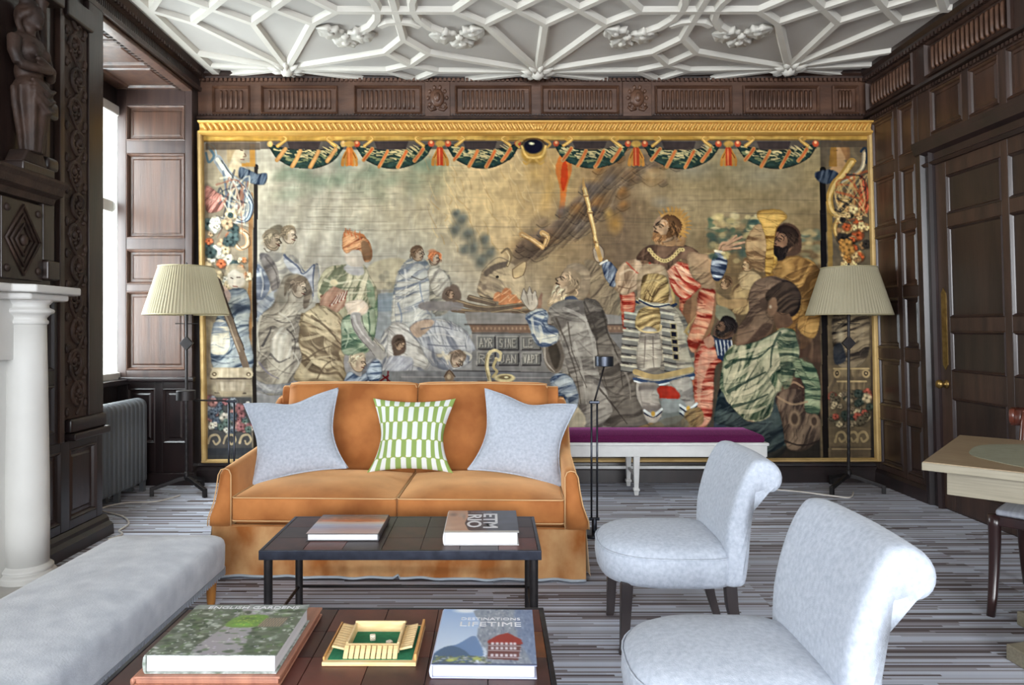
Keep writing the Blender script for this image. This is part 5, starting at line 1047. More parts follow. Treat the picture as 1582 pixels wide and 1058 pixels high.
    P(K((100,640),(140,600),(250,570),(330,530),(370,530),(400,570),(405,640),(340,680),(290,720),(310,780),(280,880),(200,890),(140,850),(100,760)), (92,106,78), 1, 1.5, fold=((190,182,146),35,18,.7,140,(50,68,54)))
    folds(K, k, [((206,196,158),22,[(120,640),(180,620),(250,600)]),((44,62,50),14,[(110,680),(160,650),(240,640),(300,590)]),((206,196,158),26,[(130,720),(180,700),(230,660)]),((44,62,50),14,[(120,780),(190,740),(270,700)]),((206,196,158),24,[(140,790),(200,780),(250,750)]),((44,62,50),14,[(140,840),(210,820),(280,790)]),((206,196,158),20,[(170,860),(220,860),(270,840)]),((44,62,50),12,[(330,540),(300,600),(290,680)]),((170,170,132),18,[(350,560),(345,640),(350,740)]),((44,62,50),12,[(385,570),(380,660),(360,760)])])
    P(K((320,560),(370,540),(400,570),(405,640),(370,760),(340,760),(330,660)), (84,98,72), .8, 1.5, fold=((160,162,126),95,9,.5,141,(46,62,52)))
    P(K((380,660),(410,650),(440,720),(500,780),(500,850),(450,910),(430,840),(430,760)), (96,114,84), 1, 1.5, fold=((152,158,122),95,9,.5,142,(56,72,58)))
    P(K((60,900),(90,780),(120,830),(200,900),(290,880),(310,800),(330,880),(350,990),(260,1030),(200,960),(120,920)), (54,66,68), 1, 2, fold=((88,100,94),60,15,.8,143,(34,42,48)))
    P(K((310,800),(360,770),(420,780),(430,860),(490,880),(500,960),(440,1010),(360,1010),(340,900)), (98,80,66), 1, 2, fold=((132,110,88),20,14,.7,144,(66,54,46))); 
    for q, a_, b_ in (((390,890),11,17),((470,900),9,13)): x, y = K(q)[0]; B(x, y, a_, b_, (142,118,92), .85, .35); B(x, y, a_*.55, b_*.6, (80,64,52), .9, .4)
    S(K((320,800),(380,830),(440,820)), 3, 3, (156,130,100), .8); S(K((350,980),(420,1000),(490,980)), 3, 3, (56,46,40), .8)
    P(K((190,170),(230,100),(270,110),(290,200),(260,290),(210,260)), (160,124,82), 1, 1.5, fold=((198,164,114),100,10,.7,145,(116,88,58))); P(K((300,300),(330,250),(400,230),(480,270),(510,330),(500,440),(470,560),(400,520),(420,420),(390,340)), (146,104,54), 1, 2, fold=((192,148,84),60,14,.9,146,(98,70,40)))
    head(1214,374,18,-1,(146,108,78),(64,48,36),.1,(52,40,32),seed=31); P(K((235,60),(260,40),(330,40),(355,70),(330,95),(310,130),(300,280),(270,300),(275,180),(260,110)), (182,136,62), 1, 1.2, fold=((226,182,98),95,8,.5,147,(128,90,40)))
    head(1119,507,13,-1,(108,82,64),(50,42,38),.3,(58,48,42),seed=32,low=.8)
    # --- side borders
    for sgn, xa, xb, xs in [(1, 314, 396, 0), (-1, 1268, 1346, 1)]:
        P([(xa,212),(xb,212),(xb,712),(xa,712)], (134,120,100) if sgn > 0 else (98,84,64), .92, 2, False, fold=((160,146,120) if sgn > 0 else (122,104,76), 80, 60, 1.2, 90+xs))
    S([(395,256),(393,560),(395,712)],6,6,(52,46,42),.9,False); S([(387,300),(386,560)],7,5,(148,104,62),.7,False)
    S([(1271,262),(1273,470),(1276,712)],9,9,(38,32,28),.95,False); S([(1281,300),(1283,430)],8,7,(160,124,60),.8,False)
    rng = W.rng
    def bust(x, y, d, skin, hair):
        B(x, y, 13, 17, skin, 1, .25); P([(x-d*4,y-16),(x+d*12,y-14),(x+d*16,y+4),(x+d*12,y+16),(x+d*6,y+2),(x,y-8)], hair, .8, 2); P([(x-d*4,y+14),(x+d*8,y+14),(x+d*14,y+34),(x-d*18,y+32)], skin, .95, 2)
        S([(x-d*9,y-3),(x-d*5,y-4)],1.6,1.2,(92,72,56),.9); S([(x-d*12,y+1),(x-d*14,y+5),(x-d*10,y+6)],1.4,1.2,(120,94,72),.8); S([(x-d*11,y+10),(x-d*6,y+10)],1.4,1,(120,76,60),.8)
    bust(366,236,-1,(196,176,142),(162,138,100)); bust(1298,236,1,(186,144,96),(146,104,62))
    P([(385,222),(394,222),(394,258),(374,258),(374,252),(386,250)], (178,130,62), .9, 1, False); P([(1284,222),(1292,222),(1294,258),(1280,258)], (150,108,48), .9, 1, False)
    P([(372,258),(396,268),(412,268),(408,284),(388,282),(370,274)], (52,70,96), 1, 1.5, fold=((116,132,146),20,7,.5,91,(30,42,62))); P([(1260,266),(1284,262),(1296,270),(1280,284),(1262,278)], (36,48,66), 1, 1.5, fold=((84,96,110),20,7,.5,92))
    # scrolling wings / volutes
    def volute(pts, c, hi, w):
        S(pts, w, w*.6, c, 1); S(pts, w*.4, w*.2, hi, .9); S([(a+w*.45, b+w*.1) for a, b in pts], 1.4, 1, (70,60,52), .6)
    volute([(336,246),(350,268),(368,284),(382,300),(386,322),(376,338),(362,336),(358,324),(366,318)], (150,152,148), (212,206,184), 14)
    volute([(378,296),(388,316),(382,338),(366,344)], (88,110,134), (166,178,184), 7)
    volute([(1316,250),(1304,268),(1290,284),(1282,304),(1286,326),(1300,332),(1312,322),(1308,310),(1300,312)], (172,134,68), (224,188,116), 13)
    volute([(1336,236),(1334,256),(1322,270),(1302,282)], (150,136,110), (208,190,150), 8)
    S([(1330,234),(1336,228),(1340,238),(1338,252)],3.5,3,(46,66,80),1); S([(322,228),(330,240),(322,250),(318,236)],4,3,(88,118,130),1); S([(318,220),(330,226),(334,240)],3,2,(150,164,164),.9)
    for pts, c in [([(318,288),(334,296),(346,306),(344,322),(330,328),(318,324)], (186,126,110)), ([(316,304),(332,310),(340,316)], (206,150,132)), ([(1330,270),(1340,286),(1342,306),(1334,316),(1328,298)], (178,76,44)), ([(1330,300),(1342,318),(1338,330),(1326,322)], (196,92,54))]:
        P(pts, c, .95, 1.5, fold=(tuple(min(255, q+30) for q in c), 30, 7, .7, 93, tuple(q*.6 for q in c)))
    volute([(372,356),(380,362),(382,378),(370,384),(362,376)], (186,150,112), (224,196,158), 9); volute([(1296,338),(1290,352),(1296,370),(1306,366)], (160,122,62), (212,176,106), 9)
    S([(366,306),(372,290),(364,280)],5,3,(60,56,58),.7)
    for i in range(26):
        a_ = i*.5; S([(330+rng.rand()*54, 262+rng.rand()*90), (336+rng.rand()*50, 270+rng.rand()*90), (330+rng.rand()*54, 280+rng.rand()*90)], 3.5, 1, [(196,186,164),(96,112,130),(150,104,84),(206,196,170),(70,72,78)][i % 5], .6)
        S([(1284+rng.rand()*56, 262+rng.rand()*70), (1286+rng.rand()*54, 270+rng.rand()*70), (1284+rng.rand()*56, 276+rng.rand()*76)], 3.5, 1, [(196,156,92),(120,84,46),(176,88,48),(206,170,110),(58,50,44)][i % 5], .6)
    def flowers(x0, x1, y0, y1, n, cols, s0):
        for i in range(n):
            x = x0+rng.rand()*(x1-x0); y = y0+rng.rand()*(y1-y0); r = s0*(.6+rng.rand()*.8); c = np.array(cols[rng.randint(len(cols))], float)
            B(x+1, y+1, r*1.1, r*1.1, c*.45, .7, .5); B(x, y, r, r, c, .95, .5)
            for k in range(5):
                a = k*1.257+rng.rand(); B(x+r*.55*math.cos(a), y+r*.55*math.sin(a), r*.42, r*.3, np.minimum(255, c*1.22), .7, .5, a)
            B(x, y, r*.25, r*.25, c*.6, .8, .5)
    flowers(320,362,322,460,60,[(206,196,172),(196,176,140),(190,112,76),(84,100,96),(176,150,118),(210,204,186),(74,88,84)],8)
    flowers(366,384,390,430,8,[(206,186,152),(186,126,84)],6)
    flowers(1300,1340,322,410,44,[(176,88,46),(196,150,92),(206,166,110),(148,110,70),(210,176,120),(60,50,40)],8)
    flowers(1290,1312,372,410,8,[(176,124,60),(150,100,50)],7)
    # putto / caryatid halves and pedestals, left
    B(364,430,17,20,(206,194,174),1,.3); S([(356,428),(360,430)],1.6,1.6,(110,92,80),.9); S([(366,428),(371,428)],1.6,1.6,(110,92,80),.9); S([(360,442),(367,443)],1.5,1.2,(150,104,90),.9); P([(346,426),(352,410),(368,408),(380,418),(374,422),(360,416)], (176,160,132), .8, 2)
    P([(344,452),(376,446),(388,470),(384,510),(392,560),(372,576),(330,570),(328,520),(338,480)], (96,112,130), 1, 2, fold=((178,180,172),75,15,.9,94,(56,70,92)))
    P([(330,500),(348,496),(356,530),(346,548),(326,544)], (206,196,170), .95, 1.5, fold=((224,216,194),85,9,.5,95,(110,126,150))); B(370,476,14,10,(60,74,98),.8,.6); P([(340,440),(356,452),(352,468),(338,466)], (200,168,150), .8, 2)
    S([(333,432),(352,490),(372,540),(380,566)],11,10,(126,110,94),1,False); S([(331,434),(350,492),(370,542)],2.4,2.4,(168,152,130),.8,False); S([(339,432),(358,488),(378,540)],1.6,1.6,(74,62,54),.8,False)
    for x0, x1, y, c in [(326,388,568,(176,160,132)), (332,380,590,(150,136,114))]:
        P([(x0,y),(x1,y),(x1-3,y+16),(x0+3,y+16)], c, 1, 1, False, fold=(tuple(min(255, q+24) for q in c), 0, 9, .5, 96)); S([(x0,y+17),(x1,y+17)],2,2,(84,72,62),.8,False)
    for x in (331,384): B(x, 578, 8, 8, (186,170,140), 1, .3); B(x, 578, 4.4, 4.4, (110,94,76), .9, .4); B(x, 578, 2, 2, (206,190,158), .9, .5)
    P([(338,604),(376,604),(372,614),(342,614)], (164,148,122), .95, 1, False); P([(322,614),(390,614),(390,704),(322,704)], (78,78,80), .8, 4, False)
    flowers(324,388,616,668,56,[(176,168,154),(132,136,142),(160,118,112),(206,196,176),(84,96,112),(140,96,96),(96,112,104)],6.5)
    for x in (332,356,380): S([(x-10,684),(x-6,674),(x+4,672),(x+8,680),(x+2,686),(x-2,681)],3.5,2.5,(176,160,130),.95)
    P([(318,692),(394,692),(394,712),(318,712)], (66,70,76), .8, 2, False)
    # right pedestal
    P([(1290,480),(1338,480),(1342,540),(1326,566),(1296,566),(1286,530)], (92,78,62), .95, 2, fold=((160,140,108),70,14,.9,97,(48,42,38))); B(1298,520,9,18,(176,160,128),.7,.7); B(1328,514,8,16,(150,132,104),.7,.7); P([(1288,536),(1300,530),(1306,556),(1290,562)], (50,54,62), .8, 2)
    for x0, x1, y in [(1288,1342,568),(1294,1338,588)]:
        P([(x0,y),(x1,y),(x1-2,y+15),(x0+2,y+15)], (104,88,66), 1, 1, False, fold=((140,120,88),0,9,.5,98)); S([(x0,y+1),(x1,y+1)],2.2,2.2,(186,160,112),.8,False)
    for x in (1293,1338): B(x, 577, 7, 8, (160,136,96), 1, .3); B(x, 577, 4, 4.6, (62,52,42), .9, .4); B(x, 577, 1.8, 2, (180,154,110), .9, .5)
    flowers(1284,1344,606,656,50,[(132,116,90),(150,80,62),(90,80,62),(164,146,112),(60,66,56),(110,96,76)],6.5)
    for x in (1300,1318,1334): S([(x-9,682),(x-6,670),(x+3,668),(x+7,677),(x,682),(x-3,677)],4,3,(156,134,96),.95)
    P([(1284,690),(1346,690),(1346,706),(1284,706)], (92,78,60), .9, 2, False); S([(1286,694),(1346,694)],1.6,1.6,(150,128,92),.8,False)
    # --- top border: ochre band, scrolls, leaf swags, tassels
    P([(312,206),(1346,204),(1346,216),(312,218)], (168,132,62), 1, 1, False, fold=((192,158,84),90,7,.5,99))
    S([(312,218),(1346,216)],2,2,(112,84,40),.7,False)
    P([(318,220),(402,220),(402,232),(318,232)], (96,82,66), .85, 1, False); P([(1262,218),(1340,218),(1340,228),(1262,228)], (92,78,60), .85, 1, False)
    P([(402,219),(1262,217),(1262,229),(402,231)], (92,82,70), .85, 1, False)
    sw = [(415,532),(549,668),(690,802),(857,972),(994,1112),(1138,1262)]
    def scroll(x, y, d):
        S([(x,y+7),(x+d*8,y+1),(x+d*13,y-4),(x+d*8,y-8),(x+d*3,y-4),(x+d*7,y-1)],5,3,(186,144,70),1); S([(x,y+7),(x+d*8,y+1),(x+d*13,y-4),(x+d*8,y-8)],1.4,1,(224,190,116),.8)
    for k, (xa, xb) in enumerate(sw):
        n = 40; cx = (xa+xb)/2; rr = (.55 if k < 1 else 1)
        top = lambda t: 222+11*math.sin(math.pi*t)**.7
        bot = lambda t: 224+36*math.sin(math.pi*t)**.55
        P([(xa+(xb-xa)*i/10, top(i/10)-1) for i in range(11)]+[(xa+(xb-xa)*i/10, bot(i/10)) for i in range(10, -1, -1)], (56,72,58), 1, 1, True, line=((40,42,36),1.5))
        for i in range(90):
            t = .06+.88*rng.rand(); f = rng.rand(); x = xa+(xb-xa)*t; y = top(t)*(1-f)+bot(t)*f
            d = 1 if t < .5 else -1; sl_ = math.cos(math.pi*t)*.55
            c = (196,176,122) if f < .5 else ((128,130,88) if f < .72 else (60,84,70))
            S([(x,y),(x+d*4,y+4*sl_-2+2*rng.rand()),(x+d*9,y+8*sl_-2)],2.6,.6,c,.8)
        for t, c in [(.16,(186,92,48)),(.36,(196,112,60)),(.6,(192,100,52)),(.82,(196,104,56))]:
            x = xa+(xb-xa)*t
            S([(x+7,top(t)+1),(x+1,(top(t)+bot(t))/2),(x-6,bot(t)-1)],6,6,(178,134,80),1); S([(x+7,top(t)+1),(x+1,(top(t)+bot(t))/2),(x-6,bot(t)-1)],3,2,c if k else (200,150,90),.9)
        for x in (xa+2, xb-2): B(x, 222, 6, 6, (190,88,52) if k else (196,160,96), 1, .4); B(x, 220, 3, 3, (226,180,120), .8, .5)
        scroll(xa+14, 218, 1); scroll(xb-14, 218, -1)
        P([(cx-30,219),(cx+22,219),(cx+18,231),(cx-26,231)], (74,62,54), .9, 1, False)
    for x in (540,680,983,1126):
        for d in (-9,-4,4,9): S([(x,226),(x+d,244),(x+d*1.2,254)],5,5,(186,128,58),.95); S([(x,226),(x+d,244)],1.4,1.2,(118,66,32),.8)
        P([(x-4,228),(x+4,228),(x+5,256),(x-5,256)], (184,74,40) if x > 600 else (196,116,52), 1, 1, False); S([(x-1,230),(x-1,254)],1.6,1.6,(222,140,80),.8,False); B(x, 222, 10, 6, (190,148,72), 1, .4)
    B(824,236,22,20,(176,136,64),1,.25); B(824,226,17,13,(30,34,46),1,.25); B(821,222,6,3.4,(206,196,156),1,.6); S([(806,226),(812,240),(824,244),(838,240),(843,226)],3,3,(212,172,94),1); S([(806,224),(814,215),(834,215),(843,224)],2,2,(96,68,36),.8)
    for d in (-1,1): S([(824+d*4,246),(824+d*10,254),(824+d*16,250)],3.5,2.5,(196,154,80),1); S([(824+d*18,216),(824+d*26,222),(824+d*22,228)],4,3,(190,148,74),1)
    # --- age: horizontal repair seams, weft streaks, fading
    for i in range(34):
        x = 400+rng.rand()*760; y = 290+rng.rand()*180; L = 30+rng.rand()*150
        S([(x,y),(x+L*.5,y+rng.rand()*2),(x+L,y)],1.1,1.1,(96,86,70),.2)
    S([(400,353),(470,354),(560,356),(700,352)],1.2,1.2,(96,88,74),.25); S([(1060,310),(1160,308),(1262,310)],1.2,1.2,(100,88,64),.25); S([(1040,352),(1180,354)],1.2,1.2,(100,88,64),.25)
    # crisp local contrast of the woven hatching
    def blur(im, k):
        for ax in (0, 1):
            pad = [(k+1, k) if i == ax else (0, 0) for i in range(3)]; cs = np.cumsum(np.pad(im, pad, mode='edge'), axis=ax, dtype=np.float64); n_ = im.shape[ax]
            im = ((np.take(cs, np.arange(2*k+1, 2*k+1+n_), ax)-np.take(cs, np.arange(0, n_), ax))/(2*k+1)).astype(np.float32)
        return im
    W.a += .34*(W.a-blur(blur(W.a, max(1, int(3*res))), max(1, int(3*res)))); W.a += .22*(W.a-blur(blur(W.a, int(22*res)), int(22*res)))
    W.a = np.clip(W.a, 12, 250)
    W.a *= (.965+.07*W.noise(2.2, 30, 5))[..., None]; W.a *= (.965+.07*W.noise(30, 1.8, 6))[..., None]
    for k_, (sc, am) in enumerate([(34, .035), (15, .05), (6, .09)]):
        d_ = W.lattice((gx*.8+gy*.6)/sc, (-gx*.6+gy*.8)/sc, 60+k_)-.5
        W.a *= (1+am*2*d_)[..., None]
    lum = W.a.mean(2, keepdims=True); bl = np.clip((W.a[..., 2:3]-W.a[..., 0:1])/50, 0, 1); W.a += (lum*np.array([1.05, 1., .90], np.float32)-W.a)*(.10+.32*bl); W.a *= TONE
    return W
# ---------------------------------------------------------------- tapestry and its gilt frame
WV = weave_tapestry(1.0)
def px_on_wall(px, py, d): return ((px-VPX)*d/FPX, d, CAMZ-(py-VPY)*d/FPX)
TL, TR, BR, BL = (313.5,207), (1340,205), (1351,707), (320,709)
nu, nv = 1000, 486
uu, vv = np.meshgrid(np.linspace(0, 1, nu), np.linspace(0, 1, nv))
PX = (TL[0]*(1-uu)+TR[0]*uu)*(1-vv)+(BL[0]*(1-uu)+BR[0]*uu)*vv
PY = (TL[1]*(1-uu)+TR[1]*uu)*(1-vv)+(BL[1]*(1-uu)+BR[1]*uu)*vv
ix = np.clip(((PX-WV.x0)*WV.res).round().astype(int), 0, WV.w-1); iy = np.clip(((PY-WV.y0)*WV.res).round().astype(int), 0, WV.h-1)
rgb = WV.a[iy, ix]
# hanging slack: shallow vertical ripples, strongest on the left
rip = (np.sin(uu*150+vv*14+2.2*np.sin(vv*9+uu*21))*.5+np.sin(uu*61+vv*9+3*np.sin(uu*13))*.6)*(.0024+.0095*np.clip(.45-uu, 0, 1)*2)*np.sin(np.pi*np.clip(vv*1.0, 0, 1))**.5
rip += .004*np.sin(uu*9+vv*5)
D = 5.648; ys_ = D+rip
verts = np.stack([(PX-VPX)*D/FPX, ys_, CAMZ-(PY-VPY)*D/FPX], -1)
tap = thing('framed_tapestry', 'huge faded woven tapestry of a sacrifice in a gilt frame with rope-carved top', 'tapestry', (0, 5.66, .17))
cloth = picture_mesh('woven_cloth', verts.reshape(-1, 3)-np.array((0, 5.66, .17)), nu, nv, rgb, 'tapestry_wool', tap)
bk_ = [px_on_wall(*p, 5.668) for p in (TL, TR, BR, BL)]; bk2 = [(x, 5.676, z) for x, y, z in bk_]
MB(lambda x, y, z: (x, y-5.66, z-.17)).loft([bk_, bk2]).build('lining', 'plaster', tap)
frame = tap
def fl(x, y, z): return (x, y-5.66, z-.17)
def bar(p, q, w, d0, d1, name='frame_bar', m='gilt_pale'):
    (xa, ya), (xb, yb) = p, q; L = math.hypot(xb-xa, yb-ya); nx_, ny_ = -(yb-ya)/L*w/2, (xb-xa)/L*w/2; b = MB(fl)
    loops = []
    for x, y in (p, q):
        l = []
        for k, d in ((-1, d1), (-1, d0+.01), (-.55, d0), (.35, d0), (.6, d0+.012), (1, d0+.016), (1, d1)):
            X, Y, Z = px_on_wall(x+nx_*k, y+ny_*k, 5.65); l.append((X, d, Z))
        loops.append(l)
    return b.loft(loops).build(name, m, frame)
bar((310.5,204), (317.5,712), 8, 5.605, 5.677); bar((1355.5,711), (1343.5,203), 8.5, 5.605, 5.677); bar((1359,709.5), (314,711.5), 5.5, 5.61, 5.677)
zt, zb = CAMZ-(188.5-VPY)*5.6/FPX, CAMZ-(206.5-VPY)*5.6/FPX; xl, xr = (306-VPX)*5.58/FPX, (1348.5-VPX)*5.58/FPX
MB(fl).loft([[(x, y, z) for y, z in ((5.677,zb-.006),(5.61,zb-.006),(5.575,zb+.004),(5.575,zb+.018),(5.60,zb+.024),(5.612,zb+.05),(5.60,zt-.014),(5.57,zt-.008),(5.565,zt+.004),(5.677,zt+.004))] for x in (xl, xr)]).build('top_rail', 'gilt', frame)
g = MB(); gh = zt-zb-.034
g.loft([[(o+sh, -.004-d, z) for o, d in ((-.016,0),(-.010,.012),(0,.017),(.010,.012),(.016,0))] for z, sh in ((0,-.014),(gh*.3,-.008),(gh*.7,.006),(gh,.018))])
gad = g.build('gadroon', 'gilt', frame, smooth=True); NG = 112; first = True
for i in range(NG):
    x = xl+.02+(xr-xl-.04)*(i+.5)/NG
    if abs(i-NG/2) < 1: continue
    mir = -1 if x < (830-VPX)*5.58/FPX else 1
    o = gad if first else again(gad, frame); first = False
    o.location = (x, 5.606-5.66, zb+.024-.17); o.scale = (mir, 1, 1)
cl = MB(fl); cx = (832-VPX)*5.58/FPX
for k in (-1, 0, 1): cl.ball((cx+k*.022, 5.598, zb+.052), (.014, .016, .026), 8, 6)
cl.build('centre_leaf', 'gilt', frame, smooth=True)

# ---------------------------------------------------------------- sofa
def soft_box(x0, x1, y0, y1, z0, z1, crown=.05, nx=20, ny=16, rnd_=.02, dip=0.0, puff=.012):
    """upholstered cushion: domed top, slightly puffed sides"""
    b = MB(); cx_, cy_ = (x0+x1)/2, (y0+y1)/2; hx, hy = (x1-x0)/2, (y1-y0)/2
    def top(u, v): return z1+crown*(1-abs(u)**3.)*(1-abs(v)**3.)-dip*math.exp(-((u*1.6)**2+(v*1.6)**2))
    idx = {}
    for s_ in (1, 0):
        for j in range(ny+1):
            for i in range(nx+1):
                u, v = -1+2*i/nx, -1+2*j/ny; idx[s_, i, j] = len(b.v)
                b.v.append((cx_+u*hx, cy_+v*hy, top(u, v) if s_ else z0-.006*(1-u*u)*(1-v*v)))
    for j in range(ny):
        for i in range(nx):
            b.f.append((idx[1,i,j], idx[1,i+1,j], idx[1,i+1,j+1], idx[1,i,j+1])); b.f.append((idx[0,i,j], idx[0,i,j+1], idx[0,i+1,j+1], idx[0,i+1,j]))
    ring = [(i, 0) for i in range(nx)]+[(nx, j) for j in range(ny)]+[(i, ny) for i in range(nx, 0, -1)]+[(0, j) for j in range(ny, 0, -1)]
    mid = []
    for i, j in ring:
        u, v = -1+2*i/nx, -1+2*j/ny; k = puff*(1-min(abs(u), abs(v))**4)
        mid.append(len(b.v)); b.v.append((cx_+u*hx+(k*(1 if u > 0 else -1) if abs(u) == 1 else 0), cy_+v*hy+(k*(1 if v > 0 else -1) if abs(v) == 1 else 0), (z0+z1)/2))
    n = len(ring)
    for k in range(n):
        k2 = (k+1) % n; b.f.append((idx[1,*ring[k]], mid[k], mid[k2], idx[1,*ring[k2]])); b.f.append((mid[k], idx[0,*ring[k]], idx[0,*ring[k2]], mid[k2]))
    return b
def rect_path(x0, x1, y0, y1, z, r=.02, n=4):
    pts = []
    for cx_, cy_, a0 in ((x1-r, y1-r, 0), (x0+r, y1-r, 90), (x0+r, y0+r, 180), (x1-r, y0+r, 270)):
        for k in range(n+1): a = R(a0+90*k/n); pts.append((cx_+r*math.cos(a), cy_+r*math.sin(a), z))
    pts.append(pts[0]); return pts
sofa = thing('sofa', 'orange velvet two-seat sofa with pale piping and pleated skirt', 'sofa', (-.478, 3.48, 0), -.035)
MB().box((-.85, .05, .09), (.85, .86, .285)).build('seat_base', 'velvet', sofa, bevel=.02)
# skirt with a box pleat in the middle and soft waves
def skirt_strip(path, phase):
    b = MB(); n = len(path); zs = (.262, .20, .12, .05, .014)
    for zi, z in enumerate(zs):
        for k, (x, y, ox, oy, wv) in enumerate(path):
            t = zi/(len(zs)-1); w = (.003+.012*t)*math.sin(k*.55+phase)*wv+.016*t
            if wv == 0: w = -.03*t
            b.v.append((x+ox*w, y+oy*w, z))
    for zi in range(len(zs)-1):
        for k in range(n-1): b.f.append((zi*n+k, zi*n+k+1, (zi+1)*n+k+1, (zi+1)*n+k))
    return b
front = []
NS = 96
for k in range(NS+1):
    x = -.935+1.87*k/NS; front.append((x, 0, 0, -1, 0 if abs(x) < .012 else .55+.45*math.sin(k*.37)))
sk = skirt_strip(front, .3)
sk.build('skirt_front', 'velvet_pile', sofa, smooth=True)
for sx in (-1, 1):
    side = [(sx*.935, .0+.86*k/30, sx, 0, .8) for k in range(31)]; skirt_strip(side, 1.1).build('skirt_side', 'velvet_pile', sofa, smooth=True)
MB().tube([(x, y-(.016+.015*math.sin(k*.55+.3)*w if w else -.03), .013) for k, (x, y, a, c, w) in enumerate(front)], .007, 6).build('hem_welt', 'hem', sofa, smooth=True)
MB().tube([(-.93, -.008, .264), (.93, -.008, .264)], .005, 6).build('seam_welt', 'velvet', sofa, smooth=True)
# arms: low at the front, sweeping up into the back
def arm_top(y): t = min(1, max(0, (y-.46)/.38)); return .548+.035*min(1, y/.46)+.25*t*t*(3-2*t)*(.6+.4*t)
for sx in (-1, 1):
    b = MB(); loops = []
    for y in [-.022, -.012, .0, .08, .18, .3, .42, .5, .56, .62, .68, .74, .80, .86]:
        z = arm_top(max(0, y)); e = .018 if y < -.02 else (.006 if y < -.01 else 0)
        l = [(.832+e, .262), (.832+e, .40), (.832+e, z-.03), (.840+e, z-.008-e), (.858, z-e), (.880-e, z-.004-e), (.895-e, z-.03), (.905-e, z-.10), (.918-e, .38), (.948-e, .30), (.950-e, .262)]
        loops.append([(sx*x, y, zz) for x, zz in l])
    a = b.loft(loops).build('arm', 'velvet', sofa, smooth=True)
    o_ = [(.832,.262),(.832,.44),(.832,arm_top(0)-.03),(.842,arm_top(0)-.006),(.860,arm_top(0)+.001),(.882,arm_top(0)-.004),(.896,arm_top(0)-.03),(.906,arm_top(0)-.10),(.919,.38),(.948,.30),(.950,.262)]
    MB().tube([(sx*x, -.018, z) for x, z in o_], .0032, 6).build('arm_piping', 'piping', a, smooth=True)
MB().loft([[(x, y, z) for y, z in ((.70,.27),(.76,.60),(.79,.86),(.80,.885),(.83,.895),(.87,.885),(.885,.86),(.90,.27))] for x in (-.845, -.835, .835, .845)]).build('back_frame', 'velvet', sofa, smooth=True)
for s_ in (-1, 1):
    x0, x1 = (-.775, -.004) if s_ < 0 else (.004, .775); loops = []
    for i in range(15):
        t = i/14; x = x0+(x1-x0)*t; e = max(0, 1-min(t, 1-t)/.05); p = .012*(1-(2*t-1)**4)-.014*e*e
        loops.append([(x, y, z) for y, z in ((.72,.40),(.60-p*.6,.40),(.635-p,.60),(.675-p,.78),(.70-p,.885+p*.3),(.712,.912+p*.5),(.74,.924+p*.4),(.775,.915+p*.3),(.79,.88),(.78,.6))])
    bc = MB().loft(loops).build('back_cushion', 'velvet', sofa, smooth=True)
    MB().tube([(x0, .70, .895), (x0+.01, .705, .915), ((x0+x1)/2, .700, .922), (x1-.01, .705, .915), (x1, .70, .895)], .0034, 6).build('back_piping', 'piping', bc, smooth=True)
    x0, x1 = (-.828, -.003) if s_ < 0 else (.003, .828)
    sc = soft_box(x0, x1, -.018, .64, .288, .404, .052, 22, 18, dip=.012).build('seat_cushion', 'velvet', sofa, smooth=True, bevel=.012, seg=3)
    MB().tube(rect_path(x0, x1, -.022, .64, .405), .0036, 6).build('top_piping', 'piping', sc, smooth=True)
    MB().tube(rect_path(x0, x1, -.022, .64, .290), .0034, 6).build('bottom_piping', 'piping', sc, smooth=True)

# ---------------------------------------------------------------- pillows
def pillow_geo(w, h, t, pinch, n, chop=0.):
    X = np.linspace(-1, 1, n); U, V = np.meshgrid(X, X)
    x = U*w/2*(1-pinch*1.75*(1-np.abs(V)**1.7)*np.abs(U)**1.5*(1-.25*V)); y = V*h/2*(1-pinch*.75*(1-U**2)*np.abs(V)**1.5)
    if chop: y = y-chop*np.exp(-(U*2.6)**2)*np.clip(V, 0, 1)**2
    f = np.clip(1-np.abs(U)**2.4, 0, 1)**.62*np.clip(1-np.abs(V)**2.4, 0, 1)**.62
    wr_ = 1+.05*np.sin(U*7+V*5)*np.clip(np.abs(U)+np.abs(V)-.5, 0, 1)
    return U, V, np.stack([x, y, t*f*wr_], -1), np.stack([x, y, -t*f], -1)
def pillow(label, loc, rot, w, h, t, pinch, colour=None, material=None, chop=0., n=44):
    U, V, A, B_ = pillow_geo(w, h, t, pinch, n, chop)
    p = thing('cushion', label, 'cushion', loc, 0, 'cushions on the sofa'); p.rotation_euler = rot
    for nm, G in (('front_face', A), ('back_face', B_)):
        if colour is not None: picture_mesh(nm, G.reshape(-1, 3), n, n, colour(U, V), material, p)
        else:
            o = picture_mesh(nm, G.reshape(-1, 3), n, n, np.full((n, n, 3), 200.), 'printed_linen', p); o.data.materials.clear(); o.data.materials.append(MATS[material])
    e = [tuple(A[0, i]) for i in range(0, n, 2)]+[tuple(A[j, n-1]) for j in range(0, n, 2)]+[tuple(A[n-1, i]) for i in range(n-1, -1, -2)]+[tuple(A[j, 0]) for j in range(n-1, -1, -2)]
    if material == 'grey_weave': MB().tube([(x, y, 0) for x, y, z in e+[e[0]]], .0045, 5).build('seam', 'grey_weave', p, smooth=True)
    return p
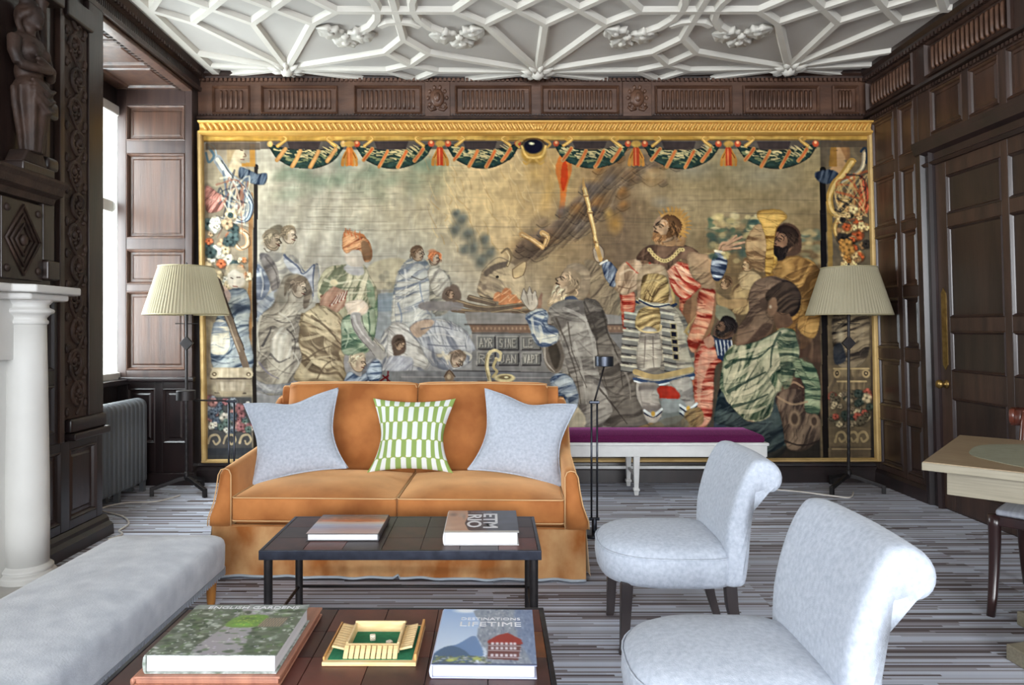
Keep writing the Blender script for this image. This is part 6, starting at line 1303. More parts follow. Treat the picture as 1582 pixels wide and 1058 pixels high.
def green_print(U, V):
    img = np.zeros(U.shape+(3,)); img[:] = (140,164,92)
    rows_ = 4.15; r = (V+1)/2*rows_+.35; k = np.floor(r); fy = r-k; cols_ = 8.2
    c = (U+1)/2*cols_+.5*(k % 2); fx = c-np.floor(c)
    d = np.maximum(np.abs(fx-.5)/.25, 0); endr = np.clip((np.abs(fy-.5)-.42)/.08, 0, 1)
    ins = (d**2+endr**2) < 1.; edge = ((d**2+endr**2) < 1.25) & ~ins & (np.abs(fy-.5) > .40)
    img[ins] = (222,226,224); img[edge] = (214,206,110)
    return img
pillow('pale grey square cushion at the left end of the orange sofa, leaning outward', (-1.105, 3.90, .652), (R(66), R(-9), R(8)), .53, .47, .075, .13, material='grey_weave', chop=.03)
pillow('pale grey square cushion at the right end of the orange sofa', (.166, 3.86, .652), (R(66), R(9), R(-8)), .53, .47, .075, .13, material='grey_weave', chop=.03)
pillow('green and white striped cushion in the middle of the orange sofa', (-.458, 3.95, .648), (R(67), R(0), R(-2)), .48, .43, .07, .15, colour=green_print, material='printed_linen', n=150)

# ---------------------------------------------------------------- coffee tables
def coffee_table(label, x0, y0, w, d, z, seed):
    t = thing('coffee_table', label, 'coffee table', (x0, y0, 0), 0, 'pair of leather-topped coffee tables'); rg = random.Random(seed)
    b = MB(); b.box((0,0,z-.036), (w,.014,z)); b.box((0,d-.014,z-.036), (w,d,z)); b.box((0,.014,z-.036), (.014,d-.014,z)); b.box((w-.014,.014,z-.036), (w,d-.014,z))
    b.build('rim', 'steel_edge', t, bevel=.002)
    MB().box((.014,.014,z-.03), (w-.014,d-.014,z-.006)).build('table_board', 'leather_c', t)
    nx_, ny_ = 7, 3; dx, dy = (w-.028)/nx_, (d-.028)/ny_; tiles = {}
    for i in range(nx_):
        for j in range(ny_):
            m = rg.choice(['leather_a','leather_a','leather_b','leather_c','leather_c'] if seed == 1 else ['leather_a','leather_b','leather_b','leather_a','leather_d'] if i == nx_-1 else ['leather_a','leather_a','leather_b'])
            if m not in tiles: o = tiles[m] = MB().box((.0008,.0008,-.008), (dx-.0008,dy-.0008,-.0005)).build('leather_tile', m, t, bevel=.0012, seg=1)
            else: o = again(tiles[m], t)
            o.location = (.014+i*dx, .014+j*dy, z)
    for x in (.028, w-.028):
        for y in (.03, d-.03): MB().lathe([(.0155,0),(.0165,.004),(.0165,z-.036)], 16, (x, y, 0)).build('leg', 'iron', t, smooth=True, bevel=.002)
    st = .095
    for y in (d-.03,): MB().tube([(.028,y,st),(w-.028,y,st)], .007, 8).build('stretcher', 'iron', t, smooth=True)
    for x in (.028, w-.028): MB().tube([(x,.03,st),(x,d-.03,st)], .007, 8).build('stretcher', 'iron', t, smooth=True)
    return t
TZ = .40
coffee_table('low steel-legged coffee table in front of the sofa, holding two books', -.897, 2.67, 1.082, .49, TZ, 1)
coffee_table('low leather-topped coffee table nearest the camera, holding books and a game', -.937, 1.64, 1.09, .49, TZ, 2)

# ---------------------------------------------------------------- books
def fnt(body, size, loc, parent, m, rz=0, name='lettering', sx=1, align='CENTER', bold=0):
    c = bpy.data.curves.new(name, 'FONT'); c.body = body; c.size = size; c.align_x = align; c.align_y = 'CENTER'; c.extrude = .0002; c.offset = bold; c.resolution_u = 3
    tmp = bpy.data.objects.new(name, c); COL.objects.link(tmp); bpy.context.view_layer.update()
    me = bpy.data.meshes.new_from_object(tmp.evaluated_get(bpy.context.evaluated_depsgraph_get())); bpy.data.objects.remove(tmp)
    me.materials.clear(); me.materials.append(MATS[m])
    o = link(name, me, parent); o.location = loc; o.rotation_euler = (0, 0, rz); o.scale = (sx, 1, 1); return o
def book(label, loc, rz, w, d, h, painter, covm, spine='left', px=420, name='book', group='picture books on the coffee tables'):
    """w across, d deep, h thick; painter fills the cover raster"""
    t = thing(name, label, 'book', loc, rz, group); c = .003
    W_ = Weave(0, 0, w*1000, d*1000, px/1000); painter(W_, w*1000, d*1000)
    xs = np.linspace(0, w, W_.w); ys = np.linspace(d, 0, W_.h); X, Y = np.meshgrid(xs, ys)
    MB().box((0,0,h-c), (w,d,h-.0006)).build('front_board', covm, t, bevel=.001, seg=1)
    picture_mesh('cover_print', np.stack([X, Y, np.full_like(X, h)], -1).reshape(-1, 3), W_.w, W_.h, W_.a, 'printed_cover', t)
    MB().box((0,0,0), (w,d,c)).build('back_board', covm, t, bevel=.001, seg=1)
    i = .006; a, b_ = (.002, w-i) if spine == 'left' else (i, w-.002)
    MB().box((a,i,c), (b_,d-i,h-c)).build('pages', 'pages', t, bevel=.001, seg=1)
    xs_ = 0 if spine == 'left' else w; s_ = -1 if spine == 'left' else 1
    MB().loft([[(xs_+s_*o, y, z) for o, z in ((0,0),(.004,h*.15),(.006,h*.5),(.004,h*.85),(0,h),(-.002,h),(-.002,0))] for y in (0, d)]).build('spine', covm, t, smooth=True, bevel=.001)
    return t
def paint_garden(W, w, h):
    B, P, S, r = W.blob, W.poly, W.stroke, W.rng
    W.a[:] = (92,104,88)
    P([(w*.34,h*.98),(w*.40,h*.5),(w*.47,0),(w*.74,0),(w*.66,h*.5),(w*.70,h)], (162,158,166), .95, 3)
    for i in range(520):
        x, y = r.rand()*w, r.rand()*h
        if w*.36 < x < w*.66 and y > h*.45 and r.rand() < .75: continue
        B(x, y, 4+r.rand()*12, 3+r.rand()*9, [(54,78,50),(84,112,74),(140,152,138),(206,212,206),(40,58,44),(116,128,116),(96,124,80)][i % 7], .75, .5)
    for i in range(160): B(r.rand()*w, r.rand()*h, 2+r.rand()*3, 2+r.rand()*3, [(226,230,230),(196,190,214),(210,216,206)][i % 3], .8, .6)
    for x, y in [(.16,.2),(.72,.17),(.86,.2),(.6,.16)]: B(w*x, h*y, 22, 9, (222,226,220), .7, .8)
    P([(w*.46,h*.26),(w*.70,h*.24),(w*.68,h*.47),(w*.42,h*.47)], (110,150,66), 1, 3); B(w*.55,h*.43,34,14,(120,186,70),.9,.6); B(w*.55,h*.31,28,14,(66,96,52),.8,.7)
    for i in range(50): B(w*(.44+r.rand()*.25), h*(.25+r.rand()*.2), 4, 4, [(186,200,84),(150,180,80),(96,130,60)][i % 3], .7, .6)
    P([(w*.70,h*.3),(w*.9,h*.27),(w*.88,h*.47),(w*.68,h*.48)], (104,96,92), .9, 2, False)
    for i in range(9): S([(w*(.71+i*.021),h*.3),(w*(.69+i*.021),h*.47)],2.2,2.2,(190,168,132),.8,False)
    P([(0,0),(w,0),(w,h*.10),(0,h*.10)], (150,158,158), .75, 5, False)
    for i in range(9): S([(w*(.42+i*.028),h*.76),(w*(.438+i*.028),h*.76)],3,3,(206,204,212),.7,False)
def paint_dest(W, w, h):
    B, P, S, r = W.blob, W.poly, W.stroke, W.rng
    t = np.clip(W.gy/h, 0, 1)[..., None]; W.a[:] = np.array((150,180,222))*(1-t)+np.array((222,232,244))*t
    B(w*.25,h*.03,44,22,(242,246,250),.9,.6)
    P([(w*.40,0),(w,0),(w,h),(w*.5,h),(w*.52,h*.8),(w*.44,h*.62),(w*.40,h*.46),(w*.42,h*.25),(w*.36,h*.12)], (142,152,166), 1, 2)
    for i in range(420):
        x, y = w*.40+r.rand()*w*.6, r.rand()*h
        B(x, y, 2+r.rand()*4, 5+r.rand()*12, [(104,118,140),(176,184,196),(206,212,222),(84,98,124),(128,138,158)][i % 5], .5, .7, .25*(r.rand()-.5))
    P([(w*.80,0),(w,0),(w,h),(w*.9,h*.8),(w*.82,h*.5)], (92,120,170), .45, 6)
    P([(0,h*.82),(w*.1,h*.72),(w*.22,h*.66),(w*.36,h*.52),(w*.42,h*.6),(w*.46,h*.9),(0,h)], (104,136,180), 1, 2); P([(0,h*.84),(w*.12,h*.70),(w*.26,h*.74),(w*.36,h*.86),(w*.4,h),(0,h)], (66,96,128), .9, 2)
    for i in range(140): B(r.rand()*w*.55, h*(.86+r.rand()*.14), 3+r.rand()*6, 3+r.rand()*5, [(90,104,96),(160,170,110),(120,134,90),(196,200,206),(80,92,104)][i % 5], .8, .6)
    for x, y in [(.17,.93),(.42,.9)]: B(w*x, h*y, 14, 9, (186,196,104), .9, .5)
    P([(w*.53,h*.9),(w*.53,h*.6),(w*.86,h*.62),(w*.82,h*.92)], (110,66,70), 1, 1, False); P([(w*.52,h*.6),(w*.62,h*.50),(w*.72,h*.46),(w*.86,h*.58),(w*.87,h*.66),(w*.52,h*.64)], (150,46,48), 1, 1, False)
    for y in (.63,.71,.82):
        S([(w*.53,h*(y+.055)),(w*.85,h*(y+.06))],3,3,(206,206,216),.9,False)
        for k in range(6): P([(w*(.555+k*.045),h*y),(w*(.583+k*.045),h*y),(w*(.583+k*.045),h*(y+.04)),(w*(.555+k*.045),h*(y+.04))], (226,226,236), .95, 1, False)
    P([(0,h*.97),(w,h*.97),(w,h),(0,h)], (70,84,120), .8, 3, False)
def paint_sunset(W, w, h):
    B, S, r = W.blob, W.stroke, W.rng
    ky = [0,.08,.2,.33,.42,.55,.68,.8,.92,1]; kc = [(92,84,96),(110,96,92),(150,110,92),(206,112,66),(214,186,166),(186,192,206),(168,164,184),(190,166,172),(200,176,170),(206,190,186)]
    for c in range(3): W.a[..., c] = np.interp(W.gy/h+.03*(W.noise(60,30,3)-.5), ky, [k[c] for k in kc])
    for i in range(120): B(r.rand()*w, r.rand()*h*.4, 10+r.rand()*20, 3+r.rand()*5, [(196,150,136),(120,80,66),(226,150,106),(110,112,96)][i % 4], .4, .8)
    for i in range(60): B(r.rand()*w, h*(.4+r.rand()*.6), 14+r.rand()*30, 3+r.rand()*4, [(196,200,214),(150,146,170),(214,190,180)][i % 3], .35, .9)
def paint_portrait(W, w, h):
    B, P, r = W.blob, W.poly, W.rng
    W.a[:] = (64,66,76); W.a *= (.85+.3*W.noise(30,30,4))[..., None]
    P([(0,0),(w*.28,0),(w*.30,h*.3),(w*.26,h*.6),(w*.32,h*.9),(w*.42,h),(0,h)], (196,160,140), 1, 3, False)
    for x, y, a, b_, c in [(.08,.2,24,40,(120,112,116)),(.2,.2,20,60,(176,172,168)),(.12,.55,30,30,(206,172,148)),(.08,.8,40,30,(216,180,160)),(.24,.3,10,60,(140,136,134)),(.2,.75,26,40,(206,176,156))]: B(w*x, h*y, a, b_, c, .7, .9)
    P([(0,h*.93),(w,h*.93),(w,h),(0,h)], (206,200,190), .9, 2, False)
    for i in range(14): P([(w*(.34+i*.022),h*.06),(w*(.354+i*.022),h*.06),(w*(.354+i*.022),h*.11),(w*(.34+i*.022),h*.11)], (176,178,188), .7, 1, False)
al = thing('album', 'brown leather album under the garden book', 'album', (-.853, 1.655, TZ))
MB().box((0,0,0), (.348,.415,.006)).build('back_board', 'album_leather', al, bevel=.003); MB().box((.004,.004,.006), (.343,.41,.018)).build('pages', 'album_leather', al, bevel=.002); MB().box((0,0,.018), (.348,.415,.025)).build('front_board', 'album_leather', al, bevel=.003)
MB().loft([[(o, y, z) for o, z in ((0,0),(-.006,.006),(-.007,.0125),(-.006,.019),(0,.025))] for y in (0, .415)]).build('spine', 'album_leather', al, smooth=True)
g1 = book('thick white-paged garden picture book on the leather album', (-.832, 1.668, TZ+.025), 0, .315, .302, .046, paint_garden, 'book_green', name='garden_book')
fnt('ENGLISH GARDENS', .026, (.165, .281, .0464), g1, 'white_print', sx=1.12)
g2 = book('blue travel book with a red chalet on its cover, right of the game', (-.150, 1.697, TZ), R(-1.2), .256, .335, .034, paint_dest, 'book_lilac', name='travel_book')
fnt('DESTINATIONS', .023, (.137, .268, .0344), g2, 'white_print', sx=1.05); fnt('LIFETIME', .040, (.137, .232, .0344), g2, 'white_print', sx=1.12)
g3 = book('thin art book with an orange and lilac cover on the left of the sofa table', (-.748, 2.79, TZ), 0, .288, .285, .030, paint_sunset, 'book_dark', spine='right', name='art_book')
g4 = book('thick dark grey picture book with bold white letters on the right of the sofa table', (-.192, 2.735, TZ), R(.3), .293, .325, .052, paint_portrait, 'pages', spine='left', name='portrait_book')
fnt('ETM', .082, (.178, .165, .0524), g4, 'white_print', rz=R(-90), sx=1.45, bold=.0018); fnt('RIO', .082, (.112, .165, .0524), g4, 'white_print', rz=R(-90), sx=1.45, bold=.0018)

# ---------------------------------------------------------------- four-sided number game with dice
gm = thing('game_board', 'pale pine four-sided number-tile game with a green felt well', 'game', (-.432, 1.758, TZ), R(-.4)); gw, gd = .238, .226
MB().box((0,0,0), (gw,gd,.010)).build('base_board', 'pine', gm, bevel=.002)
MB().box((.012,.014,.010), (gw-.012,gd-.012,.0112)).build('felt_lining', 'felt', gm)
MB().box((gw-.007,.012,.010), (gw,gd,.026)).build('outer_rim', 'pine_orange', gm, bevel=.001); MB().box((0,.012,.010), (.005,gd,.018)).build('outer_rim', 'pine_orange', gm, bevel=.001)
for a, b_ in (((.050,.050,.010),(.188,.056,.034)), ((.050,.176,.010),(.188,.182,.040)), ((.050,.056,.010),(.056,.176,.036)), ((.182,.056,.010),(.188,.176,.036))):
    MB().box(a, b_).build('inner_wall', 'pine', gm, bevel=.001)
ti = MB().box((-.0058,-.017,0), (.0058,.017,.006)).build('number_tile', 'pine', gm, bevel=.001, seg=1); ti2 = None; pins = []
for side in range(4):
    for i in range(10):
        k = -.063+.014*i
        loc, rot = {0: ((.119+k,.031,.020), (R(38),0,0)), 1: ((.119+k,.196,.026), (R(-20),0,0)), 2: ((.031,.116+k,.022), (0,R(-22),R(90))), 3: ((.207,.116+k,.022), (0,R(22),R(90)))}[side]
        o = ti if (side, i) == (0, 0) else again(ti, gm)
        o.location = loc; o.rotation_euler = rot if side < 2 else (R(13) if side == 2 else R(-13), 0, R(90))
for k, (x, y, lab) in enumerate([(.108,.122,'cream die in the middle of the green felt well'), (.158,.086,'cream die near the right edge of the green felt well')]):
    d = thing('die', lab, 'die', (-.432+x, 1.758+y, TZ+.0114), R(12+30*k), 'dice in the game')
    MB().box((-.0075,-.0075,0), (.0075,.0075,.015)).build('die_body', 'die', d, bevel=.003, seg=3)
    q = MB()
    for u, v in ((-.0035,.004),(.0035,.004),(-.0035,.011),(.0035,.011),(0,.0075)): q.ball((u,-.0072,v), (.0012,.0006,.0012), 6, 4)
    for u, v in ((-.003,-.003),(.003,.003)): q.ball((u,v,.0147), (.0012,.0012,.0006), 6, 4)
    q.build('pips', 'pip', d)

# ---------------------------------------------------------------- long low footstool on the left
fs = thing('footstool', 'long low pale grey upholstered footstool by the fireplace', 'footstool', (-1.485, 2.2, 0), R(.0))
hx, hy = .265, 1.03; NPL = 64
def rr_loop(hx, hy, r, z, n=8):
    pts = []
    for cx_, cy_, a0 in ((hx-r, hy-r, 0), (-hx+r, hy-r, 90), (-hx+r, -hy+r, 180), (hx-r, -hy+r, 270)):
        for k in range(n+1): a = R(a0+90*k/n); pts.append((cx_+r*math.cos(a), cy_+r*math.sin(a), z))
    return pts
MB().loft([rr_loop(hx-e, hy-e, max(.02, .07-e*.4), z) for e, z in ((.006,.150),(0,.156),(-.002,.20),(-.003,.262),(.001,.282),(.008,.292),(.022,.301),(.06,.312),(.12,.322),(.20,.33))]).build('upholstery', 'grey_chenille', fs, smooth=True)
pk = MB(); lp = rr_loop(hx+.004, hy+.004, .07, 0, 10)
per = []
for a, b_ in zip(lp, lp[1:]+lp[:1]):
    L = math.dist(a, b_); n = max(1, int(L/.021)); per += [(a[0]+(b_[0]-a[0])*k/n, a[1]+(b_[1]-a[1])*k/n) for k in range(n)]
for (xa, ya), (xb, yb) in zip(per, per[1:]+per[:1]):
    mx_, my_ = (xa+xb)/2, (ya+yb)/2; pk.add([(xa,ya,.162),(xb,yb,.162),(mx_,my_,.132),(xa*.985,ya*.996,.162),(xb*.985,yb*.996,.162),(mx_*.985,my_*.996,.132)], [(0,1,2),(5,4,3),(0,2,5,3),(2,1,4,5),(1,0,3,4)])
stuff(pk.build('pinked_trim', 'pinking', fs))
MB().loft([rr_loop(hx-.05, hy-.05, .03, z) for z in (.115, .156)]).build('underframe', 'oak_black', fs)
for x in (-hx+.055, hx-.055):
    for y in (-hy+.07, 0, hy-.07): MB().lathe([(.015,0),(.018,.01),(.025,.12),(.027,.14)], 16, (x, y, 0)).build('leg', 'beech', fs, smooth=True)

# ---------------------------------------------------------------- scroll-back slipper chairs
def slipper_chair(label, loc, rz):
    t = thing('slipper_chair', label, 'chair', loc, rz, 'pale grey scroll-back chairs')
    # seat: round-fronted drum with a domed top
    def plan(e, z, n=40):
        pts = []; hw = .252-e
        for k in range(n):
            a = 2*math.pi*k/n; c, s_ = math.cos(a), math.sin(a)
            ex = 2.5 if c < 0 else 5.0
            x = .255+math.copysign(abs(c)**(2/ex), c)*(.262-e); y = math.copysign(abs(s_)**(2/(2.6 if c < 0 else 3.4)), s_)*hw
            pts.append((x, y, z))
        return pts
    MB().loft([plan(e, z) for e, z in ((.035,.268),(.012,.272),(.002,.29),(-.004,.33),(-.002,.37),(.004,.386),(.016,.404),(.045,.420),(.09,.432),(.15,.440),(.21,.443))]).build('seat', 'grey_weave', t, smooth=True)
    MB().tube([(x, y, .384) for x, y, z in plan(-.0005, 0)]+[(plan(-.0005, 0)[0][0], plan(-.0005, 0)[0][1], .384)], .0035, 5).build('seat_welt', 'grey_weave', t, smooth=True)
    prof = [(.450,.30),(.452,.42),(.464,.50),(.483,.58),(.505,.65),(.528,.705),(.553,.742),(.572,.760),(.612,.760),(.650,.742),(.674,.708),(.676,.668),(.656,.636),(.622,.624),(.596,.636),(.586,.652),(.576,.60),(.558,.50),(.545,.40),(.530,.30),(.520,.27),(.44,.27)]
    cx_ = sum(p[0] for p in prof)/len(prof); cz_ = sum(p[1] for p in prof)/len(prof); loops = []
    def inset(p, e, i):
        a, b_ = prof[i-1], prof[(i+1) % len(prof)]; dx, dz = b_[0]-a[0], b_[1]-a[1]; L = math.hypot(dx, dz)
        return (p[0]+dz/L*e, p[1]-dx/L*e)
    for y, e in ((-.245,.030),(-.243,.018),(-.236,.008),(-.222,.002),(-.20,0),(-.1,0),(0,-.002),(.1,0),(.20,0),(.222,.002),(.236,.008),(.243,.018),(.245,.030)):
        l = []
        for i, p in enumerate(prof):
            q = inset(p, e, i); wst = 1-.035*math.exp(-((q[1]-.45)/.12)**2); l.append((q[0]-.012*(y/.245)**2*(1 if q[1] > .42 else 0), y*wst, q[1]))
        loops.append(l)
    bo = MB().loft(loops).build('backrest', 'grey_weave', t, smooth=True, subd=1)
    for s_ in (-1, 1):
        MB().loft([[(x+d*a, s_*.185+d*c, z) for a, c in ((-1,-1),(1,-1),(1,1),(-1,1))] for x, z, d in ((.070,0,.015),(.075,.02,.016),(.085,.28,.023))]).build('leg', 'ebony', t, bevel=.003)
        MB().loft([[(x+d*a, s_*.175+d*c, z) for a, c in ((-1,-1),(1,-1),(1,1),(-1,1))] for x, z, d in ((.535,0,.015),(.505,.10,.018),(.487,.19,.021),(.48,.28,.022))]).build('leg', 'ebony', t, bevel=.003)
    return t
slipper_chair('pale grey scroll-back chair standing between the sofa table and the white bench', (.432, 2.87, 0), R(-1.5))
slipper_chair('pale grey scroll-back chair nearest the camera at the lower right', (.352, 1.83, 0), R(-1.5))

# ---------------------------------------------------------------- plum-seated white bench
bn = thing('bench', 'long white-painted bench with a plum velvet seat under the tapestry', 'bench', (.10, 5.215, 0)); bw, bd = 1.945, .36
MB().loft([[(x0,y0,z),(x1,y0,z),(x1,y1,z),(x0,y1,z)] for x0,x1,y0,y1,z in ((.012,bw-.012,.012,bd-.012,.395),(.012,bw-.012,.012,bd-.012,.436),(.03,bw-.03,.03,bd-.03,.450),(.09,bw-.09,.09,bd-.09,.473),(.13,bw-.13,.14,bd-.14,.478))]).build('seat_pad', 'plum', bn, bevel=.012, seg=3)
MB().box((-.012,-.012,.372), (bw+.012,bd+.012,.396)).build('seat_ledge', 'white_paint', bn, bevel=.008, seg=3)
for a, b_ in (((0,0,.29),(bw,.022,.372)), ((0,bd-.022,.29),(bw,bd,.372)), ((0,.022,.29),(.022,bd-.022,.372)), ((bw-.022,.022,.29),(bw,bd-.022,.372))): MB().box(a, b_).build('apron', 'white_paint', bn, bevel=.003)
for x in (.03, bw/2, bw-.03):
    for y in (.026, bd-.026):
        MB().loft([[(x+d*a, y+d*c, z) for a, c in ((-1,-1),(1,-1),(1,1),(-1,1))] for z, d in ((0,.014),(.03,.016),(.035,.022),(.05,.022),(.055,.015),(.28,.023),(.372,.024))]).build('leg', 'white_paint', bn, bevel=.002)
    MB().box((x-.009,.03,.135), (x+.009,bd-.03,.155)).build('cross_stretcher', 'white_paint', bn, bevel=.002)
MB().box((.03,bd-.034,.135), (bw-.03,bd-.018,.158)).build('long_stretcher', 'white_paint', bn, bevel=.002)

# ---------------------------------------------------------------- tall pleated-shade floor lamps
def floor_lamp(label, loc, rz, turn):
    t = thing('floor_lamp', label, 'lamp', loc, 0, 'black iron tripod floor lamps')
    np_ = 300; b = MB(); loops = []
    for r, z in ((.300,1.352),(.2995,1.362),(.195,1.708),(.193,1.716)):
        loops.append([((r*(1+.018*math.cos(k*math.pi*2/np_*75)))*math.cos(2*math.pi*k/np_), (r*(1+.018*math.cos(k*math.pi*2/np_*75)))*math.sin(2*math.pi*k/np_), z) for k in range(np_)])
    sh = b.loft(loops, cap=False).build('lamp_shade', 'shade', t, smooth=True); sh['label'] = 'pleated cream fabric shade'
    for r, z in ((.303,1.354),(.197,1.714)): MB().tube([(r*math.cos(k*.1309), r*math.sin(k*.1309), z) for k in range(49)], .005, 6).build('shade_binding', 'shade_trim', sh, smooth=True)
    for k in range(3): a = k*2.094; MB().tube([(0,0,1.70),(.193*math.cos(a), .193*math.sin(a), 1.712)], .003, 5).build('shade_spoke', 'iron', sh)
    pts = [(.0105+(.002 if i % 2 else 0), .20+i*.028) for i in range(18)]
    MB().lathe([(.012,.14),(.0125,.19)]+pts+[(.0105,.71),(.0105,1.30),(.013,1.31),(.013,1.40),(.008,1.41),(.008,1.70)], 12).build('pole', 'iron', t)
    MB().lathe([(.012,1.698),(.014,1.705),(.006,1.716),(.006,1.73),(.009,1.738),(.004,1.75)], 10).build('finial', 'iron', t, smooth=True)
    MB().loft([[(.052*math.cos(a), y, 1.136+.056*math.sin(a)) for a in (0, math.pi/2, math.pi, 1.5*math.pi)] for y in (-.012, .012)]).build('diamond_ornament', 'iron', t, bevel=.003)
    MB().tube([(-.085,0,1.285),(.085,0,1.285)], .004, 6).build('cross_bar', 'iron', t)
    MB().lathe([(.010,1.42),(.018,1.44),(.018,1.48),(.03,1.52),(.034,1.56),(.02,1.60),(.005,1.61)], 12).build('bulb', 'white_print', t, smooth=True)
    MB().lathe([(.018,.105),(.022,.12),(.022,.15),(.014,.165)], 12).build('collar', 'iron', t, smooth=True)
    for k in range(3):
        a = rz+k*2.094; c, s_ = math.cos(a), math.sin(a); L = .245
        def p(r, o, z): return (r*c-o*s_, r*s_+o*c, z)
        MB().loft([[p(r,-.012,z0),p(r,.012,z0),p(r,.012,z1),p(r,-.012,z1)] for r, z0, z1 in ((.0,.10,.135),(.05,.095,.125),(L-.03,.046,.074),(L,.040,.066))]).build('leg', 'iron', t, bevel=.002)
        MB().loft([[p(r0,-.014,z),p(r1,-.014,z),p(r1,.014,z),p(r0,.014,z)] for r0, r1, z in ((L-.022,L+.006,0),(L-.022,L+.006,.066))]).build('foot', 'iron', t, bevel=.003)
    return t
floor_lamp('tripod floor lamp with pleated cream shade by the window bay', (-2.325, 5.30, 0), R(205), 0)
floor_lamp('tripod floor lamp with pleated cream shade at the right end of the tapestry', (2.735, 5.38, 0), R(215), 0)
# braided cords trailing on the carpet
def cord(name, label, pts, r=.006):
    q = Weave.curve([p[:2] for p in pts], False, 6); return tag(MB().tube([(x, y, r+.0005) for x, y in q], r, 6).build(name, 'cable', smooth=True), label, 'cable', 'lamp cords')
cord('lamp_cord', 'pale cord trailing from the lamp by the window bay', [(-2.33,5.20),(-2.42,5.02),(-2.62,4.98),(-2.70,4.80),(-2.45,4.62),(-2.32,4.45),(-2.30,4.30),(-2.24,4.22),(-2.27,4.12)])
cord('lamp_cord', 'pale cord trailing from the lamp at the right of the tapestry', [(2.73,5.30),(2.62,5.14),(2.50,5.20),(2.30,5.34),(2.05,5.42),(1.7,5.46)])

# ---------------------------------------------------------------- small adjustable reading lamps
def reading_lamp(label, loc, elbow_z, head, rz, rods):
    t = thing('reading_lamp', label, 'lamp', loc, 0, 'twin-rod reading lamps')
    MB().lathe([(.085,0),(.088,.004),(.088,.016),(.080,.022),(.02,.024)], 28).build('base', 'gunmetal', t, smooth=True, bevel=.002)
    MB().lathe([(.014,.022),(.016,.03),(.016,.10),(.012,.105)], 14).build('stem', 'gunmetal', t, smooth=True)
    for sx in (-1, 1): MB().tube([(sx*rods,0,.095),(sx*rods,0,elbow_z)], .006, 10).build('rod', 'gunmetal', t, smooth=True)
    for z in (.10, elbow_z-.012): MB().box((-rods-.014,-.010,z-.008), (rods+.014,.010,z+.008)).build('bracket', 'gunmetal', t, bevel=.003)
    hxx, hyy, hz = head
    MB().tube([(0,0,elbow_z-.01),(hxx,hyy,hz-.028)], .0055, 8).build('arm', 'iron', t, smooth=True)
    MB().lathe([(.010,-.034),(.012,-.030),(.055,-.030),(.057,-.028),(.057,.030),(.053,.032),(.020,.034)], 28, (hxx,hyy,hz)).build('lamp_head', 'gunmetal' if hxx > 0 else 'iron', t, bevel=.002)
    return t
reading_lamp('steel twin-rod reading lamp standing right of the sofa', (.610, 4.22, 0), .815, (.068, .05, 1.048), 0, .017)
reading_lamp('black twin-rod reading lamp behind the left arm of the sofa, head turned left', (-1.655, 4.42, 0), .80, (-.275, -.03, .828), 0, .017)

# ---------------------------------------------------------------- game table and mahogany chair, right
A45 = math.atan2(-.66, .75)
dk = thing('writing_table', 'pale limewashed table with a grey-green inlaid top at the right edge', 'table', (1.605, 2.62, 0), A45)
DW, DD, DZ = 1.02, .88, .75
MB().box((0,0,DZ-.032), (DW,DD,DZ-.002)).build('top_edge', 'limewash', dk, bevel=.003)
MB().box((.004,.004,DZ-.002), (DW-.004,DD-.004,DZ+.0005)).build('veneer', 'desk_veneer', dk)
ov = MB(); ov.loft([[(DW/2+(DW/2-.12)*math.copysign(abs(math.cos(a))**.62, math.cos(a))*(1+.05*math.cos(4*a)), DD/2+(DD/2-.10)*math.copysign(abs(math.sin(a))**.62, math.sin(a))*(1+.05*math.cos(4*a)), z) for a in [2*math.pi*k/64 for k in range(64)]] for z in (DZ, DZ+.0015)])
ov.build('leather_inlay', 'desk_leather', dk)
for a, b_ in (((.07,.07,DZ-.125),(DW-.07,.09,DZ-.032)), ((.07,DD-.09,DZ-.125),(DW-.07,DD-.07,DZ-.032)), ((.07,.09,DZ-.125),(.09,DD-.09,DZ-.032)), ((DW-.09,.09,DZ-.125),(DW-.07,DD-.09,DZ-.032))): MB().box(a, b_).build('apron', 'limewash', dk, bevel=.003)
MB().lathe([(.10,.07),(.11,.09),(.07,.14),(.055,.24),(.075,.36),(.06,.46),(.05,.55),(.09,.625),(.12,.63)], 20, (DW/2, DD/2, 0)).build('pedestal', 'limewash', dk, smooth=True)
for k in range(4):
    a = k*math.pi/2+math.pi/4; c, s_ = math.cos(a), math.sin(a)
    def p(r, o, z): return (DW/2+r*c-o*s_, DD/2+r*s_+o*c, z)
    MB().loft([[p(r,-w_,z0),p(r,w_,z0),p(r,w_,z1),p(r,-w_,z1)] for r, w_, z0, z1 in ((.06,.04,.06,.13),(.20,.04,.02,.09),(.28,.05,0,.065),(.34,.05,0,.06))]).build('pedestal_foot', 'limewash', dk, bevel=.006)
ch = thing('dining_chair', 'dark mahogany sabre-leg chair with a striped grey seat tucked under the pale table', 'chair', (2.505, 3.07, 0), R(-48))
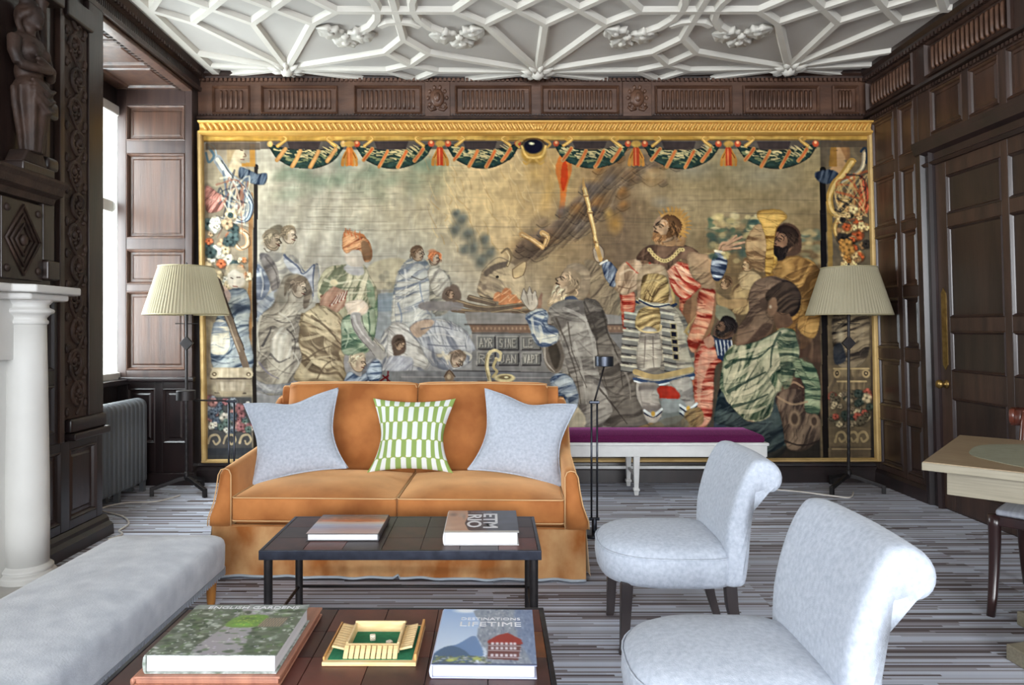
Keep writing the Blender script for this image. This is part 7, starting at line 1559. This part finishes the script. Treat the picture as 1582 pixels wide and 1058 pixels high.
# local: front towards -y, back at +y
def sabre(x, pts, r0, r1, m, nm='leg'):
    return MB().loft([[(x+d*a, y+d*c, z) for a, c in ((-1,-.6),(-.6,-1),(.6,-1),(1,-.6),(1,.6),(.6,1),(-.6,1),(-1,.6))] for (y, z), d in zip(pts, [r0+(r1-r0)*k/(len(pts)-1) for k in range(len(pts))])]).build(nm, m, ch, smooth=True)
for x in (-.205, .205):
    sabre(x, [(-.275,0),(-.245,.08),(-.222,.18),(-.212,.28),(-.215,.38),(-.222,.43)], .015, .024, 'mahogany_dark')
    sabre(x*.92, [(.31,0),(.265,.10),(.225,.22),(.205,.34),(.20,.43)], .014, .020, 'mahogany_dark')
    sabre(x*.92, [(.20,.43),(.21,.55),(.235,.68),(.27,.80),(.285,.845)], .019, .016, 'mahogany', 'back_post')
for a, b_ in (((-.205,-.235,.385),(.205,-.205,.43)), ((-.19,.19,.385),(.19,.215,.43)), ((-.215,-.22,.385),(-.19,.20,.43)), ((.19,-.22,.385),(.215,.20,.43))): MB().box(a, b_).build('seat_rail', 'mahogany_dark', ch, bevel=.006)
soft_box(-.20, .20, -.225, .185, .43, .455, .028, 14, 14).build('seat', 'stripe_seat', ch, smooth=True, bevel=.01)
MB().loft([[(x, y+.035*(1-(x/.24)**2), z) for y, z in ((.268,.775),(.258,.80),(.265,.845),(.282,.862),(.300,.85),(.298,.80),(.285,.772))] for x in [-.245+.049*k for k in range(11)]]).build('top_rail', 'mahogany', ch, smooth=True)
for x in (-.245, .245):
    MB().loft([[(x*q, .272+.026*math.cos(a), .82+.038*math.sin(a)) for a in [k*.5236 for k in range(12)]] for q in (.93, 1.02)]).build('rail_scroll', 'mahogany', ch, smooth=True, bevel=.004)
MB().loft([[(x, y+.02*(1-(x/.2)**2), z) for y, z in ((.222,.60),(.222,.635),(.238,.635),(.238,.60))] for x in [-.19+.038*k for k in range(11)]]).build('cross_rail', 'mahogany', ch, bevel=.004)

# ---------------------------------------------------------------- chimneypiece
cp = thing('chimneypiece', 'white stone chimneypiece with a round column at the left edge', 'fireplace', (XL, 3.42, 0))
def cl_(x, y, z): return (x-XL, y-3.42, z)
SX = -2.28
MB(cl_).prism([(XL+.01,1.20),(-2.13,1.20),(-2.11,1.25),(-2.11,1.62),(-2.19,1.70),(-2.19,3.18),(-2.115,3.24),(-2.115,3.585),(-2.16,3.66),(-2.21,3.70),(XL+.01,3.70)], 'z', 1.418, 1.455).build('mantel_shelf', 'stone', cp, bevel=.008, seg=3)
MB(cl_).prism([(XL+.01,1.24),(-2.16,1.24),(-2.16,1.60),(-2.23,1.66),(-2.23,3.22),(-2.16,3.27),(-2.16,3.56),(-2.22,3.63),(XL+.01,3.64)], 'z', 1.385, 1.418).build('shelf_moulding', 'stone', cp, bevel=.012, seg=3)
MB(cl_).box((XL+.005,1.35,1.10), (-2.29,3.40,1.385)).build('lintel', 'stone', cp, bevel=.004)
MB(cl_).box((XL+.005,3.05,0), (-2.335,3.50,1.385)).build('jamb', 'stone', cp, bevel=.004); MB(cl_).box((XL+.005,1.25,0), (-2.335,1.70,1.385)).build('jamb', 'stone', cp, bevel=.004)
MB(cl_).box((XL+.005,1.70,.03), (XL+.03,3.05,1.10)).build('fire_back', 'oak_black', cp)
MB(cl_).box((XL+.005,1.15,0), (-2.12,3.52,.028)).build('hearth', 'slate', cp, bevel=.004)
for y in (3.42, 1.45):
    c = MB().lathe([(.094,.10),(.095,.30),(.0935,.55),(.090,.80),(.086,1.05),(.082,1.275)], 36, (SX-XL, y-3.42, 0)).build('column', 'stone', cp, smooth=True)
    MB().lathe([(.122,.028),(.122,.040),(.126,.046),(.126,.058),(.121,.064),(.108,.070),(.108,.074),(.113,.080),(.113,.088),(.106,.094),(.098,.098),(.094,.104)], 36, (SX-XL, y-3.42, 0)).build('base', 'stone', c, smooth=True, bevel=.001)
    MB().lathe([(.082,1.268),(.089,1.272),(.091,1.28),(.089,1.288),(.083,1.292),(.083,1.302),(.098,1.318),(.112,1.324),(.116,1.333),(.112,1.342),(.094,1.350),(.092,1.362),(.104,1.376),(.112,1.386),(.112,1.392)], 36, (SX-XL, y-3.42, 0)).build('capital', 'stone', c, smooth=True)

# ---------------------------------------------------------------- carved overmantel with figure
om = thing('overmantel', 'dark carved oak overmantel with a draped female figure above the mantelpiece', 'overmantel', (XL, 3.44, 1.455))
def ol(x, y, z): return (x-XL, y-3.44, z-1.455)
MB(ol).box((XL+.002,1.2,1.46), (-2.345,3.70,3.16)).build('backing', 'oak_dark', om, bevel=.004)
for y0, y1 in ((3.30,3.60),):
    MB(ol).box((-2.345,y0,1.49), (-2.32,y1,1.88)).build('plinth_panel', 'oak_dark', om, bevel=.004)
    dm = MB(ol); cy_, cz_ = (y0+y1)/2, 1.685
    for k in (.155, .115, .07):
        q = [(cy_+k*.80*math.cos(a), cz_+k*1.1*math.sin(a)) for a in (0, math.pi/2, math.pi, 1.5*math.pi)]
        dm.tube([(-2.318, a, c) for a, c in q+q[:1]], .009, 6)
    dm.ball((-2.318, cy_, cz_), (.02,.025,.03), 8, 6)
    for a in (y0+.035, y1-.035):
        for z in (1.54, 1.83): dm.ball((-2.318, a, z), (.012,.02,.02), 6, 5)
    dm.build('diamond_carving', 'oak_carved', om, smooth=True)
MB(ol).box((-2.345,3.60,1.50), (-2.29,3.70,1.60)).build('bracket', 'oak_dark', om, bevel=.01); MB(ol).box((-2.345,3.60,1.60), (-2.315,3.69,1.90)).build('side_panel', 'oak_dark', om, bevel=.006)
MB(ol).loft([[(x, y, z) for x, z in ((-2.345,1.89),(-2.30,1.89),(-2.29,1.92),(-2.25,1.935),(-2.24,1.97),(-2.22,1.99),(-2.22,2.005),(-2.345,2.005))] for y in (1.25, 3.66)]).build('cornice', 'oak_carved', om)
ed = MB(ol)
for k in range(26): ed.ball((-2.262, 2.7+k*.037, 1.952), (.012,.012,.016), 7, 5)
stuff(ed.build('egg_moulding', 'oak_carved', om, smooth=True))
MB(ol).box((-2.345,3.32,2.005), (-2.23,3.56,2.05)).build('figure_plinth', 'oak_dark', om, bevel=.008)
MB(ol).prism([(3.34,2.05),(3.54,2.05),(3.50,2.12),(3.38,2.12)], 'x', -2.345, -2.25).build('scroll_foot', 'oak_carved', om, bevel=.012)
fg = MB(ol); fx, fy = -2.285, 3.44
for c, r_ in [((fx+.02,fy,2.775),(.050,.046,.062)), ((fx+.005,fy,2.80),(.056,.056,.050)), ((fx,fy,2.845),(.04,.05,.022)), ((fx+.066,fy,2.768),(.010,.010,.014)), ((fx+.052,fy-.018,2.782),(.010,.012,.006)), ((fx+.052,fy+.018,2.782),(.010,.012,.006)), ((fx+.058,fy,2.745),(.010,.016,.006)), ((fx+.05,fy,2.728),(.016,.018,.014)),
              ((fx,fy,2.60),(.065,.098,.085)), ((fx+.045,fy-.042,2.60),(.034,.036,.036)), ((fx+.045,fy+.042,2.60),(.034,.036,.036)), ((fx,fy,2.655),(.05,.105,.035)),
              ((fx,fy,2.50),(.058,.076,.08)), ((fx+.015,fy,2.415),(.075,.098,.075)), ((fx+.035,fy,2.41),(.05,.055,.05)), ((fx-.02,fy,2.775),(.04,.062,.07))]: fg.ball(c, r_, 14, 10)
fg.tube([(fx,fy,2.73),(fx,fy,2.66)], .03, 10)
for k in range(9): a = -1.9+k*.475; fg.ball((fx+.004+.044*math.cos(a), fy+.056*math.sin(a), 2.812-.028*abs(a)), (.018,.018,.022), 8, 6)
for s_ in (-1, 1): fg.tube([(fx-.005,fy+s_*.05,2.79),(fx-.01,fy+s_*.066,2.73),(fx+.01,fy+s_*.06,2.67)], .016, 7)
for s_ in (-1, 1):
    fg.tube([(fx,fy+s_*.105,2.645),(fx+.012,fy+s_*.125,2.57),(fx+.03,fy+s_*.115,2.51)], .032, 10, .026); fg.tube([(fx+.03,fy+s_*.115,2.51),(fx+.075,fy+s_*.06,2.52+.012*s_),(fx+.085,fy-s_*.03,2.535+.015*s_)], .026, 10, .018)
    fg.ball((fx+.085,fy-s_*.045,2.54+.015*s_), (.018,.03,.016), 8, 6)
fg.loft([[(fx+.012+a*math.cos(q)*(1+.10*math.cos(9*q)), fy+b_*math.sin(q)*(1+.10*math.cos(9*q)), z) for q in [k*2*math.pi/54 for k in range(54)]] for z, a, b_ in ((2.42,.076,.098),(2.34,.074,.094),(2.26,.064,.078),(2.19,.055,.064),(2.11,.048,.056))])
for k in range(3): fg.tube([(fx+.07,fy-.09+.01*k,2.45-.03*k),(fx+.098,fy,2.40-.045*k),(fx+.07,fy+.09,2.44-.05*k)], .012, 6)
fig = fg.build('carved_figure', 'oak_carved', om, remesh=.007)
for y in (3.60,): MB(ol).lathe([(.03,2.05),(.034,2.08),(.024,2.12),(.026,2.5),(.022,2.9),(.034,2.93),(.04,2.97)], 14, (-2.325, y, 0)).build('side_column', 'oak_carved', om, smooth=True)
MB(ol).box((-2.345,3.565,2.33), (-2.27,3.665,2.42)).build('bracket', 'oak_dark', om, bevel=.02); MB(ol).box((-2.345,3.565,2.06), (-2.27,3.665,2.13)).build('bracket', 'oak_dark', om, bevel=.02)
MB(ol).box((-2.345,1.25,2.93), (-2.25,3.68,3.16)).build('upper_frieze', 'oak_dark', om, bevel=.01)
MB(ol).box((-2.345,3.22,2.05), (-2.325,3.29,2.93)).build('figure_frame', 'oak', om, bevel=.006)

# ---------------------------------------------------------------- column radiator under the bay window
rd = thing('radiator', 'grey cast-iron column radiator under the bay window', 'radiator', (-2.74, 5.40, 0))
sec = MB(); prof = []
for k in range(13): a = math.pi*k/12; prof.append((.072*math.cos(a), .655+.06*math.sin(a)))
prof += [(-.072,.09),(-.06,.07),(.06,.07),(.072,.09)]
sec.loft([[(x*q, y, (z-.4)*(.985 if q < 1 else 1)+.4) for x, z in prof] for y, q in ((-.056,.86),(-.048,1),(-.012,1),(-.004,.86))])
s0 = sec.build('radiator_section', 'radiator', rd, smooth=True, bevel=.006)
for i in range(1, 17): again(s0, rd, loc=(0, -.06*i, 0))
for i in (0, 6, 12, 16):
    for sx in (-1, 1): MB().loft([[(sx*.045+a*d, -.03-.06*i+c*d, z) for a, c in ((-1,-1),(1,-1),(1,1),(-1,1))] for z, d in ((0,.02),(.02,.016),(.09,.018))]).build('foot', 'radiator', rd)
for z in (.13, .64): MB().tube([(0,-.02,z),(0,-1.0,z)], .02, 10).build('manifold', 'radiator', rd)
